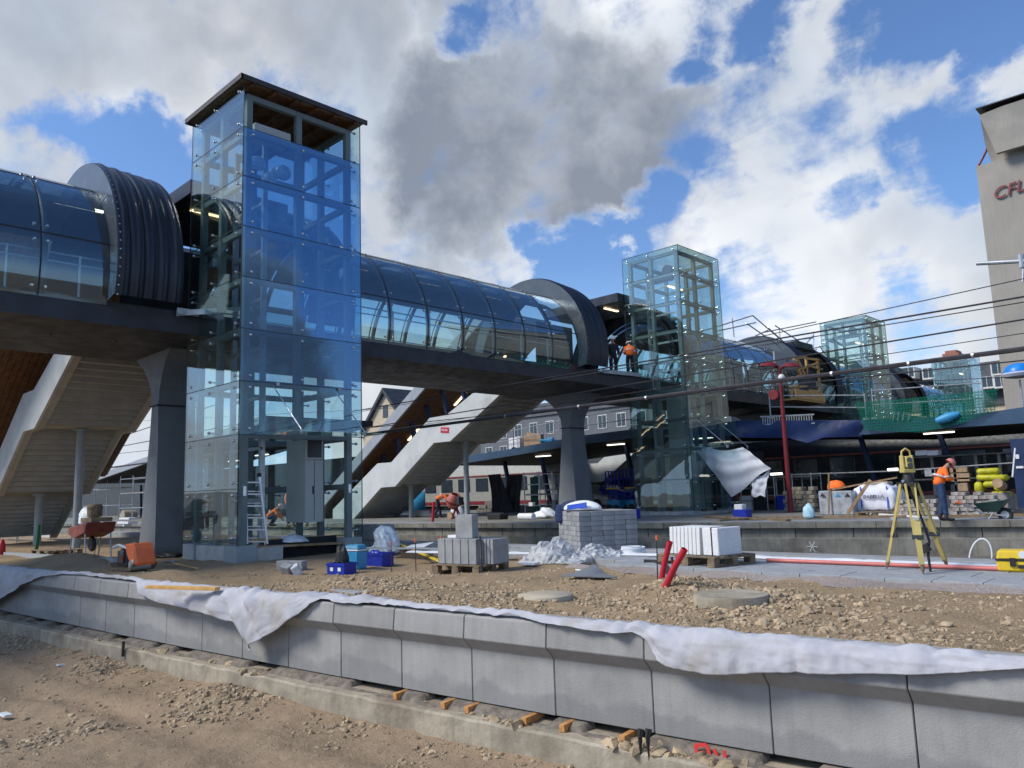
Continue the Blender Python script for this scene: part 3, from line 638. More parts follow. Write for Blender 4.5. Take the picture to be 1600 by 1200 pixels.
# small roof truss that carries the hood edge towards the tower
mb = MB(); mb.bar((-19.0, 7.75, 4.66), (-18.1, 9.3, 4.84), .06, .14); mb.build('edge_channel', M_galv, bridge)
mb = MB(); mb.bar((-18.9, 24.9, 4.72), (-18.9, 27.6, 4.78), .06, .16); mb.build('edge_channel', M_galv, bridge)
def pier(y0):
    L = [(-.55, -1.6), (-.52, -1.2), (-.30, 1.3), (-.18, 2.6), (-.24, 3.05), (-.42, 3.4), (-.72, 3.75), (-1.18, 4.07)]
    right = [(.55-.06*0, -1.6), (.58, -1.2), (.42, .6), (.30, 1.9), (.26, 2.6), (.32, 3.05), (.52, 3.45), (.80, 3.78), (1.22, 4.07)]
    out_ = [(BX+a, z) for a, z in L]+[(BX+a, z) for a, z in right[::-1]]
    mb = MB(); n = len(out_)
    # thicker towards the foot and the head: depth changes with height
    def dep(z): return .52+.10*max(0, (1.8-z)/3)+.10*max(0, (z-2.8)/1.3)**2
    k = len(mb.v); mb.v += [(x, y0+.55-dep(z), z) for x, z in out_]+[(x, y0+.55+dep(z), z) for x, z in out_]
    lz = len(L); rz_ = len(right)
    # strips between left and right profiles, resampled on common heights
    mb = MB(); zs = np.linspace(-1.6, 4.07, 40); lx = np.interp(zs, [z for _, z in L], [a for a, _ in L]); rx = np.interp(zs, [z for _, z in right], [a for a, _ in right])
    P = [[(BX+lx[i], y0+.55-dep(z), z), (BX+rx[i], y0+.55-dep(z), z), (BX+rx[i]-.04, y0+.55+dep(z), z), (BX+lx[i]+.04, y0+.55+dep(z), z), (BX+lx[i], y0+.55-dep(z), z)] for i, z in enumerate(zs)]
    mb.grid(P); p = mb.build('pier', M_pier, bridge)
    jn = MB(); jn.bb(BX-.24, BX+.30, y0+.55-.565, y0+.55-.52, 2.615, 2.65); jn.bb(BX+.26, BX+.305, y0+.03, y0+1.07, 2.615, 2.65); jn.build('joint_strip', M_black, p)
for y in (8.25, 25.55, 42.9, 60.2): pier(y)

# ------------------------------------------------------------------ lift towers
ZT = [10.07]+[8.951-1.2418*k for k in range(0, 9)]            # glass joints from the top down to the plinth
TL, TW = 2.88, 3.37
def tower(x, y, label, kind):
    t = thing('lift_tower', (x, y, -1.36), label, 'lift tower', 'glass lift towers beside the footbridge')
    base = -1.02
    for (a, b) in ((-.02, .05), (-TL+.02, .05), (-.02, TW-.05), (-TL+.02, TW-.05)):
        pl = MB(); pl.bb(x+a-(.62 if a > -1 else 0), x+a+(0 if a > -1 else .62), y+b-(0.05 if b < 1 else .45), y+b+(.45 if b < 1 else .05), -1.55, base)
        pl.build('plinth_pad', M_post, t, bevel=.01)
    pb = MB(); pb.bb(x-TL+.5, x-.5, y+.06, y+.30, -1.55, base-.02); pb.bb(x-.32, x-.1, y+.5, y+(1.2 if kind == 1 else TW-.5), -1.55, base-.06)
    pb.bb(x-TL-.25, x+.2, y-.22, y+TW+.2, -1.62, -1.43); pb.build('plinth_wall', M_whc, t, bevel=.008)
    fr = MB(); ins = .26; w = .15
    X0, X1, Y0, Y1 = x-TL+ins, x-ins, y+ins, y+TW-ins; XM, YM = x-1.55, y+1.62
    top = ZT[0]-.14
    for (a, b) in ((X0, Y0), (X1, Y0), (X1, Y1), (X0, Y1), (X1, YM), (X0, YM), (XM, Y0), (XM, Y1)):
        fr.bb(a-w/2, a+w/2, b-w/2, b+w/2, -1.3 if (a, b) != (X1, YM) or kind != 1 else 1.4, top)
    zb = [top-.06]+[z for z in ZT[1:-1]]
    if kind == 1: zb_right = [z for z in zb if z > 1.2]
    else: zb_right = zb
    for z in zb:
        fr.bb(X0, X1, Y0-w/2+.012, Y0+w/2-.012, z-.07, z+.07); fr.bb(X0, X1, Y1-w/2+.012, Y1+w/2-.012, z-.07, z+.07); fr.bb(X0-w/2+.012, X0+w/2-.012, Y0, Y1, z-.07, z+.07)
        if z in zb_right: fr.bb(X1-w/2+.012, X1+w/2-.012, Y0, Y1, z-.07, z+.07)
    fr.build('steel_frame', M_frame, t, bevel=.004)
    # glass panes, each with its own fixings
    for k in range(9):
        z1, z0 = ZT[k]-.009, ZT[k+1]+.009
        for face in ('front', 'side', 'back', 'far'):
            if kind == 1 and face == 'side' and (k == 0 or k >= 7): continue
            m_ = G_side; pn = MB(); bt = MB(); th = .02
            e = .10 if False else .0
            if face == 'side':
                pn.bb(x-th, x, y+.012, y+TW-.012, z0, z1); m_ = (G_skyrefl if k < 6 else G_skyrefl2) if kind == 1 else G_clear
                pts = [(x, b, c) for b in (Y0, YM, Y1) for c in (z1-.13, z0+.13)]; nx = Vector((1, 0, 0))
            elif face == 'front':
                pn.bb(x-TL, x-.012 if True else x, y, y+th, z0, z1); pts = [(a, y, c) for a in (X0, XM, X1) for c in (z1-.13, z0+.13)]; nx = Vector((0, -1, 0))
            elif face == 'back':
                pn.bb(x-TL, x-.012, y+TW-th, y+TW, z0, z1); pts = [(a, y+TW, c) for a in (X0, XM, X1) for c in (z1-.13, z0+.13)]; nx = Vector((0, 1, 0)); m_ = G_clear
            else:
                if ZT[k] < 8 and ZT[k+1] > 4: continue
                pn.bb(x-TL, x-TL+th, y+.03, y+TW-.03, z0, z1); pts = [(x-TL, b, c) for b in (Y0, Y1) for c in (z1-.13, z0+.13)]; nx = Vector((-1, 0, 0)); m_ = G_clear
            p = pn.build('glass_pane', m_, t); mm = nx.to_track_quat('Z', 'Y').to_matrix()
            for c in pts: bt.lathe([(0, .03), (.025, .025), (.036, .008), (.036, -.03), (.018, -.03), (.018, -.16)], c, 8, mm)
            bt.build('pane_fixings', M_chrome, p)
    js = MB()
    for k in range(1, 9):
        z = ZT[k]; js.bb(x-TL, x-.02, y+.002, y+.016, z-.0075, z+.0075)
        if not (kind == 1 and k > 7): js.bb(x-.016, x-.002, y+.016, y+TW, z-.0075, z+.0075)
    js.bb(x-TL, x-.01, y-.002, y+.02, ZT[0]-.004, ZT[0]+.012) if kind != 1 else None
    if kind != 1: js.bb(x-.02, x+.002, y+.02, y+TW, ZT[0]-.004, ZT[0]+.012)
    js.bb(x-.02, x-.0, y+TW-.012, y+TW+.004, base, ZT[0]); js.bb(x-TL-.003, x-TL+.012, y-.003, y+.014, base, ZT[0])
    js.build('joint_seal', M_sealg, t)
    se = MB(); se.bb(x-.018, x+.002, y-.002, y+.014, base, ZT[1 if kind == 1 else 0]); se.build('corner_seal', M_black, t)
    # shaft rails, machine and door cabinet
    sh = MB()
    for (a, b) in ((x-TL+.6, y+.95), (x-.75, y+.95)): sh.bb(a-.05, a+.05, b-.04, b+.04, -1.2, 9.3); sh.bb(a-.02, a+.02, b+.04, b+.10, -1.2, 9.3)
    for z in ZT[1:-1:1]: sh.bb(x-TL+.55, x-.7, y+.9, y+.96, z-.3, z-.22)
    sh.build('guide_rails', M_galv, t)
    mc = MB(); mc.bb(x-2.2, x-1.0, y+1.0, y+1.5, 9.05, 9.25)
    mc.lathe([(0, 0), (.26, 0), (.26, .18), (0, .18)], (x-1.3, y+1.3, 9.45), 14, Matrix.Rotation(R(90), 3, 'X')); mc.build('hoist_machine', M_steel, t, smooth=True)
    cb = MB(); ydr = y+TW-1.38 if kind == 1 else y+1.3
    cb.bb(x-1.55, x-.62, ydr+.1, ydr+.62, -.6 if kind == 1 else -1.0, 1.55); c_ = cb.build('lift_cabinet', M_cab, t, bevel=.006)
    cc = MB(); cc.bb(x-.618, x-.606, ydr+.16, ydr+.56, 1.02, 1.48); cc.build('vent_grille', M_steel, c_)
    cv = MB(); cv.bb(x-.617, x-.611, ydr+.105, ydr+.615, .955, .965); cv.bb(x-.617, x-.611, ydr+.35, ydr+.358, -.55, .95); cv.bb(x-.615, x-.6, ydr+.30, ydr+.33, .1, .3); cv.build('cabinet_joints', M_dark, c_)
    dk = MB(); dk.bb(x-TL+.75, x-1.25, y+1.75, y+2.35, -1.1, 4.2 if kind != 1 else -.2); dk.build('shaft_column', M_cab, t, bevel=.01) if kind != 1 else None
    if kind != 1:
        lm = MB(); lm.bb(x-1.0, x-.9, y+.6, y+1.7, 8.55, 8.6); lm.build('strip_light', M_lamp, t)
    # glass entrance canopy on tie rods
    yc0, yc1 = (y+.60, y+TW-.25); zc = 1.49; xo = x+1.32
    if kind <= 2:
        ca = MB(); ca.bb(x+.03, xo, yc0, yc1, zc, zc+.025); c2 = ca.build('canopy_glass', G_canopy, t)
        ro = MB()
        for yy in (yc0+.35, yc1-.45):
            ro.tube([(x-.2, yy, ZT[6]-.03), (xo-.2, yy, zc+.06)], .014, 6)
            ro.lathe([(0, -.03), (.045, -.03), (.045, .03), (0, .03)], (x+.02, yy, ZT[6]-.02), 8, Vector((1, 0, 0)).to_track_quat('Z', 'Y').to_matrix())
            ro.lathe([(0, -.05), (.03, -.05), (.03, .05), (0, .05)], (xo-.2, yy, zc+.02), 8)
        ro.build('tie_rods', M_galv, c2)
    if kind == 1:
        rf = MB(); rf.bb(x-TL-.13, x+.10, y-.10, y+TW+.10, 10.14, 10.19); r_ = rf.build('site_roof', M_timbero, t)
        jo = MB()
        for yy in np.linspace(y+.2, y+TW-.2, 6): jo.bb(x-TL-.08, x+.04, yy-.03, yy+.03, 10.02, 10.138)
        jo.bb(x-TL+.1, x-.1, y+.05, y+TW-.05, 10.138, 10.1395); jo.build('roof_joists', M_wood, r_)
        gu = MB(); gu.bb(x+.102, x+.15, y-.14, y+TW+.14, 10.08, 10.21); gu.bb(x-TL-.17, x+.15, y-.15, y-.102, 10.08, 10.21); gu.bb(x-TL-.18, x-TL-.132, y-.10, y+TW+.12, 10.08, 10.21); gu.build('roof_edge', M_redge, r_)
        cw = MB(); cw.bb(x-.75, x-.30, y+.45, y+1.45, 8.98, 9.32); cw.build('ventilation_unit', M_cab, t, bevel=.02)
        wr = MB()
        for (a, b, c, s_) in ((.5, .62, 8.35, .24), (.55, 1.15, 8.25, .18), (.5, 1.35, 8.3, .26), (.6, 1.05, 8.12, .2)):
            wr.v += []; k = len(wr.v); V = ICO*np.array([.6, 1, .95])*s_*(1+.25*rng.random((12, 1))); wr.add([tuple(v+np.array([x-a, y+b, c])) for v in V], [tuple(f) for f in ICF])
        wo = wr.build('wrapped_insulation', M_foil, t, smooth=True); sb = wo.modifiers.new('s', 'SUBSURF'); sb.levels = 2; sb.render_levels = 2
        for yy in (Y0, Y1): br = MB(); br.bb(X1+.076, X1+.10, yy-.05, yy+.03, .1, .32); br.build('post_bracket', M_chrome, t)
        pit = MB(); pit.bb(x-.5, x-.42, y+1.0, y+TW-.5, -1.5, -.95); pit.build('pit_wall', M_dark, t)
    else:
        rc = MB(); rc.bb(x-TL, x, y, y+TW, 10.072, 10.095); rc.build('roof_glass', G_clear, t)
    return t
M_sealg = pm('seal_green_black', (.02, .035, .035), .4)
M_whc = pm('white_concrete', (.44, .44, .42), .85, var=.12, vs=4, bump=.2)
M_redge = pm('roof_edge_membrane', (.05, .042, .038), .6, var=.3)
tower(-16.73, 8.30, 'nearest glass lift tower with sky blue reflection put into its panes and a wooden site roof', 1)
tower(-16.72, 27.63, 'second glass lift tower with clear panes, behind the white hanging sheet', 2)
tower(-16.72, 49.0, 'third glass lift tower, far side of the timber framed opening in the bridge', 3)
tower(-16.72, 72.0, 'farthest glass lift tower, small, in front of the dark slate roofs', 4)

# ------------------------------------------------------------------ stairs
def staircase(yn, label):
    w = 3.1; t = thing('staircase', (-30, yn+1.5, -1.25), label, 'staircase', 'white staircases up to the footbridge')
    top = [(-24.35, 5.45), (-28.15, 3.75), (-29.35, 3.75), (-32.55, 1.70), (-33.75, 1.70), (-38.0, -1.02+.35)]
    bot = [(-38.0, -1.28), (-36.1, -1.28), (-33.45, .42), (-32.25, .44), (-29.1, 2.47), (-27.9, 2.47), (-24.35, 4.38)]
    for y0 in (yn, yn+w-.08):
        mb = MB(); mb.prism(top+bot, 'y', y0, y0+.08); mb.build('side_parapet', M_stair, t, bevel=.008)
    # lower edge channel
    ln = bot[1:]
    for y0 in (yn+.082, yn+w-.28):
        ch = MB(); ch.prism([(a, z+.004) for a, z in ln]+[(a, z+.16) for a, z in ln[::-1]], 'y', y0, y0+.2); ch.build('stringer', M_stairu, t)
    st = MB()
    def flight(p, q, n):
        for i in range(n):
            x0 = p[0]+(q[0]-p[0])*i/n; x1 = p[0]+(q[0]-p[0])*(i+1)/n; z0 = p[1]+(q[1]-p[1])*i/n; z1 = p[1]+(q[1]-p[1])*(i+1)/n
            st.prism([(x0, min(z0, z1)+.15), (x1+.002, min(z0, z1)+.15), (x1+.002, max(z0, z1)+.33), (x0, max(z0, z1)+.33)], 'y', yn+.284, yn+w-.284)
    flight(bot[1], bot[2], 11); flight(bot[3], bot[4], 12); flight(bot[5], bot[6], 12)
    for a, b in ((bot[2], bot[3]), (bot[4], bot[5])): st.bb(a[0], b[0], yn+.284, yn+w-.284, a[1]+.12, a[1]+.34)
    st.build('flight', M_stairu, t)
    for x_, z_ in ((-28.5, 2.47), (-32.9, .42)):
        po = MB(); po.lathe([(.13, -1.45), (.13, z_+.1)], (x_, yn+w/2, 0), 20); po.lathe([(.24, z_), (.24, z_+.09)], (x_, yn+w/2, 0), 20); po.build('column', M_post, t, smooth=True)
    return t
s1 = staircase(7.0, 'white staircase at the left edge, climbing to the near end of the footbridge')
s2 = staircase(24.5, 'white staircase in the middle distance, climbing to the footbridge behind the nearest lift tower')
# red and white notice on the second staircase
pn = MB(); c = PY(695, 672, 24.49); pn.box(c, (.60, .02, .27), (0, R(6), 0)); sg = one(pn, 'notice_sign', M_rblock, 'small red notice with white letters on the middle staircase parapet', 'sign')
text_mesh('BELINEL', .13, place(FACE_Y@Matrix.Rotation(R(-6), 4, 'Z'), c+Vector((0, -.014, 0))), .002, M_white, 'lettering', sg)

def stair_hall(yn, label, x_end, off=.2):
    """roof with wooden soffit that climbs over the stair and the escalator beside it"""
    y0, y1 = yn-off, yn+4.6; sl = .60
    t = thing('stair_canopy', (-36, (y0+y1)/2, -1.2), label, 'canopy', 'wood lined canopies over the stairs')
    def zr(x): return 5.15+(x+29.7)*.625
    xa, xb = -25.2, x_end
    def slab(mb, a, b, y0, y1, dz0, dz1): mb.prism([(a, zr(a)+dz0), (b, zr(b)+dz0), (b, zr(b)+dz1), (a, zr(a)+dz1)], 'y', y0, y1)
    mb = MB(); slab(mb, xb, xa, y0+.12, y1, .06, .5); mb.build('roof', M_galvr, t)
    so_ = MB(); n = 34
    for i in range(n):
        a, b = y0+.14+(y1-y0-.2)*i/n, y0+.14+(y1-y0-.2)*(i+1)/n-.02; slab(so_, xb, xa, a, b, 0, .055)
    so_.build('wood_soffit', M_wood, t)
    fa = MB(); slab(fa, xb, xa, y0, y0+.115, -.06, .58); fa.build('fascia', M_fasc, t)
    for i, x in enumerate(np.arange(xb+.6, -26.8, 1.25)):
        ma = MB(); zt = zr(x)-.02; ma.bar((x+.25, yn+.9, max(-1.15, zt-1.95)), (x-.35, yn+.9, zt), .14, .26, up=(0, 1, 0)); ma.build('navy_fin', M_blue, t)
    for (x, y, L) in ((-29.0, yn+2.0, .9), (-31.3, yn+3.2, .9), (-28.2, yn+3.0, 1.2), (-33.2, yn+1.6, .9), (-35.0, yn+3.0, 1.0), (-36.5, yn+2.4, .9), (-30.5, yn+2.6, .9), (-38, yn+1.2, .9)):
        if x < xb+.5: continue
        lm = MB(); lm.prism([(x, zr(x)-.05), (x+L, zr(x+L)-.05), (x+L, zr(x+L)-.01), (x, zr(x)-.01)], 'y', y, y+.14); lm.build('strip_light', M_lamp, t)
    return t
M_galvr = pm('roof_sheet', (.25, .27, .30), .5); M_fasc = pm('fascia_grey', (.30, .32, .35), .5, var=.06); M_wooddark = pm('wood_panel', (.10, .06, .035), .7, var=.3, vs=3)
stair_hall(24.5, 'wood lined canopy with navy fins climbing behind the middle staircase', -41)
stair_hall(7.3, 'wood lined canopy with navy fins climbing behind the staircase at the left edge', -36, 2.6)
staircase(41.8, 'farther white staircase, climbing to the bridge beyond the second lift tower')

# ------------------------------------------------------------------ platform 2 and what lies beyond
P2Z = -1.19
mb = MB(); pts = [(x, y+.0) for x, y in p2e]
top = pts+[(14, 37), (-90, 37)]
mb.prism([(x, y+.10) for x, y in pts]+[(14, 37), (-90, 37)], 'z', -2.3, P2Z-.10); w_ = mb.build('platform_wall', M_conc); tag(w_, kind='structure')
mb = MB(); mb.prism([(x, y-.03) for x, y in pts]+[(14, 37), (-90, 37)], 'z', P2Z-.18, P2Z); tag(mb.build('platform', M_conc, bevel=.008), kind='structure')
mb = MB(); mb.prism([(x, y) for x, y in pts]+[(x, y+.9) for x, y in pts[::-1]], 'z', P2Z+.004, P2Z+.02); tag(mb.build('pavement', M_pav), kind='structure')
mb = MB(); mb.prism([(x, y-.16) for x, y in pts]+[(x, y+.2) for x, y in pts[::-1]], 'z', -2.3, P2Z-.46); tag(mb.build('platform_ledge', M_conc, bevel=.01), kind='structure')
jm = MB()
for x in np.arange(-60, 10, 1.55):
    y = float(np.interp(x, *zip(*p2e))); jm.bb(x, x+.018, y+.092, y+.11, P2Z-.46, P2Z-.185); jm.bb(x+.7, x+.715, y-.036, y-.02, P2Z-.18, P2Z)
tag(jm.build('platform_joints', M_dark), kind='structure')
# chalk star on the lower wall
cs = MB(); c = PY(1269, 854, float(np.interp(-10, *zip(*p2e)))-.17)
for a in (0, 60, 120): cs.bar(c-Vector((math.cos(R(a))*.16, 0, math.sin(R(a))*.16)), c+Vector((math.cos(R(a))*.16, 0, math.sin(R(a))*.16)), .018, .006, up=(0, 1, 0))
one(cs, 'chalk_star', M_whites, 'white chalk star drawn on the far platform wall', 'chalk mark')
mb = MB(); mb.bb(-90, 30, 43, 56, -2.7, -1.2); tag(mb.build('platform', M_conc), kind='structure')
mb = MB(); mb.bb(-90, 30, 64, 78, -2.7, -1.2); tag(mb.build('platform', M_conc), kind='structure')
# paved strip on the near platform with kerb slabs
ea, eb = (-9.5, 9.92), (8, 9.80)
n = 44; xs_ = np.linspace(-9.0, 9.2, 45)
kb = None
slabY = [(9.85, 10.42), (10.43, 11.0), (11.01, 11.58), (11.59, 12.15)]
slab0 = None
for i in range(30):
    for j, (y0, y1) in enumerate(slabY):
        x0 = -10.2+i*.52+(.26 if j % 2 else 0)
        if x0 < -8.0 and j < 1: continue
        if slab0 is None:
            mb = MB(); mb.bb(0, .512, 0, .565, -.11, 0); slab0 = o = mb.build('paving_slab', M_pavr if 'M_pavr' in globals() else pm('paving_slab_face', (.30, .315, .33), .8, var=.10, vs=7, bump=.2, bs=60, rand=.10, dirt=(.22, .21, .19), dirt_s=2), bevel=.004)
        else: o = slab0.copy(); COL.objects.link(o)
        o.location = (x0, y0+.004*random.uniform(-1, 1), -1.172+random.uniform(-.002, .002))
        tag(o, 'grey paving slab laid in the strip along the back of the near platform', 'paving slab', 'paving slabs of the near platform strip')
mb = MB(); k = []
for x in np.linspace(-8.3, 6, 120): k.append([(x, 9.55+.06*math.sin(x*2.3)+.05*math.sin(x*5.1), -1.262), (x, 9.70, -1.235+.015*math.sin(x*3)), (x, 9.86, -1.20+.02*math.sin(x*4.3))])
mb.grid(k); tag(mb.build('gravel_bed', M_grav, smooth=True), kind='structure')
mb = MB(); mb.bb(-40, 10, 12.16, 12.62, -2.2, -1.16); tag(mb.build('platform_kerb', M_pav, bevel=.01), kind='structure')

# navy canopy of platform 2
CY = 31.9
cb_ = [(700, 728), (800, 712), (907, 694), (985, 685), (1150, 680), (1352, 679), (1509, 667), (1600, 661), (1700, 652)]
ct_ = [(700, 717), (800, 701), (907, 681), (985, 671), (1150, 658), (1352, 656), (1509, 649), (1600, 636), (1700, 622)]
can = thing('platform_canopy', (-12, 35, -1.2), 'long navy edged canopy over the far platform', 'canopy')
cbp = [PY(a, b, CY) for a, b in cb_]; ctp = [PY(a, b, CY) for a, b in ct_]
mb = MB(); mb.prism([(p.x, p.z) for p in cbp]+[(p.x, p.z) for p in ctp[::-1]], 'y', CY, CY+.2); mb.build('fascia', M_navy, can)
mb = MB(); mb.prism([(p.x, p.z+.02) for p in cbp]+[(p.x, p.z-.04) for p in ctp[::-1]], 'y', CY+.201, CY+9); mb.build('roof', M_dark, can)
for x in np.arange(-34, 4, 3.1):
    z = float(np.interp(x, [p.x for p in cbp], [p.z for p in cbp]))
    if -20.5 < x < -15: continue
    mb = MB(); mb.bar((x+.5, CY+2.6, P2Z), (x-.2, CY+2.6, z+.05), .17, .22, up=(0, 1, 0)); mb.build('column', M_blue, can)
for x in np.arange(-31, 3, 5.3):
    z = float(np.interp(x, [p.x for p in cbp], [p.z for p in cbp])); mb = MB(); mb.bb(x, x+1.1, CY+2, CY+2.15, z-.06, z-.01); mb.build('strip_light', M_lampw, can)
def railing(pts, name, label, mat, h=1.0, step=3, rails=(1, .5), parent=None):
    t = MB()
    for a, b in zip(pts[:-1], pts[1:]):
        a, b = Vector(a), Vector(b)
        for r_ in rails: t.tube([a+Vector((0, 0, h*r_)), b+Vector((0, 0, h*r_))], .022, 6)
        n = max(1, int((b-a).length/step))
        for i in range(n+1):
            p = a.lerp(b, i/n); t.tube([p, p+Vector((0, 0, h*1.08))], .026, 6); t.box(p+Vector((0, 0, .04)), (.22, .16, .08))
    return one(t, name, mat, label, 'railing')
P = [p+Vector((0, .15, .0)) for p in ctp]
railing([P[0].lerp(P[1], .6), P[1], P[2], P[3]], 'guard_rail', 'temporary galvanised guard rail on the navy canopy left of the second lift tower', M_galv, 1.05, 2.4)
railing([P[4].lerp(P[3], -.1)+Vector((1, 0, 0)), P[5]], 'guard_rail', 'temporary guard rail on the navy canopy behind the red lamp mast', M_galv, 1.0, 2.4)
railing([P[5]+Vector((.3, 0, 0)), P[6]+Vector((.6, 0, 0))], 'guard_rail', 'temporary guard rail holding the green net on the canopy', M_galv, 1.15, 2.4)
# ladder lying on the canopy
mb = MB(); a, b = PY(1189, 664, CY-.05), PY(1273, 661, CY-.05)
for dz in (0, .36): mb.bar(a+Vector((0, 0, dz)), b+Vector((0, 0, dz)), .03, .06)
for i in range(1, 22): p = a.lerp(b, i/22); mb.bar(p, p+Vector((0, 0, .36)), .03)
one(mb, 'ladder', M_alu, 'long aluminium ladder lying on its side along the canopy edge', 'ladder')
# blue tarpaulin hanging from the canopy edge
def hang(name, mat, top, bot, ypl, label, cat, n=40, m=14, amp=.10, seed=3, th=.01, ph_=5, group=None, sag=0):
    P = []
    for i in range(n+1):
        t = i/n; a = PY(np.interp(t, [q[0] for q in top], [q[1] for q in top]), np.interp(t, [q[0] for q in top], [q[2] for q in top]), ypl)
        b = PY(np.interp(t, [q[0] for q in bot], [q[1] for q in bot]), np.interp(t, [q[0] for q in bot], [q[2] for q in bot]), ypl)
        row = []
        for j in range(m+1):
            s_ = j/m; p = a.lerp(b, s_); w = amp*math.sin(ph_*math.pi*t+1.2*s_+seed)*(.35+.65*s_)+amp*.5*math.sin(11*t+4*s_+seed*2)
            row.append((p.x, p.y+w-sag*math.sin(math.pi*s_), p.z))
        P.append(row)
    mb = MB(); mb.grid(P); return one(mb, name, mat, label, cat, group, smooth=True, solid=th)
M_tarpb = pm('blue_tarp', (.012, .03, .12), .5, var=.2, bump=.4, bs=6)
hang('tarpaulin', M_tarpb, [(0, 1150, 657), (1, 1345, 657)], [(0, 1150, 684), (.35, 1230, 684), (.5, 1262, 692), (.68, 1285, 684), (1, 1345, 682)], CY-.08, 'dark blue tarpaulin hung over the canopy edge below the lying ladder', 'tarpaulin')
M_net = bpy.data.materials.new('green_net'); M_net.use_nodes = True; g = G(M_net.node_tree); g.n.clear()
o_ = g.node('ShaderNodeTexCoord').outputs['Object']; sx_, sy_, sz_ = g.sep(o_)
ln = g.m('MAXIMUM', g.m('GREATER_THAN', g.m('FRACT', g.m('MULTIPLY', sx_, 9.)), .62), g.m('GREATER_THAN', g.m('FRACT', g.m('MULTIPLY', sz_, 9.)), .62))
tr = g.node('ShaderNodeBsdfTransparent'); df = g.node('ShaderNodeBsdfDiffuse'); df.inputs[0].default_value = (.01, .15, .10, 1)
mx = g.node('ShaderNodeMixShader'); g.l.new(g.m('ADD', g.m('MULTIPLY', ln, .40), .07), mx.inputs[0]); g.l.new(tr.outputs[0], mx.inputs[1]); g.l.new(df.outputs[0], mx.inputs[2])
oo = g.node('ShaderNodeOutputMaterial'); g.l.new(mx.outputs[0], oo.inputs[0])
hang('safety_net', M_net, [(0, 1335, 629), (.35, 1420, 623), (.75, 1515, 612), (1, 1560, 607)], [(0, 1352, 672), (.4, 1440, 676), (.8, 1509, 660), (1, 1554, 642)], CY-.15, 'green mesh safety net hung on the canopy guard rail', 'net', amp=.06)
mb = MB()
for i, px in enumerate((1396, 1403, 1411, 1420)):
    a = PY(px+2, 643+i*.5, CY-.02); b = PY(px, 657, CY-.02); mb.bar(a, b, .12, .05)
one(mb, 'board_offcut', M_post, 'four pale boards leaning together inside the green net', 'boards')
mb = MB(); c = PY(1481, 652, CY-.2); mb.lathe([(0, -.45), (.12, -.40), (.18, 0), (.10, .35), (0, .45)], c, 10, Euler((0, R(75), 0)).to_matrix()); one(mb, 'rolled_sheet', M_cyan, 'light blue rolled sheet lying in the green net', 'roll', smooth=True)
# things on the canopy left of the pier
mb = MB(); mb.box(PY(808, 694, CY+.6), (.9, .5, .75)); one(mb, 'crate', M_white, 'white crate on the canopy roof between the staircase and the pier', 'crate', bevel=.02)
mb = MB(); mb.box(PY(834, 688, CY+.5), (1.2, .3, .7), (0, 0, .1)); mb.box(PY(834, 684, CY+.9), (.9, .3, .5), (0, .2, .1)); one(mb, 'board_stack', M_card, 'brown boards standing on the canopy roof left of the pier', 'boards')
mb = MB(); mb.box(PY(857, 689, CY+.3), (.8, .6, .16), (0, .1, .2)); mb.box(PY(860, 687, CY+.3), (.4, .4, .2), (.2, -.1, .4)); one(mb, 'folded_tarpaulin', M_cyan, 'bright blue folded tarpaulin on the canopy roof left of the pier', 'tarpaulin', bevel=.04)

# trains, walls and darkness behind platform 2
def train(x0, x1, y, label, body, stripe, z0=-1.0, z1=2.2):
    t = thing('train_carriage', ((x0+x1)/2, y, -1.5), label, 'train carriage'); w = 2.9
    pr = [(y, z0), (y-.05, z1-.9), (y+.15, z1-.35), (y+.6, z1), (y+w-.6, z1), (y+w, z1-.5), (y+w, z0)]
    mb = MB(); mb.prism(pr, 'x', x0, x1); mb.build('body', body, t, bevel=.03)
    st = MB(); st.bb(x0+.05, x1-.05, y-.075, y-.06, z1-1.05, z1-.95); st.bb(x0+.05, x1-.05, y-.03, y+.01, z0+.1, z0+.35); st.build('stripe', stripe, t)
    for x in np.arange(x0+.8, x1-1.4, 2.0):
        mb = MB(); mb.bb(x, x+1.3, y-.085, y-.05, z0+1.1, z1-1.15); mb.build('window', M_win, t, bevel=.01)
    return t
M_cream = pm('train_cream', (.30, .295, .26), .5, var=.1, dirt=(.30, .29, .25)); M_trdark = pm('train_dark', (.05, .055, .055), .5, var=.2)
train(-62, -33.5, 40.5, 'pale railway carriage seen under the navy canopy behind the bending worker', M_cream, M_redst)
train(-25.5, -1, 41.5, 'dark railway carriage with a pink stripe in the gloom under the canopy', M_trdark, M_pink, -1.0, 2.35)  # dark body also put here to block horizon light under the canopy
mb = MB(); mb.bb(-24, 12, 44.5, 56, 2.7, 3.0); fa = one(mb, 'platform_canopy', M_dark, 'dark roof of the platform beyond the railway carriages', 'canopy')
mb = MB(); mb.bb(-70, 14, 56, 56.3, -1.2, 3.0); one(mb, 'backdrop_wall', M_trdark, 'added dark wall for the gloom at the far side of the covered platforms', 'wall')  # dark sheet added to close off the bright sky behind the platforms
mb = MB(); mb.bb(-95, -30, 44, 44.4, -1.5, .6); one(mb, 'backdrop_wall', M_blue, 'long low navy wall beyond the tracks at the left', 'wall')
mb = MB(); mb.bb(-140, -43, 31, 31.3, -1.5, 2.75); one(mb, 'backdrop_wall', M_trdark, 'added dark backing for the shade under the left platform canopy behind the scaffold frames', 'wall')  # added dark backing, keeps bright sky from showing under the canopy
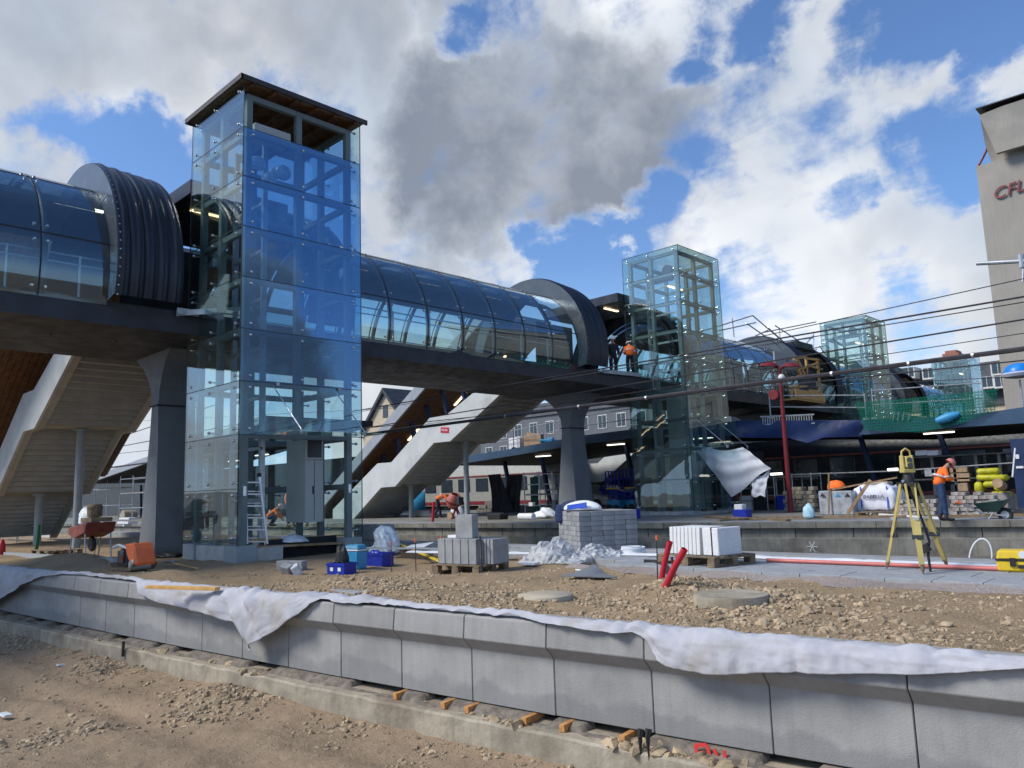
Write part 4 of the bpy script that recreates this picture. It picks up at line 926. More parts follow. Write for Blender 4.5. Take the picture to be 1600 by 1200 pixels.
# left platform canopy beyond the staircase
t = thing('platform_canopy', (-60, 24, -1.2), 'grey edged platform canopy seen below the left staircase', 'canopy')
a, b = PY(120, 752, 23.), PY(300, 706, 23.); mb = MB(); mb.prism([(-75, a.z-.35), (b.x+10, b.z+1.2), (b.x+10, b.z+1.65), (-75, a.z+.15)], 'y', 23, 23.15); mb.build('fascia', M_fasc, t)
mb = MB(); mb.prism([(-75, a.z-.3), (b.x+10, b.z+1.25), (b.x+10, b.z+1.6), (-75, a.z+.1)], 'y', 23.151, 31); mb.build('roof', M_dark, t)
for i, x in enumerate(np.arange(-70, -41, 4.2)): mb = MB(); mb.bar((x, 26, P2Z), (x-.2, 26, 1.6+i*.42), .16); mb.build('column', M_blue, t)
for x, z in ((-60, 2.4), (-54, 2.9), (-50, 3.1), (-64, 2.1)): mb = MB(); mb.bb(x, x+1.6, 26, 26.2, z-.1, z-.04); mb.build('strip_light', M_lampw, t)
k = 0
for i, (px, w, h, mt) in enumerate(((150, 2.2, 2.6, M_win), (168, 1.2, 2.4, M_blue), (185, 2.4, 2.2, M_win), (205, 1.6, 2.5, M_blue), (122, 1.5, 2.2, M_blue))):
    p = PZ(px, 812, P2Z); mb = MB(); mb.bb(p.x-w/2, p.x+w/2, 30, 30.3, P2Z, P2Z+h); mb.bb(p.x-w/2-.06, p.x+w/2+.06, 29.9, 30.02, P2Z+h*.45, P2Z+h*.45+.1)
    one(mb, 'kiosk_screen', mt, ['tall dark glass panel under the left platform canopy, near the column', 'navy panel between two glass panels under the left canopy', 'wide dark glass panel under the left canopy left of the pier', 'navy panel just left of the nearest pier under the canopy', 'navy panel behind the column of the left staircase'][i], 'panel')
train(-76, -46, 33.5, 'grey railway carriage under the left platform canopy', M_trdark, M_fasc, -1.0, 1.9)

# distant buildings
def windows(parent, x0, x1, y, zs, step, w, h, mat, fmat):
    for z in zs:
        for x in np.arange(x0, x1, step):
            f = MB(); f.bb(x-.12, x+w+.12, y-.06, y, z-.12, z+h+.12); f_ = f.build('window', fmat, parent); p = MB(); p.bb(x, x+w/2-.05, y-.09, y-.061, z, z+h); p.bb(x+w/2+.05, x+w, y-.09, y-.061, z, z+h); p.build('pane', mat, f_)
def block(name, x0, x1, y0, y1, z0, z1, zr_, label, wall, roof, **kw):
    t = thing(name, ((x0+x1)/2, (y0+y1)/2, z0), label, 'building')
    mb = MB(); mb.bb(x0, x1, y0, y1, z0, z1); mb.build('wall', wall, t)
    mb = MB(); d = min((y1-y0)*.4, (zr_-z1)*.45); P0 = [(x0-.3, y0-.3, z1+.003), (x1+.3, y0-.3, z1+.003), (x1+.3, y1+.3, z1+.003), (x0-.3, y1+.3, z1+.003)]; P1 = [(x0+d, y0+d, zr_), (x1-d, y0+d, zr_), (x1-d, y1-d, zr_), (x0+d, y1-d, zr_)]
    mb.add(P0+P1, [(0, 1, 2, 3), (7, 6, 5, 4), (0, 4, 5, 1), (1, 5, 6, 2), (2, 6, 7, 3), (3, 7, 4, 0)]); mb.build('roof', roof, t); return t
M_greyb = pm('grey_render', (.13, .14, .155), .85, var=.1)
M_winf = pm('window_frame', (.6, .6, .57), .6)
a, b = PY(1395, 583, 110), PY(1572, 560, 110); zt = b.z; ze = PY(1560, 632, 110).z
t = block('apartment_building', a.x-26, b.x+4, 110, 112.5, -3, ze, zt, 'long apartment block with a dark slate roof right of the far lift towers', M_beige, M_slate)
windows(t, b.x-9, b.x+3, 110, (ze-3.2, ze-6.2), 3.2, 1.3, 1.9, M_win, M_winf)
for (px, py) in ((1421, 583), (1452, 584), (1560, 577), (1565, 597), (1543, 598)):
    p = PY(px, py, 109); d_ = MB(); d_.bb(p.x-.75, p.x+.75, 108.6, 113, p.z-.75, p.z+.75); do = d_.build('dormer', M_winf, t); q_ = MB(); q_.bb(p.x-.6, p.x-.05, 108.55, 108.598, p.z-.5, p.z+.7); q_.bb(p.x+.05, p.x+.6, 108.55, 108.598, p.z-.5, p.z+.7); q_.build('pane', M_win, do)
p = PY(1488, 553, 116); mb = MB(); mb.bb(p.x-1.0, p.x+1.0, 115, 118, p.z-4, p.z+.0); mb.bb(p.x-.7, p.x+.7, 115.3, 117.7, p.z+.0, p.z+.4); mb.build('chimney', M_redb if 'M_redb' in globals() else pm('brick_red', (.30, .13, .09), .8, var=.2), t)
# gabled house between the nearest lift tower and the stairs
pk = PY(602, 609, 60); lf = PY(560, 660, 60); t = thing('gabled_house', (pk.x, 64, -1), 'small cream gabled house between the blue tower and the stair canopy', 'house')
mb = MB(); w = 5.0; mb.prism([(pk.x-w, -2), (pk.x+w, -2), (pk.x+w, pk.z-5.5), (pk.x, pk.z-.4), (pk.x-w, pk.z-5.5)], 'y', 60, 72); mb.build('wall', M_beige, t)
mb = MB(); mb.prism([(pk.x-w-.4, pk.z-5.9), (pk.x, pk.z-.35), (pk.x+w+.4, pk.z-5.9), (pk.x+w+.4, pk.z-5.4), (pk.x, pk.z+.25), (pk.x-w-.4, pk.z-5.4)], 'y', 59.5, 72.5); mb.build('roof', M_slate, t)
mb = MB(); mb.bb(pk.x-.5, pk.x+.5, 59.93, 60.0, pk.z-3.6, pk.z-2.0); mb.build('window', M_win, t)
a, b = PY(690, 640, 95), PY(1080, 640, 95); zt = PY(860, 648, 95).z
t = block('office_building', a.x, b.x+6, 95, 108, -3, zt, zt+2.2, 'grey office block seen between the staircase, the pier and the second lift tower', M_greyb, M_slate)
windows(t, a.x+1, b.x+4, 95, (zt-3, zt-6.4), 3.6, 1.5, 1.9, M_win, M_winf)
# netted building at the right edge
bt = thing('netted_building', (0, 56, -2), 'tall building wrapped in grey netting with red lettering at the right edge', 'building')
p1, p2 = PY(1525, 260, 52), PY(1553, 248, 52); p3 = PY(1535, 187, 52)
mb = MB(); mb.bb(p1.x, 22, 52, 80, -3, p1.z); mb.build('netted_wall', M_bldg, bt)
mb = MB(); mb.bb(p2.x, 22, 52.5, 80, p1.z+.003, p3.z-.3); mb.build('netted_upper_wall', M_bldg, bt)
P = []
for i in range(40):
    x = p2.x-.35+i*.6; P.append([(x, 51.6+.25*math.sin(i*1.9), p3.z-.3), (x, 51.9+.2*math.sin(i*1.9+.5), p3.z-1.6), (x+.2, 52.3+.1*math.sin(i*1.9), p3.z-3.0-.8*math.sin(i*.35))])
mb = MB(); mb.grid(P); mb.build('gathered_netting', M_bldg, bt, smooth=True)
mb = MB(); mb.prism([(p3.x, p3.z), (p2.x+.3, p3.z-2.6), (22, p3.z-2.2), (22, p3.z+.35), (p3.x+1.2, p3.z+.12)], 'y', 51.2, 51.5); mb.bb(p3.x, 22, 51.5, 80, p3.z-.25, p3.z+.1); mb.build('eave', M_bldg, bt)
mb = MB(); mb.bb(p3.x-.1, 22, 51.0, 80, p3.z+.36, p3.z+.42); mb.build('roof_edge', M_steel, bt)
pa, pb_ = PY(1530, 243, 52.2), PY(1546, 213, 52.2); mb = MB(); mb.tube([p1+Vector((.05, .2, 0)), PY(1535, 248, 52.2), PY(1541, 236, 52.2), PY(1544, 225, 52.2), pb_+Vector((0, 0, .5))], .07, 6); mb.tube([pb_+Vector((.3, 0, 2)), pb_+Vector((.3, 0, -.6))], .05, 6); mb.tube([pb_+Vector((0, 0, 2)), pb_+Vector((0, 0, -.4))], .05, 6); mb.build('scaffold_tube', M_redst, bt)
c = PY(1545, 307, 51.9); tm = text_mesh('CFL', 1.0, place(FACE_Y@Matrix.Rotation(R(5), 4, 'Z'), c+Vector((.98, 0, .08))), .03, M_redlet if 'M_redlet' in globals() else pm('faded_red', (.24, .075, .08), .9), 'lettering', bt, shear=.3)
tm.scale = (1.0, 1, 1)
mb = MB(); a = PY(1526, 412, 40); b = PY(1600, 408, 40); mb.tube([a, b, b+(b-a)*.4], .09, 8); mb.tube([b, PY(1598, 440, 40)], .05, 6); mb.lathe([(0, -.3), (.12, -.3), (.12, .3), (0, .3)], PY(1596, 408, 40), 8); one(mb, 'catenary_arm', M_galv, 'grey catenary arm reaching in from the right edge', 'catenary arm')
# blue and white inflated canopy / parasol
p = PY(1592, 582, 38); mb = MB(); mb.lathe([(0, .40), (.26, .37), (.47, .26), (.56, .07), (.57, .0)], p, 24); u = thing('parasol', tuple(p+Vector((0, 0, -4))), 'blue and white dome in front of the netted building', 'parasol')
mb.build('dome', pm('dome_blue', (.01, .20, .62), .4), u, smooth=True); mb = MB(); mb.lathe([(.57, .0), (.61, -.06), (.55, -.18), (.26, -.23), (0, -.23)], p, 24); mb.build('skirt', pm('skirt_white', (.42, .44, .55), .5), u, smooth=True); mb = MB(); mb.tube([p-Vector((0, 0, .3)), p-Vector((.0, 0, 4.0))], .04, 8); mb.build('pole', M_galv, u)

# ------------------------------------------------------------------ overhead wires
def wire(pts, y, r, label, sag=0.0, drop=None, extend=True):
    A, B = PY(*pts[0], y), PY(*pts[1], y); d = B-A; ps = []
    a0, b0 = (-2.2 if False else -1.6), 1.45
    for i in range(41):
        t = a0+(b0-a0)*i/40; p = A+d*t; p.z -= sag*math.sin(math.pi*(t % 1))*0; ps.append(p)
    mb = MB(); mb.tube(ps, r, 6); t_ = one(mb, 'overhead_wire', M_wire, label, 'overhead wire', 'overhead wires above the tracks', smooth=True); return t_
M_wire = pm('copper_wire', (.055, .05, .055), .5, metal=.3); M_cable = pm('thick_cable', (.11, .10, .115), .5, var=.2, vs=8)
W = [((600, 675), (1600, 545), 14.6, .042, 'thick grey overhead cable crossing in front of the second lift tower'),
     ((1356, 489), (1549, 446.5), 24, .014, 'topmost thin overhead wire, reaching the netted building at mid height'),
     ((1000, 566), (1600, 463.5), 17, .019, 'heavy dark overhead wire, second from the top at the right edge'),
     ((1000, 571), (1600, 472), 19, .012, 'thin overhead wire just below the heavy one at the right edge'),
     ((1000, 598), (1600, 499), 17, .017, 'dark overhead wire, third line down where it meets the netted building'),
     ((1000, 612), (1600, 520.6), 22, .011, 'thin overhead wire just above the thick cable at the right'),
     ((570, 669), (1600, 563), 17, .014, 'overhead wire just below the thick cable at the right edge'),
     ((570, 640), (1600, 588), 30, .013, 'lowest overhead wire, passing the blue and white dome')]
for a, b, y, r_, lb in W: wire((a, b), y, r_, lb)
mb = MB()
for px in (1300, 1420, 1520, 1010, 905, 790): p = PY(px, 545+(1600-px)*.13, 14.6); mb.tube([p-Vector((.02, 0, 0)), p+Vector((.02, 0, 0))], .05, 8)
one(mb, 'cable_clip', M_galv, 'small pale clips along the thick overhead cable', 'cable clips'); bpy.context.scene.objects['cable_clip']['kind'] = 'stuff'

# ------------------------------------------------------------------ people
def skin(name, V, E_, Rd, mat, parent, lv=2):
    me = bpy.data.meshes.new(name); me.from_pydata([tuple(v) for v in V], E_, []); o = bpy.data.objects.new(name, me); COL.objects.link(o)
    sm = o.modifiers.new('s', 'SKIN'); sm.branch_smoothing = .6
    for i, r_ in enumerate(Rd): me.skin_vertices[0].data[i].radius = (r_, r_) if not isinstance(r_, tuple) else r_
    me.skin_vertices[0].data[0].use_root = True
    sb = o.modifiers.new('u', 'SUBSURF'); sb.levels = lv; sb.render_levels = lv
    dg = bpy.context.evaluated_depsgraph_get(); dg.update(); m2 = bpy.data.meshes.new_from_object(o.evaluated_get(dg)); bpy.data.objects.remove(o)
    m2.materials.clear(); m2.materials.append(mat)
    for p in m2.polygons: p.use_smooth = True
    o = bpy.data.objects.new(name, m2); COL.objects.link(o); o.parent = parent; return o
def person(loc, rz, label, J, vest=None, trouser=None, helmet=None, hair=False, scale=1.0, hands=True, band=True):
    """J: joints in metres, local x is forward. sides L/R mirrored unless given"""
    t = thing('person', loc, label, 'person', rz=rz); t.scale = (scale,)*3
    j = {k: Vector(v) for k, v in J.items()}
    V = [j['pelvis'], j['waist'], j['chest'], j['neck'], j['head'], j['head']+(j['head']-j['neck']).normalized()*.10]
    Rd = [.11, .11, .13, .058, .088, .070]; E_ = [(0, 1), (1, 2), (2, 3), (3, 4), (4, 5)]
    fwd = (j.get('look', Vector((1, 0, -.3)))).normalized()
    # nose and chin give the head a face direction
    k = len(V); V += [j['head']+fwd*.095+Vector((0, 0, -.01)), j['head']+fwd*.06-(j['head']-j['neck']).normalized()*.07]; Rd += [.016, .035]; E_ += [(4, k), (4, k+1)]
    jv, jr, je = [j['pelvis']-(j['waist']-j['pelvis'])*.15, j['waist'], j['chest'], j['chest'].lerp(j['neck'], .75)], [.185, .175, .185, .09], [(0, 1), (1, 2), (2, 3)]
    tv, tr_, te = [j['waist'], j['pelvis']], [.145, .17], [(0, 1)]
    for s_ in (-1, 1):
        sd_ = 'L' if s_ > 0 else 'R'
        def P(n_): return j[n_+sd_] if n_+sd_ in j else Vector((j[n_].x, j[n_].y*s_, j[n_].z))
        sh, el, ha, hp, kn, an = P('shoulder'), P('elbow'), P('hand'), P('hip'), P('knee'), P('ankle')
        k = len(V); V += [sh, el, ha]; Rd += [.055, .042, .028]; E_ += [(2, k), (k, k+1), (k+1, k+2)]
        d = (ha-el).normalized(); pm_ = ha+d*.07; k2 = len(V); V.append(pm_); Rd.append((.036, .02)); E_.append((k+2, k2))
        if hands:
            side = d.cross(Vector((0, 1, 0))).normalized() if abs(d.y) < .9 else Vector((0, 0, 1)); lat = d.cross(side).normalized()
            for fi in range(4):
                k3 = len(V); b0 = pm_+lat*(.030-.02*fi); c1 = b0+d*(.05-.006*abs(fi-1)); V += [b0+d*.012, c1, c1+(d-side*.8).normalized()*.035]; Rd += [.0105, .0095, .008]; E_ += [(k2, k3), (k3, k3+1), (k3+1, k3+2)]
            k3 = len(V); V += [ha+d*.03+lat*.035, ha+d*.065+lat*.055-side*.02]; Rd += [.012, .009]; E_ += [(k+2, k3), (k3, k3+1)]
        k = len(V); toe = an+Vector((.17, 0, -.045)); V += [hp, kn, an, toe]; Rd += [.07, .052, .040, .035]; E_ += [(0, k), (k, k+1), (k+1, k+2), (k+2, k+3)]
        k = len(jv); jv += [sh, el, el.lerp(ha, .85)]; jr += [.082, .068, .055]; je += [(2, k), (k, k+1), (k+1, k+2)]
        k = len(tv); tv += [hp, kn, kn.lerp(an, .9)]; tr_ += [.105, .078, .068]; te += [(1, k), (k, k+1), (k+1, k+2)]
        bo = skin('boot', [an+Vector((-.02, 0, .09)), an+Vector((-.01, 0, -.03)), an+Vector((.10, 0, -.05)), toe+Vector((.03, 0, -.005))], [(0, 1), (1, 2), (2, 3)], [.055, .058, .052, .04], M_boot, t, 1)
    skin('body', V, E_, Rd, M_skin, t, 2)
    jk = skin('jacket', jv, je, jr, vest or M_orange, t, 2); skin('trousers', tv, te, tr_, trouser or M_jeans, t, 2)
    if band:
        w0, w1 = j['waist'], j['chest']; c = w0.lerp(w1, .45); ax = (w1-w0).normalized(); M = ax.to_track_quat('Z', 'Y').to_matrix()
        bd = MB(); bd.lathe([(.188, -.025), (.190, .025)], c, 20, M); bd.build('reflective_band', M_reflect, t, local=True)
        for s_ in (-1, 1):
            a = j['shoulder'] if 'shoulder' in j else None
            sd_ = 'L' if s_ > 0 else 'R'; sh = j.get('shoulder'+sd_) or Vector((j['shoulder'].x, j['shoulder'].y*s_, j['shoulder'].z)); el = j.get('elbow'+sd_) or Vector((j['elbow'].x, j['elbow'].y*s_, j['elbow'].z))
            M = (el-sh).normalized().to_track_quat('Z', 'Y').to_matrix(); bd = MB(); bd.lathe([(.079, -.02), (.077, .02)], sh.lerp(el, .7), 14, M); bd.build('reflective_band', M_reflect, t, local=True)
    up = (j['head']-j['neck']).normalized(); lk = (fwd-up*fwd.dot(up)).normalized(); M = Matrix((lk, up.cross(lk), up)).transposed()
    if helmet:
        hm = MB(); hm.lathe([(.128, .0), (.131, .02), (.126, .07), (.10, .12), (.05, .15), (0, .157)], j['head']+up*.02, 20, M)
        hm.box(j['head']+up*.02+lk*.13, (.10, .16, .012), M); h = hm.build('helmet', helmet, t, smooth=True, local=True)
        er = MB(); er.lathe([(0, -.115), (.035, -.11), (.035, .11), (0, .115)], j['head']+up*.0, 12, Matrix((M.col[0], M.col[2], M.col[1])).transposed()); er.build('ear_protector', M_boot, h, local=True)
    elif hair:
        hm = MB(); hm.lathe([(.100, .0), (.106, .04), (.09, .09), (.05, .125), (0, .135)], j['head']-lk*.015, 16, M); hm.build('hair', M_hairm, t, smooth=True, local=True)
    ey = MB()
    for s_ in (-1, 1): ey.lathe([(0, .006), (.012, 0), (0, -.006)], j['head']+lk*.083+M.col[1]*s_*.032+up*.01, 8, M)
    ey.build('eyes', M_black, t, local=True)
    return t
STAND = dict(pelvis=(0, 0, .96), waist=(.0, 0, 1.10), chest=(.0, 0, 1.36), neck=(.01, 0, 1.52), head=(.03, 0, 1.64), shoulder=(0, .19, 1.42), elbow=(.03, .25, 1.14), hand=(.14, .22, .92), hip=(0, .10, .92), knee=(.03, .11, .50), ankle=(0, .12, .09))
BOW = dict(pelvis=(-.04, 0, .95), waist=(-.05, 0, 1.09), chest=(.05, 0, 1.32), neck=(.17, 0, 1.45), head=(.27, 0, 1.52), look=(.6, 0, -1), shoulder=(.08, .17, 1.37), elbow=(.10, .22, 1.10), hand=(.34, .08, 1.13), hip=(-.03, .09, .92), knee=(.03, .10, .50), kneeR=(-.01, -.10, .5), ankle=(-.05, .10, .09), ankleR=(.02, -.11, .09))
BEND = dict(pelvis=(-.15, 0, .90), waist=(-.05, 0, 1.02), chest=(.20, 0, 1.10), neck=(.40, 0, 1.10), head=(.52, 0, 1.06), look=(.5, 0, -1), shoulder=(.27, .17, 1.08), elbow=(.38, .24, .86), hand=(.56, .12, .68), hip=(-.14, .10, .86), knee=(-.02, .13, .48), kneeR=(-.10, -.12, .47), ankle=(.02, .14, .09), ankleR=(-.30, -.12, .09))
CROUCH = dict(pelvis=(-.15, 0, .38), waist=(-.06, 0, .50), chest=(.14, 0, .68), neck=(.26, 0, .78), head=(.36, 0, .84), look=(.8, 0, -1), shoulder=(.17, .17, .72), elbow=(.34, .22, .50), hand=(.48, .12, .32), hip=(-.12, .10, .36), knee=(.22, .16, .46), ankle=(.0, .14, .09))
view = math.atan2(CR.y, CR.x)            # heading that shows a figure in profile facing right
person(PZ(1476, 814, P2Z+.012), view-.1, 'worker in orange jacket and jeans standing head bowed on the far platform edge', BOW, helmet=M_helmet, trouser=M_jeans)
person(PZ(688, 809, P2Z+.0), view+.1, 'worker in an orange jacket bending over beside the concrete mixer', BEND, trouser=M_trouser, hair=True)
person(PZ(476, 823, P2Z), view+2.2, 'worker in orange and white helmet seen beside the grey lift cabinet', STAND, helmet=M_white)
person(PZ(455, 823, P2Z), view-1.0, 'worker in orange partly hidden by a post of the nearest lift tower', STAND, helmet=M_helmet, trouser=M_trouser)
person(PZ(424, 822, P2Z), view, 'worker in orange crouching behind the aluminium ladder', CROUCH, helmet=M_helmet)
person(PZ(320, 831, P2Z), view+2.6, 'worker in orange seen through the lower left panes of the nearest lift tower', STAND, trouser=M_trouser, helmet=M_helmet)
person((-19.3, 12.0, 4.69), 1.2, 'person in dark clothes inside the footbridge, seen through the nearest lift tower', BOW, vest=M_trouser, trouser=M_trouser, hair=True, band=False)
person((-19.6, 26.6, 4.69), -.6, 'worker in dark clothes and white helmet, leftmost in the bridge opening', STAND, vest=M_trouser, trouser=M_trouser, helmet=M_white, band=False)
person((-19.3, 27.4, 4.69), 2.2, 'bowed worker with orange sleeves in the bridge opening beside the second tower', BOW, vest=M_orange, trouser=M_trouser, helmet=M_white)
person((-20.3, 26.2, 4.69), .3, 'dark dressed worker deepest inside the bridge opening, white helmet', STAND, vest=M_trouser, trouser=M_trouser, helmet=M_white, band=False)

# ------------------------------------------------------------------ near platform: materials lying about
def pallet(c, rz, label, z=None, mat=None, L=1.2, W=.8, group=None, parts=True):
    t = thing('pallet', c, label, 'pallet', group, rz); mt = mat or M_timbero
    M = Matrix.Rotation(rz, 3, 'Z')
    def B(mb, x, y, z_, a, b, h): mb.box(Vector(c)+M@Vector((x, y, z_)), (a, b, h), (0, 0, rz))
    dk = MB()
    for i in range(5): B(dk, 0, -W/2+.07+i*(W-.14)/4, .135, L, .12, .018)
    for x in (-L/2+.06, 0, L/2-.06): B(dk, x, 0, .115, .11, W, .018)
    dk.build('deck_boards', mt, t)
    for x in (-L/2+.07, 0, L/2-.07):
        bl = MB()
        for y in (-W/2+.06, 0, W/2-.06): B(bl, x, y, .0645, .13, .11, .085)
        B(bl, x, 0, .012, .13, W, .022); bl.build('bearer', mt, t)
    return t
def rot(c, rz): c = Vector(c); M = Matrix.Rotation(rz, 3, 'Z'); return lambda x, y, z: c+M@Vector((x, y, z))
# block pallet beside the yellow staff
c = GP(735, 893); pallet(c, R(8), 'old wooden pallet carrying the grey kerb slabs in the middle of the gravel', L=1.0, W=.8)
L_ = rot(c, R(8)); k = None
M_kerb = pm('kerb_slab_face', (.28, .285, .29), .85, var=.14, vs=6, bump=.3, bs=40, rand=.12)
labs = ['grey kerb slab standing leftmost on the small pallet', 'grey kerb slab standing second from left on the small pallet', 'grey kerb slab standing third from left on the small pallet', 'grey kerb slab standing fourth from left on the small pallet', 'grey kerb slab standing at the right end of the small pallet']
for i in range(5):
    if k is None: mb = MB(); mb.box((0, 0, .20), (.155, .55, .40)); k = o = mb.build('kerb_slab', M_kerb, bevel=.006)
    else: o = k.copy(); COL.objects.link(o)
    o.location = L_(-.36+i*.165, -.03, .146); o.rotation_euler = (0, 0, R(8)); tag(o, labs[i], 'kerb slab', 'kerb slabs on the small pallet')
for i in range(4):
    mb = MB(); mb.box((0, 0, .19), (.10, .5, .38)) if False else mb.box((0, 0, .195), (.055, .42, .39)); o = mb.build('thin_slab', M_kerb, bevel=.004); o.location = L_(.475-.02+i*.0-.0, 0, .146)+Vector((-.035+i*.0, 0, 0)) if False else L_(.43-.005+i*.062-.03, .02+i*.01, .146); o.rotation_euler = (0, 0, R(8))
    tag(o, 'thin grey slab in the row at the right edge of the small pallet', 'slab', 'thin slabs on the small pallet')
mb = MB(); mb.box((0, 0, .19), (.36, .16, .38)); o = mb.build('concrete_block', M_kerb, bevel=.006); o.location = L_(.03, -.1, .55); o.rotation_euler = (0, 0, R(8)); tag(o, 'large grey block standing on top of the kerb slabs', 'concrete block')
mb = MB(); mb.box((0, 0, .02), (.30, .22, .04)); o = mb.build('paper_bag', M_white); o.location = L_(-.28, .05, .55); tag(o, 'white paper lying on the kerb slabs beside the large block', 'paper')
mb = MB(); mb.tube([L_(.30, -.1, .58), L_(.45, -.28, .50), L_(.54, -.38, .25), L_(.57, -.42, .02)], .018, 6); one(mb, 'strap', M_black, 'loose black strap hanging down the small pallet load', 'strap')
# tall paver stack
c = GP(925, 866); c.z = -1.26; c = Vector((-9.55, 12.15, -1.30)); ang = R(-30)
pallet(c, ang, 'wooden pallet under the tall stack of grey pavers', L=1.30, W=1.25); L_ = rot(c, ang); pv = None; rnd = random.Random(4)
M_pv = pm('paver_face', (.25, .255, .26), .9, var=.2, vs=8, bump=.4, bs=35, rand=.35)
nx_, ny_, nz_ = 5, 5, 8; w = .235; hh = .092
for iz in range(nz_):
    for ix in range(nx_):
        for iy in range(ny_):
            if 0 < ix < nx_-1 and 0 < iy < ny_-1 and iz < nz_-1: continue
            if pv is None: mb = MB(); mb.box((0, 0, hh/2), (w*.98, w*.98, hh*.97)); pv = o = mb.build('paver', M_pv, bevel=.005)
            else: o = pv.copy(); COL.objects.link(o)
            o.location = L_(-.5*(nx_-1)*w+ix*w+rnd.uniform(-.006, .006), -.5*(ny_-1)*w+iy*w+rnd.uniform(-.006, .006), .146+iz*hh); o.rotation_euler = (0, 0, ang+rnd.uniform(-.015, .015))
            tag(o, 'grey concrete paver in the tall square stack below the blue jacket', 'paver', 'pavers in the tall stack')
ztop = c.z+.146+nz_*hh
def blob(name, c, r_, mat, label, cat, seed, amp=.35, sub=2, group=None, flatten=1., rz=0):
    bm = bmesh.new(); bmesh.ops.create_icosphere(bm, subdivisions=4, radius=1)
    v = np.array([x.co for x in bm.verts]); d = fbm(v[:, 0]*1.0+v[:, 2]*.7, v[:, 1]+v[:, 2]*.4, .9, seed, 5, .6)*amp+.14*np.abs(np.sin(v[:, 0]*5+v[:, 1]*7+fbm(v[:, 0], v[:, 1], .5, seed+9, 2)*9))*amp
    v = v*(1+d[:, None])*np.array(r_); v[:, 2] = np.where(v[:, 2] < 0, v[:, 2]*.25, v[:, 2]*flatten); v[:, 2] -= v[:, 2].min()
    for x, q_ in zip(bm.verts, v): x.co = q_
    for f in bm.faces: f.smooth = True
    me = bpy.data.meshes.new(name); bm.to_mesh(me); bm.free(); me.materials.append(mat); o = bpy.data.objects.new(name, me); COL.objects.link(o); o.location = c; o.rotation_euler = (0, 0, rz); return tag(o, label, cat, group)
M_navyc = pm('navy_cloth', (.02, .035, .10), .9, var=.4, bump=.5, bs=10); M_bagb = pm('blue_print', (.03, .09, .50), .5)
blob('jacket', (L_(-.28, -.42, 0).x, L_(-.28, -.42, 0).y, ztop), (.20, .16, .15), M_navyc, 'crumpled dark blue jacket on top of the tall paver stack', 'jacket', 31)
blob('jacket_sleeve', (L_(-.42, -.62, 0).x, L_(-.42, -.62, 0).y, ztop-.24), (.11, .06, .30), M_navyc, 'dark blue sleeve hanging down the front of the tall paver stack', 'sleeve', 33)
o = blob('cement_bag', (L_(.18, -.35, 0).x, L_(.18, -.35, 0).y, ztop), (.42, .22, .16), M_white, 'white plastic bag with a blue band on the tall paver stack', 'bag', 35, .15)
bb_ = MB(); bb_.prism([(-.22, .03), (.26, .07), (.27, .17), (-.20, .12)], 'y', -.215, -.20); q_ = bb_.build('blue_band', M_bagb, None); q_.parent = o
# slab pallet with white slabs
c = GP(1100, 882); c.z = max(c.z, -1.17); c = Vector((-6.25, 10.55, -1.168)); ang = R(-12)
pallet(c, ang, 'wooden pallet under the white edged slabs on the paved strip', L=1.15, W=.9); L_ = rot(c, ang); sl0 = None
for i in range(8):
    if sl0 is None: mb = MB(); mb.box((0, 0, .20), (.068, .52, .40)); sl0 = o = mb.build('white_slab', M_whites, bevel=.004)
    else: o = sl0.copy(); COL.objects.link(o)
    o.location = L_(-.42+i*.078, -.02, .146); o.rotation_euler = (0, R(2), ang); tag(o, 'white slab standing in the row on the pallet behind the red pipes', 'slab', 'white slabs on the right hand pallet')
mb = MB(); mb.box((0, 0, .20), (.30, .50, .40)); o = mb.build('slab_pack', M_whites, bevel=.01); o.location = L_(.36, -.02, .146); o.rotation_euler = (0, 0, ang); tag(o, 'wrapped pack of white slabs with a dark strap, right end of the pallet', 'slab pack')
b_ = MB(); b_.box((.03, 0, .203), (.02, .512, .41)); q_ = b_.build('strap', M_black); q_.parent = o
# red pipes, black pipe
for a, b, lb in (((1041, 908), (1052, 846), 'tall leaning red plastic pipe sticking out of the gravel'), ((1041+9, 912), (1071, 858), 'shorter leaning red plastic pipe, right one of the pair')):
    p = GP(*a) if False else GP(a[0]-8, a[1]); q_ = PY(b[0]-5 if b[0] < 1060 else b[0]-1, b[1], p.y)
    mb = MB(); mb.tube([p-(q_-p)*.15, p, p.lerp(q_, .5)+Vector((-.012, 0, 0)), q_], .038, 16, cap=False); mb.tube([q_-(q_-p)*.2, q_], .031, 16, cap=False)
    one(mb, 'red_pipe', M_rblock, lb, 'pipe', 'red pipes sticking out of the gravel', smooth=True)
p = [GP(1007, 889, .10), GP(1025, 890, .10), GP(1040, 893, .07), GP(1052, 903, .0), GP(1058, 912, -.1)]
mb = MB(); mb.tube(p, .05, 14, cap=False); one(mb, 'black_pipe', M_black, 'thick black corrugated pipe curving into the ground behind the red pipes', 'pipe', smooth=True)
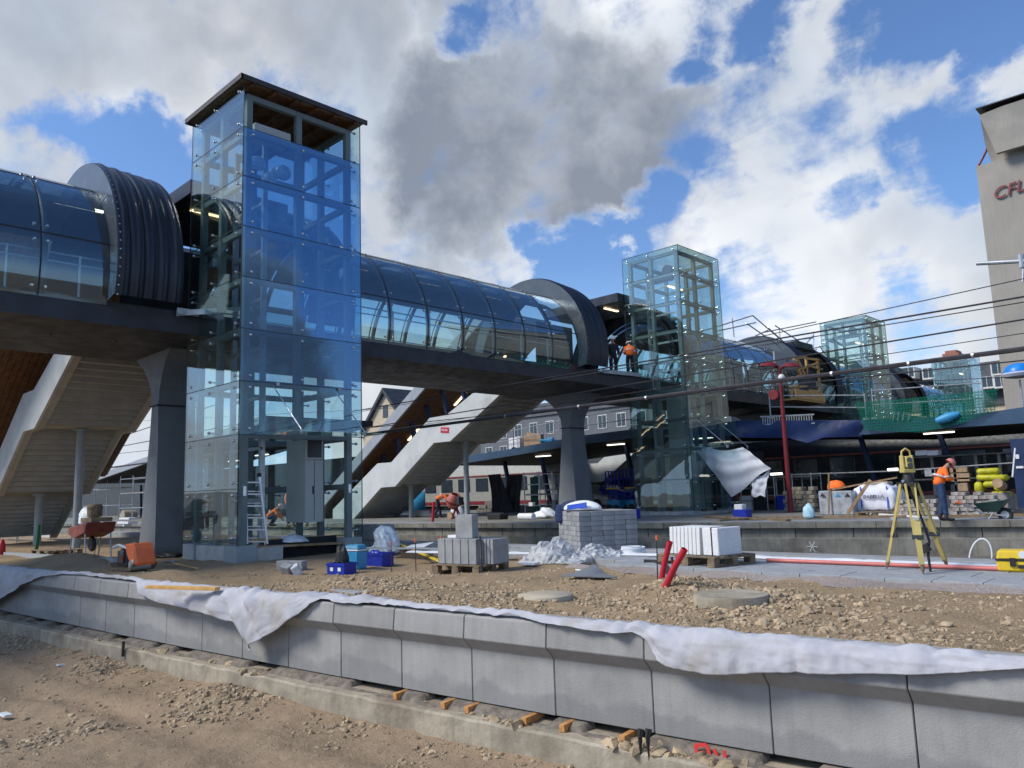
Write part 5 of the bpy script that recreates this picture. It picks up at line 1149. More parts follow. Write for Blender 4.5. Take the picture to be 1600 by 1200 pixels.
# marker stakes
for (x0, y0, y1, lb) in ((650, 893, 843, 'iron stake with a red tip left of the yellow staff end'), (690, 890, 838, 'iron stake with a red tip just left of the small pallet'), (1027, 906, 838, 'iron stake with a red tip left of the red pipes'), (1051, 916, 872, 'short iron stake in front of the right red pipe'), (612, 893, 848, 'thin iron stake beside the blue trays')):
    p = GP(x0, y0); q_ = PY(x0-1, y1, p.y); t = thing('marker_stake', p, lb, 'stake', 'iron marker stakes in the gravel'); mb = MB(); mb.tube([p-Vector((0, 0, .1)), q_], .008, 6); mb.build('rod', M_timbero if False else M_steel, t)
    mb = MB(); mb.tube([q_-Vector((0, 0, .05)), q_+Vector((0, 0, .012))], .016, 8); mb.build('tip', M_or if 'short' not in lb else M_steel, t)
# levelling staff
a, b = GP(699, 886, .05), GP(618, 862, .22); mb = MB(); mb.bar(a, b, .06, .03); one(mb, 'levelling_staff', M_yel, 'yellow levelling staff leaning from the rubbish pile to the gravel', 'levelling staff')
# blue boxes and cool box
def crate(c, w, d, h, rz, mat, label, lid=False, name='plastic_crate', cat='crate', fill=None):
    t = thing(name, c, label, cat, rz=rz); M = Euler((0, 0, rz)).to_matrix(); L_ = rot(c, rz)
    mb = MB(); th = .02
    for x, y, a, b in ((0, -d/2, w, th), (0, d/2, w, th), (-w/2, 0, th, d), (w/2, 0, th, d)): mb.box(L_(x, y, h/2), (a+th, b, h) if b == th else (a, b-th, h), (0, 0, rz))
    mb.box(L_(0, 0, .02), (w-th, d-th, .03), (0, 0, rz)); mb.build('shell', mat, t)
    mb = MB()
    for x, y, a, b in ((0, -d/2-.012, w+.06, .02), (0, d/2+.012, w+.06, .02), (-w/2-.012, 0, .02, d+.01), (w/2+.012, 0, .02, d+.01)): mb.box(L_(x, y, h-.03), (a, b, .035), (0, 0, rz))
    mb.build('rim', mat, t); return t, L_
t, L_ = crate(GP(534, 897), .40, .30, .21, R(12), M_bluep, 'dark blue plastic crate nearest the camera, left of the cool box')
for x in (-.09, .10):
    mb = MB(); mb.box(L_(x, -.166, .10), (.075, .004, .065), (0, 0, R(12))); mb.build('paper_label', M_white, t)
blob('tool_bag', L_(0.0, .02, .16)-Vector((0, 0, 0)), (.13, .11, .26), M_black, 'black bag of tools standing in the front blue crate', 'bag', 41, .4)
c = GP(556, 889); t = thing('cool_box', c, 'light blue cool box with a rounded lid beside the dark blue crate', 'cool box'); L_ = rot(c, R(12))
mb = MB(); mb.box(L_(0, 0, .17), (.34, .26, .34), (0, 0, R(12)), taper=(1.06, 1.06)); mb.build('box', M_cyan, t, bevel=.02)
mb = MB(); mb.box(L_(0, 0, .355), (.38, .30, .03), (0, 0, R(12))); mb.build('band', M_whites, t, bevel=.008)
mb = MB(); mb.box(L_(0, 0, .415), (.38, .29, .09), (0, 0, R(12)), taper=(.8, .75)); mb.build('lid', pm('lid_blue', (.05, .25, .42), .4), t, bevel=.02)
t, L_ = crate(GP(590, 884), .50, .34, .26, R(14), M_bluep, 'larger dark blue plastic crate filled with bits, right of the cool box')
blob('rag_pile', L_(-.05, 0, .14), (.18, .12, .14), M_bluep, 'blue rags heaped in the larger blue crate', 'rags', 43)
# rubbish
blob('foil_bundle', GP(600, 868), (.34, .22, .42), M_foil, 'crumpled shiny foil and paper bundle behind the blue crates', 'foil', 45, .8)
mb = MB(); c = GP(652, 871); mb.box(c+Vector((0, 0, .08)), (.60, .40, .16), (.12, .1, .3)); one(mb, 'cardboard_box', M_card, 'collapsed brown cardboard box under the yellow staff', 'cardboard box', bevel=.01)
mb = MB(); mb.box(c+Vector((-.05, .05, .24)), (.62, .42, .012), (.18, -.10, .3)); one(mb, 'paper_sheet', M_whites, 'white sheet lying tilted on the cardboard box', 'sheet')
c = GP(590, 858); c.z = -1.2; mb = MB(); mb.bb(c.x-.9, c.x+.4, 12.2, 12.6, -1.15, -.75); one(mb, 'grey_box', M_kerb, 'grey box with a black strip on top behind the foil bundle', 'box', bevel=.01)
# tower foot clutter
mb = MB(); c = GP(462, 893)
for i, (dx, dy, a) in enumerate(((-.30, .1, 0),)): mb.box(c+Vector((dx-.02, dy, .09)), (.62, .16, .18), (0, 0, .35))
one(mb, 'kerb_stone', M_kerb, 'long concrete kerb lying in front of the tower opening', 'kerb stone', bevel=.01)
for i, (px, py, r_) in enumerate(((449, 897, .2), (463, 898, -.5))):
    mb = MB(); c = GP(px, py); mb.box(c+Vector((0, 0, .08)), (.22, .14, .19), (.5, .15, r_)); one(mb, 'cut_kerb', M_foil if i else M_kerb, ['tilted broken kerb piece nearest the tower corner', 'silvery channel piece leaning on the kerb stone'][i], 'kerb piece', bevel=.008)
# step ladder inside the tower opening, planks
def ladder_x(px0, px1, top, bot, y, label):
    t = thing('step_ladder', PX(px0, bot, -17.1), label, 'ladder'); mb = MB()
    A, B, C_, D_ = PX(386, 853, -17.0), PX(418, 853, -17.0), PX(383, 742, -17.05), PX(405, 742, -17.05)
    for a, b in ((A, C_), (B, D_)): mb.bar(a, b, .05, .025)
    for i in range(6): s_ = i/6+.06; mb.bar(A.lerp(C_, s_), B.lerp(D_, s_), .03, .03)
    mb.build('front_frame', M_alu, t)
    mb = MB(); A2, B2 = A+Vector((-.55, .15, .0)), B+Vector((-.55, .15, .0))
    for a, b in ((A2, C_), (B2, D_)): mb.bar(a, b, .04, .022)
    for i in range(5): s_ = i/6+.1; mb.bar(A2.lerp(C_, s_), B2.lerp(D_, s_), .025, .025)
    mb.build('rear_frame', M_alu, t); mb = MB()
    for a in (A, B, A2, B2): mb.box(a+Vector((0, 0, .02)), (.06, .07, .05))
    for a in (C_, D_): mb.box(a, (.08, .07, .09))
    mb.build('rubber_feet', M_black, t)
ladder_x(386, 418, 742, 853, 9, 'folding aluminium ladder standing in the opening of the nearest lift tower')
mb = MB(); A, B = PX(377, 856, -16.95), PX(540, 848, -16.95); mb.bar(A, B, .24, .05); one(mb, 'scaffold_board', M_plank, 'long wooden scaffold board across the opening of the nearest lift tower', 'board')
mb = MB(); A, B = PX(380, 845, -17.35), PX(545, 836, -17.35); mb.bar(A, B, .22, .04); one(mb, 'scaffold_board', M_timber, 'second wooden board lying behind the front one in the tower opening', 'board')
c = PX(458, 843, -17.3); blob('wrapped_parcel', c-Vector((0, 0, .09)), (.30, .42, .16), M_foil, 'parcel wrapped in clear plastic on the boards in the tower opening', 'parcel', 47, .2)
# timber on the cloth
a, b = GP(232, 918), GP(340, 920); mb = MB(); z = -1.15; a = PZ(231, 917, z); b = PZ(340, 920, z); mb.bar(a, b, .09, .045); one(mb, 'timber', pm('fresh_timber', (.62, .36, .12), .65, var=.15, vs=10), 'fresh yellow timber lying on the platform edge beside the cloth', 'timber', bevel=.003)
# shovel
a, b = GP(272, 887, .04), GP(310, 891, .03); t = thing('shovel', a, 'dusty grey shovel lying on the soil in front of the nearest lift tower', 'shovel')
mb = MB(); P = []
for i in range(9):
    u = i/8; w = .15*math.sin(math.pi*min(1, .25+u*.75))**.6; P.append([(a.x-.32+.30*u, a.y+w*(v-.5)*2, a.z+.05+.05*(v-.5)**2*4) for v in (0, .25, .5, .75, 1)])
mb.grid(P); mb.build('blade', M_galv, t, solid=.008); mb = MB(); mb.tube([a+Vector((-.03, 0, .05)), b], .018, 8); mb.build('handle', M_timber, t)
# plate compactor with an orange cover
c = GP(208, 890); t = thing('plate_compactor', c, 'plate compactor with an orange hood and muddy base left of the nearest lift tower', 'plate compactor', rz=R(10)); L_ = rot(c, R(10)); E3 = (0, 0, R(10))
mb = MB(); mb.prism([(-.42, .10), (-.34, .0), (.30, .0), (.40, .12), (.36, .14), (.28, .05), (-.30, .05), (-.38, .14)], 'y', -.24, .24); mb.v = [tuple(L_(*v)) for v in mb.v]; mb.build('base_plate', M_timbero, t)
mb = MB(); mb.box(L_(-.12, 0, .22), (.34, .30, .26), E3); mb.lathe([(0, -.17), (.12, -.16), (.12, .16), (0, .17)], L_(-.12, 0, .28), 14, Matrix.Rotation(R(90), 3, 'X')); mb.build('engine', M_steel, t, bevel=.01)
mb = MB(); mb.box(L_(-.1, -.17, .20), (.14, .04, .14), E3); mb.build('exhaust', pm('rusty', (.16, .06, .04), .8), t, bevel=.01)
mb = MB(); mb.prism([(.02, .48), (.28, .50), (.36, .40), (.44, .12), (.38, .08), (.22, .10), (.10, .28)], 'y', -.20, .20); mb.v = [tuple(L_(*v)) for v in mb.v]; mb.build('orange_hood', M_or, t, bevel=.03)
mb = MB(); mb.lathe([(0, 0), (.05, 0), (.05, .01), (0, .01)], L_(.33, -.205, .16), 14, Matrix.Rotation(R(90), 3, 'X')); mb.build('badge', M_whites, t)
mb = MB(); mb.tube([L_(.05, -.15, .4), L_(-.25, -.15, .46), L_(-.45, -.15, .40)], .025, 8); mb.tube([L_(.05, .15, .4), L_(-.25, .15, .46), L_(-.45, .15, .40)], .025, 8); mb.build('handle', M_whites, t, smooth=True)
mb = MB(); mb.lathe([(0, -.18), (.09, -.17), (.09, .17), (0, .18)], L_(.30, -.05, .10), 16, Matrix.Rotation(R(90), 3, 'X')); mb.build('roller', M_kerb, t, smooth=True)
# kerb strip, pallet, trestle table at far left
mb = MB(); a, b = GP(8, 867, .02), GP(180, 879, .03); mb.bar(a, b, .09, .12); one(mb, 'kerb_strip', M_post, 'pale kerb strip half buried left of the plate compactor', 'kerb')
c = GP(88, 866, .0); pallet(c, R(2), 'flat old pallet lying on the soil near the left edge', L=1.5, W=.9)
c = GP(142, 872); t = thing('wheelbarrow', c, 'rust red wheelbarrow on thin legs loaded with bags near the left staircase', 'wheelbarrow'); S = 1.0
mb = MB(); z = c.z; x, y = c.x, c.y
mb.prism([(x-.75, z+.78), (x+.70, z+.92), (x+.55, z+.66), (x-.15, z+.52), (x-.70, z+.60)], 'y', y-.35, y+.35); mb.build('tray', pm('rust_red', (.20, .05, .035), .7, var=.3), t, bevel=.02)
mb = MB()
for s_ in (-.3, .3): mb.tube([(x-.55, y+s_, z+.6), (x-.70, y+s_, z)], .02, 6); mb.tube([(x-.25, y+s_, z+.56), (x-.40, y+s_, z)], .02, 6); mb.tube([(x+.45, y+s_, z+.66), (x+.55, y+s_, z)], .02, 6)
mb.build('legs', M_galv, t); mb = MB(); mb.lathe([(0, -.05), (.17, -.05), (.2, 0), (.17, .05), (0, .05)], (x+.05, y, z+.36), 18, Matrix.Rotation(R(90), 3, 'X')); mb.build('wheel', M_black, t, smooth=True)
blob('sand_bag', (x-.25, y, z+.80), (.35, .25, .36), M_sheet if False else M_white, 'white bag slumped on the red wheelbarrow', 'bag', 51, .35)
mb = MB(); mb.lathe([(0, 0), (.17, .0), (.19, .25), (.15, .32), (0, .33)], (x+.15, y, z+1.05), 16); mb.box((x+.3, y, z+.98), (.8, .5, .10)); one(mb, 'rusty_bucket', M_timbero, 'rusty bucket and boards on top of the red wheelbarrow', 'bucket')
c = GP(56, 862); mb = MB(); mb.tube([c, c+Vector((.12, 0, .25)), c+Vector((.18, 0, .55)), c+Vector((.19, 0, .85))], .05, 10); one(mb, 'green_pipe', pm('green_pipe', (.01, .13, .04), .5), 'dark green pipe standing bent below the left staircase', 'pipe', smooth=True)
c = GP(2, 866); mb = MB(); mb.tube([c, c+Vector((.06, 0, .25)), c+Vector((.10, 0, .45))], [.11, .09, .03], 10); one(mb, 'red_sack', M_rblock, 'red sack at the left edge of the picture', 'sack', smooth=True)
mb = MB(); a = GP(0, 845); a = PY(-10, 824, a.y); b = PY(64, 822, a.y); mb.bar(a, b, .30, .04)
for f in (.15, .55, .95): p = a.lerp(b, f); mb.bar(p, p-Vector((.15, 0, .85)), .04); mb.bar(p, p-Vector((-.15, 0, .85)), .04)
one(mb, 'trestle_bench', M_post, 'low trestle bench with a pale board under the left staircase', 'bench')
blob('black_film', GP(262, 870), (.55, .25, .10), M_black, 'black plastic film bunched round the foot of the nearest pier', 'film', 53, .5)
# plastic sheeting heap
def heap(name, pts_, mat, label, cat, seed, hgt):
    c = pts_[0]; ax, ay = pts_[1]; r2 = np.random.default_rng(seed); a, b = 22, 13; P = np.zeros((a, b, 3))
    for i in range(a):
        for j in range(b):
            u = -1+2*i/(a-1); v = -1+2*j/(b-1); sq = math.sqrt(max(0, 1-.45*v*v)); x = c.x+ax*u*sq+(r2.random()-.5)*ax*.085; y = c.y+ay*v*math.sqrt(max(0, 1-.45*u*u))+(r2.random()-.5)*ay*.13
            e = max(0, 1-max(abs(u), abs(v))**2.2); k = fbm(np.array([u*1.4]), np.array([v*1.1]), .9, seed, 2)[0]
            P[i, j] = (x, y, float(gz(x, y))+.015+hgt*e**.55*max(.12, .50+1.0*k+.42*(r2.random()-.5)))
    mb = MB(); mb.grid([[tuple(q) for q in r_] for r_ in P]); mb.f = [t for f in mb.f for t in ((f[0], f[1], f[2]), (f[0], f[2], f[3]))]
    o = one(mb, name, mat, label, cat); m_ = o.modifiers.new('s', 'SUBSURF'); m_.subdivision_type = 'SIMPLE'; m_.levels = m_.render_levels = 2
    tx = bpy.data.textures.new('crumple', 'VORONOI'); tx.noise_scale = .09; dm = o.modifiers.new('d', 'DISPLACE'); dm.texture = tx; dm.strength = .035
    return o
heap('plastic_sheeting', (GP(868, 878), (.75, .42)), M_sheet, 'large heap of crumpled translucent plastic sheeting on the gravel', 'sheeting', 5, .42)
heap('plastic_sheeting', (GP(930, 876), (.55, .40)), M_sheet, 'crumpled plastic sheeting in front of the tall paver stack', 'sheeting', 15, .34)
mb = MB(); c = GP(827, 884, .02); mb.box(c+Vector((0, 0, .02)), (.30, .2, .03), (0.05, 0, .2)); one(mb, 'paper_sheet', M_white, 'white folded sheet lying left of the sheeting heap', 'sheet')
c = GP(922, 903, .01); P = []
for i in range(13):
    u = i/12; w = .26*(1-u)**.7+.02; zz = .12*math.sin(math.pi*min(1, u*1.6))*(1 if u < .6 else .2); P.append([(c.x-.33+.78*u, c.y-w+2*w*v, float(gz(c.x, c.y))+.03+zz*(v)) for v in (0, .33, .66, 1)])
mb = MB(); mb.grid(P); one(mb, 'metal_plate', M_pier, 'bent grey sheet metal offcut lying in front of the sheeting', 'metal sheet', solid=.01)
# hose coil
c = GP(990, 873, .03); t = MB()
ps = [c+Vector((.20*math.cos(a)*(1+.06*math.sin(a*.7)), .20*math.sin(a)*(1+.05*math.cos(a*.9)), .02+.012*a/6.28*2.0)) for a in np.linspace(0, 6.28*7, 220)]
t.tube(ps, .013, 6); one(t, 'hose_coil', M_white, 'coil of white hose beside the sheeting heap', 'hose', smooth=True)
# manholes
c = GP(852, 930, .03); mb = MB(); mb.lathe([(0, .0), (.31, .0), (.32, -.01), (.32, -.1), (0, -.1)], c-Vector((0, 0, .015)), 40); one(mb, 'manhole_cover', pm('sandy_cover', (.42, .36, .27), .9, var=.15, bump=.3), 'flat sandy round manhole cover level with the gravel', 'manhole cover', smooth=True)
c = GP(1142, 938, .0); mb = MB(); mb.lathe([(0, .065), (.36, .065), (.365, .055), (.365, -.1), (0, -.1)], c, 48); one(mb, 'manhole_ring', M_foot, 'raised round concrete manhole ring surrounded by stones', 'manhole', smooth=True)
mb = MB(); c = GP(552, 925, .015); mb.box(c, (.7, .32, .03), (0, 0, -.12)); one(mb, 'loose_slab', M_kerb, 'flat dusty slab lying in the gravel behind the rolled cloth', 'slab', bevel=.005)

# tripod with the surveying instrument
feet = [PZ(1385, 890, -1.172), PZ(1443, 898, -1.172), PZ(1481, 887, -1.172)]; cx = (feet[0]+feet[1]+feet[2])/3
hd = PY(1420, 756, cx.y); cx = Vector((hd.x, cx.y, hd.z)); t = thing('surveying_tripod', Vector((cx.x, cx.y, -1.172)), 'yellow wooden surveying tripod standing on the paved strip', 'tripod')
for i, f in enumerate(feet):
    top_ = cx+(Vector((f.x, f.y, cx.z))-cx).normalized()*.09; mid = top_.lerp(f, .60); d = (f-top_).normalized(); sd_ = d.cross(Vector((0, 0, 1))).normalized()
    lg = MB()
    for s_ in (-1, 1): lg.bar(top_+sd_*.055*s_, mid+sd_*.034*s_, .022, .03)
    kx = top_.lerp(f, .40); lg.bar(kx, mid, .085, .028); lg.bar(mid-d*.05, f-d*.10, .062, .03)
    g_ = lg.build('leg', M_yleg, t)
    bk = MB(); bk.box(mid, (.12, .06, .055)); bk.build('clamp', M_steel, g_); bk = MB(); bk.box(kx, (.10, .045, .03)); bk.build('clamp', M_galv, g_)
    sh = MB(); sh.lathe([(.028, .0), (.022, -.05), (.002, -.11)], f-d*.10, 10, (-d).to_track_quat('Z', 'Y').to_matrix()) if False else sh.tube([f-d*.12, f-d*.06, f], [.03, .022, .003], 8); sh.build('foot_spike', M_timbero, g_)
    hg = MB(); hg.box(top_, (.10, .06, .05)); hg.build('hinge', M_black, g_)
mb = MB(); mb.lathe([(0, -.03), (.10, -.03), (.11, .02), (0, .02)], cx, 20); mb.build('head_plate', M_steel, t)
mb = MB(); sp = cx+Vector((.03, -.06, -.1)); mb.tube([sp, sp+Vector((.10, 0, -.35)), sp+Vector((.16, 0, -.62)), sp+Vector((.13, 0, -.80)), sp+Vector((.14, 0, -1.05))], .018, 6); mb.box(sp+Vector((.10, -.02, -.72)), (.14, .04, .10), (0, -.5, 0)); mb.build('carry_strap', M_black, t)
t = thing('total_station', cx+Vector((0, 0, .022)), 'yellow surveying instrument with two dark lenses on top of the tripod', 'surveying instrument'); b0 = cx+Vector((0, 0, .022)); rz = view
L_ = rot(b0, rz)
mb = MB(); mb.lathe([(.075, 0), (.075, .05), (.06, .07), (.055, .12), (0, .12)], b0, 20); mb.build('tribrach', M_black, t, smooth=True)
mb = MB(); mb.box(L_(0, 0, .145), (.155, .12, .05), (0, 0, rz)); 
for s_ in (-1, 1): mb.box(L_(s_*.060, 0, .25), (.032, .10, .19), (0, 0, rz), taper=(.9, .8))
mb.build('alidade', M_yleg, t, bevel=.008)
mb = MB(); mb.box(L_(0, 0, .26), (.080, .13, .15), (0, 0, rz), taper=(.85, .8)); sc_ = mb.build('telescope', M_yleg, t, bevel=.012)
for zz in (.215, .285):
    mb = MB(); mb.lathe([(0, 0), (.030, 0), (.030, .018), (0, .018)], L_(0, -.075, zz), 16, Matrix.Rotation(rz, 3, 'Z')@Matrix.Rotation(R(90), 3, 'X')); mb.build('lens', M_win, sc_)
mb = MB(); mb.tube([L_(-.060, 0, .33), L_(-.05, 0, .40), L_(0, 0, .435), L_(.05, 0, .40), L_(.060, 0, .33)], .013, 8); mb.build('carry_handle', M_yleg, t, smooth=True)
mb = MB(); mb.lathe([(0, -.0), (.02, 0), (.02, .03), (0, .03)], L_(-.10, -.05, .0), 10); mb.build('screw', M_chrome, t)
# yellow equipment case
c = PZ(1590, 892, -1.172); t = thing('equipment_case', c, 'yellow hard equipment case lying at the right edge on the paved strip', 'case', rz=view*.2)
L_ = rot(c, view*.2); E3 = (0, 0, view*.2)
mb = MB(); mb.box(L_(.06, 0, .075), (.50, .34, .14), E3, taper=(1.06, 1.06)); mb.build('lower_shell', M_yel, t, bevel=.02)
mb = MB(); mb.box(L_(.06, 0, .20), (.52, .35, .11), E3, taper=(.93, .92)); mb.build('lid', M_yel, t, bevel=.02)
mb = MB(); mb.box(L_(.06, -.178, .145), (.54, .02, .02), E3); mb.build('seam', M_black, t); mb = MB(); mb.box(L_(-.03, -.185, .12), (.06, .03, .10), E3); mb.box(L_(.12, -.19, .07), (.20, .02, .04), E3); mb.build('latch', M_black, t)
mb = MB(); mb.lathe([(0, 0), (.045, 0), (.045, .006), (0, .006)], L_(.08, -.174, .21), 16, Matrix.Rotation(view*.2, 3, 'Z')@Matrix.Rotation(R(90), 3, 'X')); mb.build('badge', M_whites, t)
# pink pipe, plastic strips, white loop
mb = MB(); a, b = PZ(1198, 875, -1.14), PZ(1570, 889, -1.14); mb.tube([a, b], .028, 8); one(mb, 'pink_pipe', M_pink, 'long pink pipe lying along the paved strip behind the tripod', 'pipe', smooth=True)
for i, (x0, y0, x1, y1, lb) in enumerate(((640, 862, 1120, 868, 'long white plastic strip behind the pavers along the platform kerb'), (1110, 868, 1600, 886, 'white plastic strips spread behind the pink pipe'), (560, 856, 860, 860, 'grey white boards lying along the far kerb behind the small pallet'))):
    P = []
    for u in np.linspace(0, 1, 90):
        a = PZ(x0+(x1-x0)*u, y0+(y1-y0)*u, -1.15); n = fbm(np.array([u*9.]), np.array([i*3.]), 1., 60+i, 3)[0]; w = .13+.10*n
        P.append([(a.x, a.y-w, -1.155), (a.x, a.y-w*.4, -1.14+.02*abs(n)), (a.x, a.y+w*.4, -1.135+.03*abs(n)), (a.x, a.y+w+.1*n, -1.15)])
    mb = MB(); mb.grid(P); one(mb, 'plastic_strip', M_white if i < 2 else M_post, lb, 'plastic strip', smooth=True, solid=.006)
for (px, py, w, h, lb) in ((1532, 872, 13, 20, 'white hose loop standing up behind the pink pipe at the right'), (778+100, 858, 16, 4, 'white hose arching over the strip beside the tall paver stack')):
    c = PZ(px, py, -1.15); ps = [c+Vector((.012*w*math.cos(a)*.9+.05*math.sin(a), 0, .0135*h*max(0, math.sin(a)))) for a in np.linspace(0, math.pi, 18)]; mb = MB(); mb.tube(ps, .010, 6); one(mb, 'white_hose', M_white, lb, 'hose', smooth=True)

# ------------------------------------------------------------------ far platform: plant, stacks and clutter
def F(px, py): return PZ(px, py, P2Z)
def A(px, py, y): return PY(px, py, y)
def boxp(name, px0, px1, pyt, pyb, mat, label, cat, depth=.5, bevel=.01, rz=0, taper=None, y=None):
    a = F((px0+px1)/2, pyb) if y is None else PY((px0+px1)/2, pyb, y); l, r_ = PY(px0, pyb, a.y), PY(px1, pyb, a.y); t_ = PY((px0+px1)/2, pyt, a.y); h = t_.z-a.z
    mb = MB(); mb.box((a.x, a.y+depth/2, a.z+h/2), ((r_-l).length, depth, h), (0, 0, rz), taper=taper); return one(mb, name, mat, label, cat, bevel=bevel)
# white sheet blown out from the tower canopy
def quadsheet(name, pts, y, mat, label, cat, n=26, bulge=.25, seed=2, tri=None):
    (a, b, c, d) = [PY(*p, y+dy) for p, dy in zip(pts, (0, 0, -.25, -.1))]; P = []
    for i in range(n+1):
        u = i/n; row = []
        for j in range(n+1):
            v = j/n; p = (a.lerp(b, u)).lerp(d.lerp(c, u), v); w = bulge*math.sin(math.pi*v)*math.sin(math.pi*min(1, u+.1))+.05*math.sin(9*u+5*v+seed)+.03*math.sin(17*v-6*u)
            p.z -= .12*math.sin(math.pi*u)*(1-v)*.8; row.append((p.x, p.y-w, p.z+.05*math.sin(7*u+3*v)))
        P.append(row)
    mb = MB(); mb.grid(P); return one(mb, name, mat, label, cat, smooth=True, solid=.006)
M_thin = pm('thin_white_sheet', (.62, .64, .68), .55, var=.08, vs=4, bump=.3, bs=5)
quadsheet('hanging_sheet', ((1083, 697), (1160, 700), (1204, 731), (1143, 777)), 28.9, M_thin, 'white plastic sheet blowing out from the canopy of the second lift tower', 'sheet')
quadsheet('hanging_sheet', ((1174, 745), (1203, 733), (1195, 776), (1175, 775)), 28.8, M_thin, 'lower corner flap of the white sheet, hanging straight down', 'sheet', n=10, bulge=.04)
# red lamp mast
b = F(1236, 801); tp = PY(1214, 574, b.y); t = thing('lamp_mast', b, 'slim dark red lamp mast with two dish lamps right of the second lift tower', 'lamp post')
mb = MB(); mb.tube([b, (b.x, b.y, tp.z)], [.105, .07], 16); mb.build('pole', M_redst, t, smooth=True)
for s_, dx, dz in ((0, -.42, .12), (1, .55, -.05)):
    c = Vector((b.x+dx, b.y-.1*s_, tp.z+dz)); mb = MB(); mb.tube([(b.x, b.y, tp.z-.05), c], .04, 8); arm = mb.build('bracket', M_redst, t)
    mb = MB(); mb.lathe([(0, .16), (.16, .14), (.34, .04), (.40, -.04), (.36, -.05), (0, -.02)], c, 24, Euler((0, R(6), 0)).to_matrix()); h = mb.build('lamp_shade', M_redst, arm, smooth=True)
    mb = MB(); mb.lathe([(.30, -.05), (.22, -.12), (.10, -.16), (0, -.17)], c, 20); mb.build('lens', M_post, arm, smooth=True)
c = PY(1209, 617, b.y-.1); mb = MB(); mb.lathe([(0, -.06), (.20, -.06), (.22, 0), (.20, .06), (0, .06)], c, 20, Matrix.Rotation(R(90), 3, 'X')); mb.tube([c, (b.x, b.y, c.z)], .03, 6); mb.build('loudspeaker', M_redst, t)
mb = MB(); mb.lathe([(0, .14), (.10, .10), (.14, 0), (.10, -.10), (0, -.14)], Vector((b.x+.14, b.y-.16, tp.z-.45)), 14); mb.build('globe', M_whites, t, smooth=True)
# timber frame round the opening in the bridge
YF = PX(1259, 600, -18.5).y; t = thing('timber_cage', (-18.6, YF+.8, 4.0), 'yellow timber work frame on the side of the bridge between the second and third towers', 'timber frame')
def fb_(p, q, w=.12, xx=-18.45): 
    mb = MB(); mb.bar(PX(*p, xx), PX(*q, xx), w, w); mb.build('beam', M_timber, t)
for p, q in (((1259, 557), (1263, 624)), ((1277, 561), (1282, 622)), ((1240, 561), (1259, 557)), ((1259, 560), (1277, 562)), ((1244, 576), (1262, 574)), ((1262, 571), (1278, 576)), ((1259, 573), (1277, 568)), ((1246, 563), (1257, 586)), ((1240, 568), (1252, 588)), ((1246, 588), (1262, 586)), ((1237, 590), (1256, 590)), ((1238, 616), (1262, 618)), ((1246, 600), (1247, 622)), ((1238, 606), (1238, 624)), ((1263, 610), (1281, 612)), ((1235, 604), (1262, 604))): fb_(p, q)
mb = MB(); a, b2_, c, d = PX(1237, 618, -18.4), PX(1262, 622, -18.4), PX(1282, 619, -18.4), PX(1250, 614, -18.4); y0, y1 = a.y, c.y
mb.bb(-19.4, -18.2, y0, y1, a.z-.25, a.z-.15); mb.build('platform_deck', M_timber, t); mb = MB(); mb.bb(-18.22, -18.15, y0, y1, a.z-.15, a.z+.35); mb.build('toe_board', M_timber, t)
mb = MB(); mb.bb(-19.2, -19.1, y0-.2, y0+1.2, a.z, a.z+2.6); mb.build('back_sheet', M_fasc, t)
# membrane bulging over the hood, scaffold tubes above it
hang('roof_membrane', M_fasc, [(0, 1212, 543), (.3, 1222, 549), (.6, 1232, 560), (1, 1238, 580)], [(0, 1219, 541), (.3, 1236, 552), (.6, 1240, 570), (1, 1247, 600)], 45.0, 'pale wrinkled membrane on the hood beside the timber frame', 'membrane', n=20, m=8, amp=.08)
t = thing('roof_scaffold', PX(1190, 545, -20.5), 'galvanised scaffold tubes over the bridge roof left of the third lift tower', 'scaffolding')
for p, q in (((1086, 521), (1176, 493)), ((1176, 493), (1245, 552)), ((1166, 505), (1224, 545)), ((1122, 517), (1181, 504)), ((1210, 508), (1262, 542)), ((1190, 520), (1275, 503)), ((1200, 512), (1240, 548)), ((1144, 497), (1147, 527)), ((1218, 515), (1219, 541)), ((1271, 521), (1271, 551)), ((1250, 548), (1271, 524)), ((1180, 525), (1200, 516)), ((1240, 556), (1276, 546)), ((1280, 540), (1293, 558)), ((1222, 534), (1270, 528)), ((1236, 552), (1290, 540))):
    mb = MB(); mb.tube([PX(*p, -20.0), PX(*q, -20.0)], .035, 6); mb.build('tube', M_galv, t)
# things right of the second tower
def stack(px0, px1, pyt, pyb, nx, nz, label, cat, mat, name, group, depth=.4):
    a = F((px0+px1)/2, pyb); l, r_, tt_ = PY(px0, pyb, a.y), PY(px1, pyb, a.y), PY(px0, pyt, a.y); w = (r_-l).length/nx; h = (tt_.z-l.z)/nz; proto = None
    for i in range(nx):
        for k in range(nz):
            if k == nz-1 and random.random() < .3: continue
            if proto is None: mb = MB(); mb.box((0, 0, h/2), (w*.96, depth, h*.94)); proto = o = mb.build(name, mat, bevel=.01)
            else: o = proto.copy(); COL.objects.link(o)
            p = l.lerp(r_, (i+.5+(.25 if k % 2 else -.05))/nx); o.location = (p.x, a.y+random.uniform(-.05, .05)+depth/2, P2Z+.02+k*h); o.rotation_euler = (0, 0, random.uniform(-.06, .06)+(r_-l).to_2d().angle_signed(Vector((1, 0))) if False else random.uniform(-.06, .06)); tag(o, label, cat, group)
stack(1486, 1558, 770, 806, 6, 6, 'grey brown stone block in the wide stack behind the wheelbarrow', 'stone block', M_brown, 'stone_block', 'stone blocks behind the wheelbarrow')
stack(1402, 1462, 782, 806, 6, 4, 'grey stone block in the low stack seen behind the tripod legs', 'stone block', M_brown, 'stone_block', 'stone blocks behind the tripod')
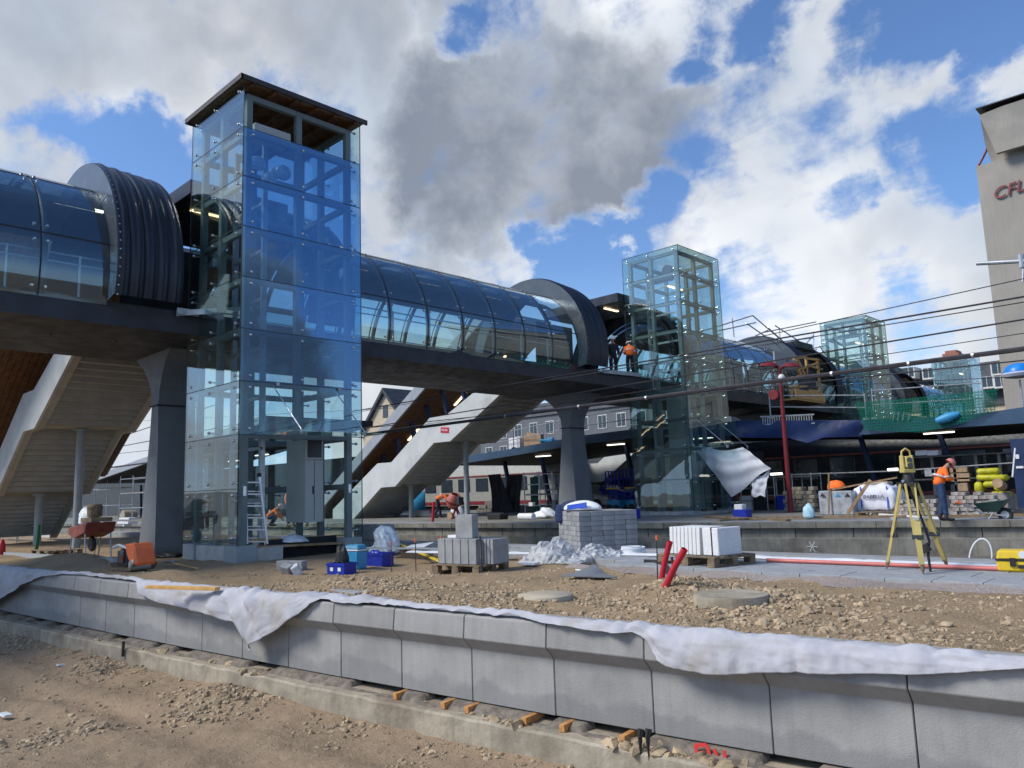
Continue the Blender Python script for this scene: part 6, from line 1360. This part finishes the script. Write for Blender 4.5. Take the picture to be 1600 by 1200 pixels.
stack(1226, 1272, 762, 800, 5, 6, 'pale hollow block in the stack between the lamp mast and the grey bins', 'hollow block', M_foot, 'hollow_block', 'hollow blocks right of the lamp mast')
stack(745, 782, 784, 801, 3, 3, 'concrete block in the low stack right of the stair column', 'concrete block', M_brown, 'concrete_block', 'blocks right of the stair column')
stack(800, 868, 790, 802, 5, 2, 'grey block in the long low stack left of the second pier', 'concrete block', M_brown, 'concrete_block', 'blocks left of the second pier')
# big white builders bag
c = F(1368, 804); t = thing('bulk_bag', c, 'big white woven bag with dark print, filled with sand, left of the tripod', 'bulk bag'); Lb = rot(c, 0)
bm = bmesh.new(); bmesh.ops.create_cube(bm, size=1); bmesh.ops.subdivide_edges(bm, edges=bm.edges[:], cuts=9, use_grid_fill=True)
for v in bm.verts:
    x, y, z = v.co*2; bl_ = 1+.16*(1-z*z)+.05*math.sin(9*x+4*z)*(abs(y) > .9)+.05*math.sin(7*y+5*z); v.co = Vector((x*.60*bl_, y*.45*bl_, (z+1)*.42+(.10*(1-x*x)*(1-y*y)+.05*math.sin(6*x+2*y) if z > .98 else .015*math.sin(9*x+7*y))))
for f in bm.faces: f.smooth = True
me = bpy.data.meshes.new('woven_bag'); bm.to_mesh(me); bm.free(); me.materials.append(pm('woven_white', (.66, .67, .76), .7, var=.12, vs=3, bump=.5, bs=6)); o = bpy.data.objects.new('woven_bag', me); COL.objects.link(o); o.parent = t; o.location = (0, .5, .12)
mb = MB(); mb.box((0, .5, 1.04), (.85, .5, .12)); so2 = mb.build('sand', M_foot, t, bevel=.04, local=True)
for x_ in (-.42, .44): mb = MB(); mb.bar((x_, .5-.53, .2), (x_, .5-.50, .95), .04, .01, up=(0, 1, 0)); mb.build('strap', M_bagb, t, local=True)
text_mesh('DABELLA', .17, place(FACE_Y, c+Vector((0, -.062, .60))), .004, M_navyc, 'print', t)
pallet(F(1368, 806)+Vector((0, .45, -.03)), 0, 'wooden pallet under the big white bag', L=1.3, W=1.0)
for a, b, w, lb, m_ in (((1324, 803), (1360, 750), .10, 'wide plank leaning from the ground across the big white bag', M_plank), ((1300, 765), (1402, 746), .05, 'long thin timber lying over the bins and the big bag', M_plank), ((1295, 739), (1295, 803), .05, 'upright timber post in front of the grey bins', M_plank)):
    p, q = F(a[0], 806), None; yy = F(1340, 807).y; mb = MB(); mb.bar(PY(*a, yy), PY(*b, yy), w, .04, up=(0, 1, 0)); one(mb, 'plank' if w > .06 else 'batten', m_, lb, 'plank' if w > .06 else 'batten')
# grey bins
for px0, px1, lb in ((1281, 1301, 'dented grey sheet metal bin, left of the pair behind the upright timber'), (1302, 1334, 'larger grey sheet metal bin with triangle marks left of the big bag')):
    o = boxp('metal_bin', px0, px1, 767, 805, M_galv, lb, 'bin', .7, .03)
c = F(1318, 805); 
for px, m_ in ((1285, M_steel), (1309, M_cyan), (1324, M_steel)):
    p = PY(px, 773, c.y-.01); mb = MB(); mb.prism([(p.x-.10, p.z-.07), (p.x+.10, p.z-.07), (p.x, p.z+.06)], 'y', p.y-.012, p.y-.004); one(mb, 'triangle_mark', m_, {1285: 'black triangle mark on the left grey bin', 1309: 'light blue triangle mark on the right grey bin', 1324: 'black triangle mark on the right grey bin'}[px], 'mark')
o = blob('orange_jacket', PY(1307, 765, c.y+.3), (.30, .2, .26), M_orange, 'orange jacket heap lying on the grey bins', 'jacket', 61, .3)
blob('plastic_bag', F(1265, 811), (.17, .13, .36), pm('pale_blue', (.45, .68, .78), .5), 'small pale blue plastic bag standing on the platform edge', 'bag', 63, .3)
# wheelbarrow
c = F(1548, 812); t = thing('wheelbarrow', c, 'green wheelbarrow with orange red grips on the far platform at the right', 'wheelbarrow')
def Wp(px, py, dy=0): return PY(px, py, c.y+dy)
mb = MB(); P = []
tr_ = [Wp(1525, 787), Wp(1574, 781)]; bt_ = [Wp(1538, 800), Wp(1562, 799)]
V = [tr_[0]+Vector((0, -.28, 0)), tr_[1]+Vector((0, -.30, 0)), tr_[1]+Vector((0, .30, 0)), tr_[0]+Vector((0, .28, 0)), bt_[0]+Vector((0, -.15, 0)), bt_[1]+Vector((0, -.15, 0)), bt_[1]+Vector((0, .15, 0)), bt_[0]+Vector((0, .15, 0))]
mb.add(V, [(4, 5, 6, 7), (0, 1, 5, 4), (1, 2, 6, 5), (2, 3, 7, 6), (3, 0, 4, 7)]); mb.build('tray', pm('barrow_green', (.03, .07, .065), .5, var=.25), t, solid=.02)
for s_ in (-.27, .27):
    mb = MB(); mb.tube([Wp(1496, 785, s_), Wp(1512, 790, s_), Wp(1532, 801, s_*.8), Wp(1570, 806, s_*.3)], .02, 8); fr_ = mb.build('shaft', M_galv, t, smooth=True); mb = MB(); mb.tube([Wp(1493, 784, s_), Wp(1503, 787, s_)], .035, 8); mb.build('grip', M_or, fr_)
    mb = MB(); mb.tube([Wp(1530, 800, s_*.7), Wp(1537, 811, s_*.7)], .018, 6); mb.tube([Wp(1552, 801, s_*.7), Wp(1545, 811, s_*.7)], .018, 6); mb.build('leg', M_galv, t)
mb = MB(); mb.lathe([(0, -.04), (.16, -.045), (.19, 0), (.16, .045), (0, .04)], Wp(1571, 804), 22, Matrix.Rotation(R(90), 3, 'X')); w_ = mb.build('tyre', M_black, t, smooth=True); mb = MB(); mb.lathe([(0, -.05), (.10, -.05), (.10, .05), (0, .05)], Wp(1571, 804), 16, Matrix.Rotation(R(90), 3, 'X')); mb.build('rim', M_galv, w_)
# yellow bundles
M_yb = pm('yellow_wrap', (.42, .40, .02), .5, var=.3, vs=5, bump=.6, bs=8)
yy = 31
for i, (x0, x1, y0, y1, lb) in enumerate(((1525, 1560, 732, 742, 'uppermost yellow wrapped bundle'), (1525, 1572, 742, 752, 'second yellow wrapped bundle from the top'), (1536, 1560, 752, 762, 'short yellow bundle in the middle of the yellow pile'), (1523, 1536, 753, 770, 'upright yellow bag at the left of the yellow pile'), (1548, 1577, 768, 779, 'lowest yellow bundle, nearest the wheelbarrow'), (1552, 1566, 758, 768, 'small yellow bundle above the lowest one'))):
    c = PY((x0+x1)/2, y1, yy); l, r_, tp_ = PY(x0, y1, yy), PY(x1, y1, yy), PY(x0, y0, yy); mb = MB(); mb.box((c.x, c.y+.3, (tp_.z+l.z)/2), ((r_-l).length, .6, (tp_.z-l.z)*.97), (0, random.uniform(-.06, .06), random.uniform(-.1, .1))); o = one(mb, 'yellow_bundle', M_yb, lb, 'bundle', 'yellow wrapped bundles', bevel=.07, smooth=True)
mb = MB(); a, b = PY(1523, 779, yy), PY(1578, 790, yy); mb.bb(a.x, b.x, yy-.2, yy+.8, P2Z, b.z+.45); one(mb, 'stone_pallet_load', M_brown, 'brown block load under the yellow bundles', 'block load', bevel=.02)
mb = MB(); c = PY(1562, 757, yy-.4); mb.lathe([(0, -.3), (.16, -.3), (.16, .3), (0, .3)], c, 20, Matrix.Rotation(R(80), 3, 'X')); one(mb, 'round_timber', M_card, 'end of a pale round log in the yellow pile', 'log')
# boxes behind the worker
for x0, x1, y0, y1, m_, lb in ((1486, 1516, 740, 753, M_card, 'brown marked wooden box behind the standing worker'), (1484, 1512, 729, 739, M_card, 'upper brown box behind the helmet of the worker'), (1497, 1513, 755, 768, M_card, 'small brown box low behind the worker'), (1486, 1497, 757, 769, M_win, 'dark blue green box behind the worker'), (1445, 1462, 733, 745, M_galv, 'grey box seen between tripod and worker'), (1430, 1448, 704, 712, M_whites, 'white roll left of the worker on the dark shelf'), (1448, 1466, 704, 712, M_whites, 'second white roll on the dark shelf behind the instrument')):
    p, q = PY(x0, y1, 33), PY(x1, y1, 33); tz = PY(x0, y0, 33).z; mb = MB(); mb.bb(p.x, q.x, 33, 33.5, p.z, tz); one(mb, 'storage_box', m_, lb, 'box', bevel=.02)
mb = MB(); a, b = PY(1425, 713, 33.2), PY(1600, 713, 33.2); mb.bb(a.x, b.x, 33.1, 34, P2Z, P2Z+.5)
for z_ in (a.z-.02, a.z-.9): mb.bb(a.x, b.x, 33.0, 34, z_-.06, z_)
for x_ in np.linspace(a.x, b.x, 6): mb.bb(x_-.05, x_+.05, 33.0, 33.9, P2Z+.5, a.z-.08)
one(mb, 'storage_rack', M_trdark, 'long dark rack holding boxes behind the worker', 'rack')
# navy post with white signs at the right edge
a = PY(1588, 770, 29.5); mb = MB(); mb.bb(a.x-.0, a.x+.62, 29.5, 29.9, P2Z, 1.15); t = one(mb, 'navy_pillar', M_blue, 'thick navy pillar with small white signs at the right edge', 'pillar')
for (x0, x1, y0, y1) in ((1587, 1592, 710, 717), (1588, 1599, 728, 732)):
    p, q = PY(x0, y1, 29.47), PY(x1, y0, 29.47); mb = MB(); mb.bb(p.x, q.x, 29.46, 29.485, p.z, q.z); s_ = mb.build('sign_plate', M_whites, None); s_.parent = t; s_.matrix_parent_inverse = Matrix.Translation(-t.location)
mb = MB(); mb.bar(PY(1586, 700, 28.5), PY(1582, 745, 28.5), .05, .04); one(mb, 'white_pole', M_whites, 'short slanting white pole beside the navy pillar', 'pole')
boxp('yellow_cover', 1584, 1604, 781, 793, M_yel, 'yellow plastic cover on a low trolley at the right edge', 'cover', .5, .03, taper=(.7, .8)); boxp('trolley', 1583, 1604, 795, 806, M_steel, 'dark low trolley under the yellow cover', 'trolley', .6)
# long timbers lying on the edge of platform 2
for (x0, y0, x1, y1, w, m_, lb) in ((1175, 808, 1420, 805, .10, M_plank, 'long board lying on the far platform behind the blue bag'), (1340, 800, 1475, 809, .07, M_whites, 'pale batten lying in front of the big white bag'), (1440, 806, 1600, 803, .10, M_plank, 'long board on the far platform behind the worker shoes'), (1100, 805, 1230, 812, .16, M_timbero, 'dark boards lying right of the second lift tower'), (1120, 812, 1180, 808, .12, M_plank, 'short plank at the platform edge below the blue box')):
    a, b = F(x0, y0+4), F(x1, y1+4); mb = MB(); mb.bar(a+Vector((0, .1, .05)), b+Vector((0, .1, .05)), w, .06); one(mb, 'long_board', m_, lb, 'board')
boxp('blue_box', 1145, 1167, 796, 811, M_bluep, 'dark blue plastic box with white top right of the second tower base', 'box', .4, .02); boxp('white_bundle', 1147, 1160, 788, 797, M_whites, 'white bundle standing on the dark blue box', 'bundle', .3, .02, y=F(1150, 811).y+.05)
boxp('blue_tub', 976, 992, 796, 811, M_bluep, 'dark blue tub at the left foot of the second lift tower', 'tub', .4, .02); 
# blue scissor lift left of the second tower
def scissor(px0, px1, pyt, pyb, label, y):
    a, b, tp_ = PY(px0, pyb, y), PY(px1, pyb, y), PY(px0, pyt, y); z0, z1 = P2Z, tp_.z; x0, x1 = a.x, b.x; hh_ = z1-z0; t = thing('scissor_lift', ((x0+x1)/2, y, z0), label, 'scissor lift')
    mb = MB(); mb.bb(x0, x1, y, y+.9, z0+.15, z0+.55); mb.build('chassis', M_cyan, t, bevel=.03)
    for x_ in (x0+.2, x1-.2):
        mb = MB(); mb.lathe([(0, -.08), (.17, -.08), (.17, .08), (0, .08)], (x_, y, z0+.17), 16, Matrix.Rotation(R(90), 3, 'X')); mb.build('wheel', M_black, t, smooth=True)
    mb = MB()
    for k in range(2):
        za, zb_ = z0+.55+k*.28, z0+.83+k*.28; mb.bar((x0+.1, y+.1, za), (x1-.1, y+.1, zb_), .06); mb.bar((x1-.1, y+.1, za), (x0+.1, y+.1, zb_), .06)
    mb.build('scissor_arms', M_bluep, t); mb = MB(); mb.bb(x0, x1, y, y+.9, z0+1.12, z0+1.22); mb.build('deck', M_bluep, t)
    mb = MB()
    for x_ in np.linspace(x0, x1, 5): mb.bar((x_, y+.02, z0+1.22), (x_, y+.02, z1), .05)
    for z_ in (z0+1.22+.5*(z1-z0-1.22), z1): mb.bar((x0, y+.02, z_), (x1, y+.02, z_), .05)
    mb.build('guard_rail', M_bluep, t)
    mb = MB(); n = 9
    for i in range(n): xx = x0+(x1-x0)*i/n; mb.prism([(xx, z0+1.13), (xx+.12, z0+1.13), (xx+.20, z0+1.21), (xx+.08, z0+1.21)], 'y', y-.012, y-.004)
    mb.build('warning_stripes', M_yel, t)
scissor(948, 968, 737, 792, 'blue scissor lift with striped deck, left one beside the second tower', 33.0)
scissor(970, 992, 734, 792, 'blue scissor lift partly behind the glass of the second tower', 33.5)
mb = MB(); a, b = PY(928, 762, 36), PY(975, 762, 36); mb.prism([(a.x, P2Z+.3), (b.x, P2Z+.3), (b.x, a.z-.3), (a.x+.5, a.z+.1), (a.x+.1, a.z-.3)], 'y', 36, 37.5); one(mb, 'covered_load', M_bluep, 'blue tarpaulin covered load behind the scissor lifts', 'covered load', bevel=.05)
# white car
c = PY(930, 792, 35); t = thing('parked_car', Vector((c.x, 35.8, P2Z)), 'silver white car nose showing between the second pier and the scissor lift', 'car'); x0, x1 = PY(908, 792, 35).x, PY(950, 792, 35).x; z0 = P2Z; Lc = x1-x0
mb = MB(); mb.prism([(x1, z0+.25), (x1+.02, z0+.62), (x1-.35, z0+.80), (x1-1.1, z0+.92), (x1-1.8, z0+1.40), (x1-3.3, z0+1.42), (x1-3.9, z0+.95), (x1-4.1, z0+.3)], 'y', 35, 36.6); mb.build('body', pm('car_silver', (.45, .46, .47), .3, var=.03, coat=.5), t, bevel=.06)
mb = MB(); mb.prism([(x1-1.15, z0+.93), (x1-1.78, z0+1.36), (x1-2.4, z0+1.38), (x1-2.4, z0+.95)], 'y', 34.985, 34.997); mb.build('side_window', M_win, t)
for x_ in (x1-.75, x1-3.2): mb = MB(); mb.lathe([(0, -.1), (.30, -.1), (.31, .1), (0, .1)], (x_, 35.02, z0+.31), 18, Matrix.Rotation(R(90), 3, 'X')); mb.build('wheel', M_black, t, smooth=True)
mb = MB(); mb.box((x1-.12, 34.99, z0+.66), (.26, .03, .12)); mb.build('headlight', M_whites, t)
# concrete mixer
c = F(713, 811); t = thing('concrete_mixer', c, 'reddish concrete mixer on a tripod frame in front of the bending worker', 'concrete mixer'); y = c.y
dc = PY(709, 783, y); ax = Vector((.35, 0, .75)).normalized(); Mx_ = ax.to_track_quat('Z', 'Y').to_matrix()
mb = MB(); mb.lathe([(0, -.36), (.20, -.34), (.36, -.10), (.37, .02), (.24, .34), (.20, .34), (.33, .0), (0, -.2)], dc, 24, Mx_); mb.build('drum', pm('drum_red', (.42, .13, .10), .6, var=.2, dirt=(.4, .33, .28)), t, smooth=True)
mb = MB(); mb.lathe([(.372, -.08), (.395, -.06), (.395, .0), (.372, .02)], dc, 24, Mx_); mb.build('ring_gear', M_redst, t)
mb = MB(); mb.box(dc+Vector((.42, 0, .0)), (.24, .3, .36)); mb.build('motor_box', M_steel, t, bevel=.02)
mb = MB(); 
for a, b in (((-.30, 0, 0), (-.05, 0, .55)), ((.35, 0, 0), (.05, 0, .55)), ((-.30, 0, .05), (.35, 0, .08)), ((-.05, -.2, 0), (0, 0, .5)), ((-.05, .2, 0), (0, 0, .5))): mb.bar(c+Vector(a), c+Vector(b), .05)
mb.build('stand', M_redst, t); mb = MB(); mb.lathe([(0, -.04), (.17, -.04), (.17, .04), (0, .04)], c+Vector((-.26, -.15, .17)), 18, Matrix.Rotation(R(90), 3, 'X')); mb.build('wheel', M_card, t)
mb = MB(); ps = [dc+Vector((-.42+.16*math.cos(a), -.1, -.18+.16*math.sin(a))) for a in np.linspace(0, 6.28, 24)]; mb.tube(ps, .015, 6); mb.build('hand_wheel', M_steel, t)
blob('white_bag', F(704, 809)+Vector((0, .5, 0)), (.45, .3, .55), pm('speckled_white', (.55, .58, .63), .6, var=.25, vs=14), 'big speckled white bag behind the concrete mixer', 'bag', 81, .15)
mb = MB(); a = F(676, 816); mb.tube([a, PY(678, 784, a.y)], .06, 12); one(mb, 'red_post', M_rblock, 'short leaning red post left of the bending worker', 'post', smooth=True)
boxp('mortar_tub', 762, 781, 803, 812, M_black, 'black mortar tub in front of the block stack', 'tub', .5, .02, taper=(1.15, 1.1))
mb = MB(); mb.tube([F(812, 812)+Vector((0, 0, .13)), F(834, 812)+Vector((0, 0, .13))], .14, 16); one(mb, 'white_roll', M_white, 'white roll of sheeting lying on the far platform left of the second pier', 'roll', smooth=True)
blob('white_cloth', F(855, 810), (.50, .3, .30), M_white, 'heap of white cloth at the left foot of the second pier', 'cloth', 83, .7)
M_dtarp = pm('dark_tarp', (.022, .022, .028), .7, var=.3, bump=.4, bs=5)
hang('dark_tarpaulin', M_dtarp, [(0, 763, 742), (1, 783, 740)], [(0, 772, 800), (1, 800, 801)], 29.5, 'left one of two dark tarpaulins hanging under the canopy behind the block stacks', 'tarpaulin', amp=.12)
hang('dark_tarpaulin', M_dtarp, [(0, 796, 742), (1, 815, 741)], [(0, 786, 802), (1, 812, 800)], 29.8, 'right one of two dark tarpaulins hanging beside the white scaffold tower', 'tarpaulin', amp=.12, seed=5)
# scaffold towers
def scaffold(px0, px1, pyt, pyb, label, y, nl=4, mat=None, bays=1):
    a, b, tp_ = PY(px0, pyb, y), PY(px1, pyb, y), PY(px0, pyt, y); t = thing('scaffold', ((a.x+b.x)/2, y, P2Z), label, 'scaffolding'); m_ = mat or M_galv
    for i in range(bays+1):
        for dy in (0, 1.0): x_ = a.x+(b.x-a.x)*i/bays; mb = MB(); mb.tube([(x_, y+dy, P2Z), (x_, y+dy, tp_.z)], .03, 6); mb.build('standard', m_, t)
    for k in range(nl):
        z_ = P2Z+(tp_.z-P2Z)*(k+.8)/nl
        mb = MB(); mb.tube([(a.x, y, z_), (b.x, y, z_)], .022, 6); mb.tube([(a.x, y+1, z_), (b.x, y+1, z_)], .022, 6); mb.tube([(a.x, y, z_), (a.x, y+1, z_)], .022, 6); mb.build('ledger', m_, t)
    mb = MB(); z_ = P2Z+(tp_.z-P2Z)*1.8/nl; mb.bb(a.x, b.x, y+.1, y+.9, z_+.03, z_+.07); mb.build('deck', M_timbero, t); return t
scaffold(821, 845, 738, 808, 'white scaffold tower with green panels behind the staircase column', 29.5, 4, M_whites)
scaffold(853, 868, 762, 804, 'low scaffold frame with a brown panel just left of the second pier', 30.5, 2)
mb = MB(); a, b = PY(832, 800, 30.2), PY(840, 745, 30.2); mb.bb(a.x, b.x, 30.1, 30.2, P2Z, b.z); one(mb, 'green_board', pm('green_panel', (.02, .10, .08), .6), 'dark green panel standing inside the white scaffold tower', 'panel')
boxp('brown_crate', 855, 867, 782, 801, pm('terracotta', (.25, .09, .05), .8), 'terracotta brown crate inside the low scaffold frame', 'crate', .5)
boxp('cyan_board', 644, 664, 768, 800, M_cyan, 'light blue board behind the lower flight of the middle staircase', 'board', .05, y=30)
boxp('white_parcel', 826, 832, 785, 791, M_whites, 'small white parcel on the block stack', 'parcel', .2, .01, y=27)
boxp('wall_rubble', 640, 675, 797, 808, M_brown, 'heap of rubble bags left of the red post', 'rubble', .5, .06, taper=(.6, .7))
scaffold(1160, 1200, 742, 802, 'site fence frame in the gloom left of the lamp mast', 32.5, 3)
scaffold(1185, 1272, 742, 806, 'long low scaffold frame behind the lamp mast', 33.0, 2, bays=3)
for i, (x0, x1, y0, y1, m_, lb) in enumerate(((1086, 1100, 715, 800, M_card, 'painted door panel with rusty patches in the opening under the white sheet'), (1100, 1112, 712, 803, M_pier, 'tall grey panel standing left under the white sheet'), (1113, 1124, 735, 803, M_dark, 'dark box painted as the shaded gap under the white sheet'), (1125, 1140, 745, 806, M_fasc, 'grey steel panel below the tip of the white sheet'), (1178, 1196, 705, 800, M_dark, 'dark column behind the hanging flap'), (1155, 1175, 775, 800, M_white, 'white sack pile under the hanging flap'), (1212, 1228, 775, 803, M_bluep, 'blue covered barrel left of the lamp mast'))):
    boxp('board_or_gap' if i < 5 else 'site_sack', x0, x1, y0, y1, m_, lb, 'panel' if i < 5 else 'sack', .25 if i < 5 else .5, .01 if i < 5 else .08, y=31+.3*i)  # the gap entry is a dark box standing in for a shaded opening
# long site rope/rail across the platform
mb = MB(); mb.tube([PY(1230, 742, 32.3), PY(1400, 736, 32.3), PY(1600, 722, 32.3)], .025, 6); one(mb, 'handrail_pipe', M_galv, 'long thin rail running across the dark area behind the worker', 'rail')
mb = MB(); mb.tube([PY(1387, 734, 31.5), PY(1403, 733, 31.5)], .05, 6); mb.tube([PY(1204, 741, 31.5), PY(1222, 740, 31.5)], .05, 6); m_ = one(mb, 'strip_light', M_lampw, 'short glowing strip light under the navy canopy behind the instrument', 'light')
scaffold(128, 186, 738, 818, 'site scaffold frames under the left canopy between column and pier', 24, 3, bays=3)
scaffold(186, 226, 745, 822, 'narrow scaffold frame just left of the nearest pier', 22.5, 3, bays=2)
mb = MB(); mb.lathe([(0, -.5), (.55, -.5), (.55, .5), (0, .5)], PY(201, 808, 23.5), 24, Matrix.Rotation(R(90), 3, 'X')); one(mb, 'cable_drum', M_foot, 'pale round cable drum on the far platform left of the nearest pier', 'drum', bevel=.03)
for i, (px, w, lb) in enumerate(((130, 2.2, 'white plank stack on the far platform behind the red wheelbarrow'), (168, 1.6, 'second white plank stack behind the wheelbarrow'))):
    c = PZ(px, 824, P2Z); mb = MB(); mb.box(c+Vector((0, 1, .2)), (w, .5, .12)); mb.box(c+Vector((.1, 1, .42)), (w*.9, .45, .10)); mb.box(c+Vector((0, 1, .1)), (.2, .4, .19)); one(mb, 'plank_stack', M_whites, lb, 'planks', bevel=.01)
# catenary strands seen against the sky left of the nearest pier
for i, (a, b, lb) in enumerate((((165, 702), (228, 690), 'thin wire in the sky gap under the left staircase, lower strand'), ((185, 684), (232, 668), 'thin wire in the sky gap under the left staircase, upper strand'))):
    A_, B_ = PY(*a, 14.6), PY(*b, 14.6); mb = MB(); mb.tube([A_-(B_-A_)*3, B_+(B_-A_)*2], .02, 6); one(mb, 'overhead_wire', M_wire, lb, 'overhead wire')

# ------------------------------------------------------------------ small scraps lying about
r_s = random.Random(12)
for i, (px, py, w, h, m_, lb) in enumerate(((165, 905, .22, .05, M_plank, 'thin brown batten lying on the soil left of the yellow timber'), (95, 1040, .20, .10, M_foil, 'flattened grey film scrap in the lower left dirt'), (8, 1118, .16, .09, M_white, 'small white paper scrap at the lower left edge'), (170, 1060, .03, .015, M_white, 'tiny white scrap in the lower left dirt'), (520, 915, .3, .16, M_kerb, 'flat grey slab shard in the gravel behind the cloth roll'), (772, 880, .24, .14, M_foil, 'crumpled grey scrap right of the small pallet'), (905, 893, .12, .05, M_white, 'white tag at the foot of the sheeting heap'), (300, 891, .5, .03, M_plank, 'thin stick lying beside the shovel'))):
    p = GP(px, py, .012) if py < 1000 else PZ(px, py, -2.41); mb = MB(); mb.box((p.x, p.y, p.z+.012), (w, h, .02), (r_s.uniform(-.1, .1), r_s.uniform(-.1, .1), r_s.uniform(-.5, .5))); one(mb, 'scrap', m_, lb, 'scrap')
# rebar wire tangle and iron stake below the footing
c = PZ(150, 1045, -2.4); mb = MB()
for i in range(16):
    a = r_s.uniform(-.3, .3); p0 = c+Vector((r_s.uniform(-.5, .5), r_s.uniform(-.10, .10), .02)); mb.tube([p0, p0+Vector((.15, a*.2, .05)), p0+Vector((.34, a*.4, .01))], .005, 5)
one(mb, 'wire_tangle', M_steel, 'tangle of dark tie wires on the ground below the footing at the left', 'wires')
p = PY(193, 1002, float(ye(-12.5))-.30); mb = MB(); mb.bar(p, p-Vector((.01, 0, .22)), .035, .03); one(mb, 'steel_wedge', M_steel, 'dark steel wedge hanging on the footing at the left', 'wedge')
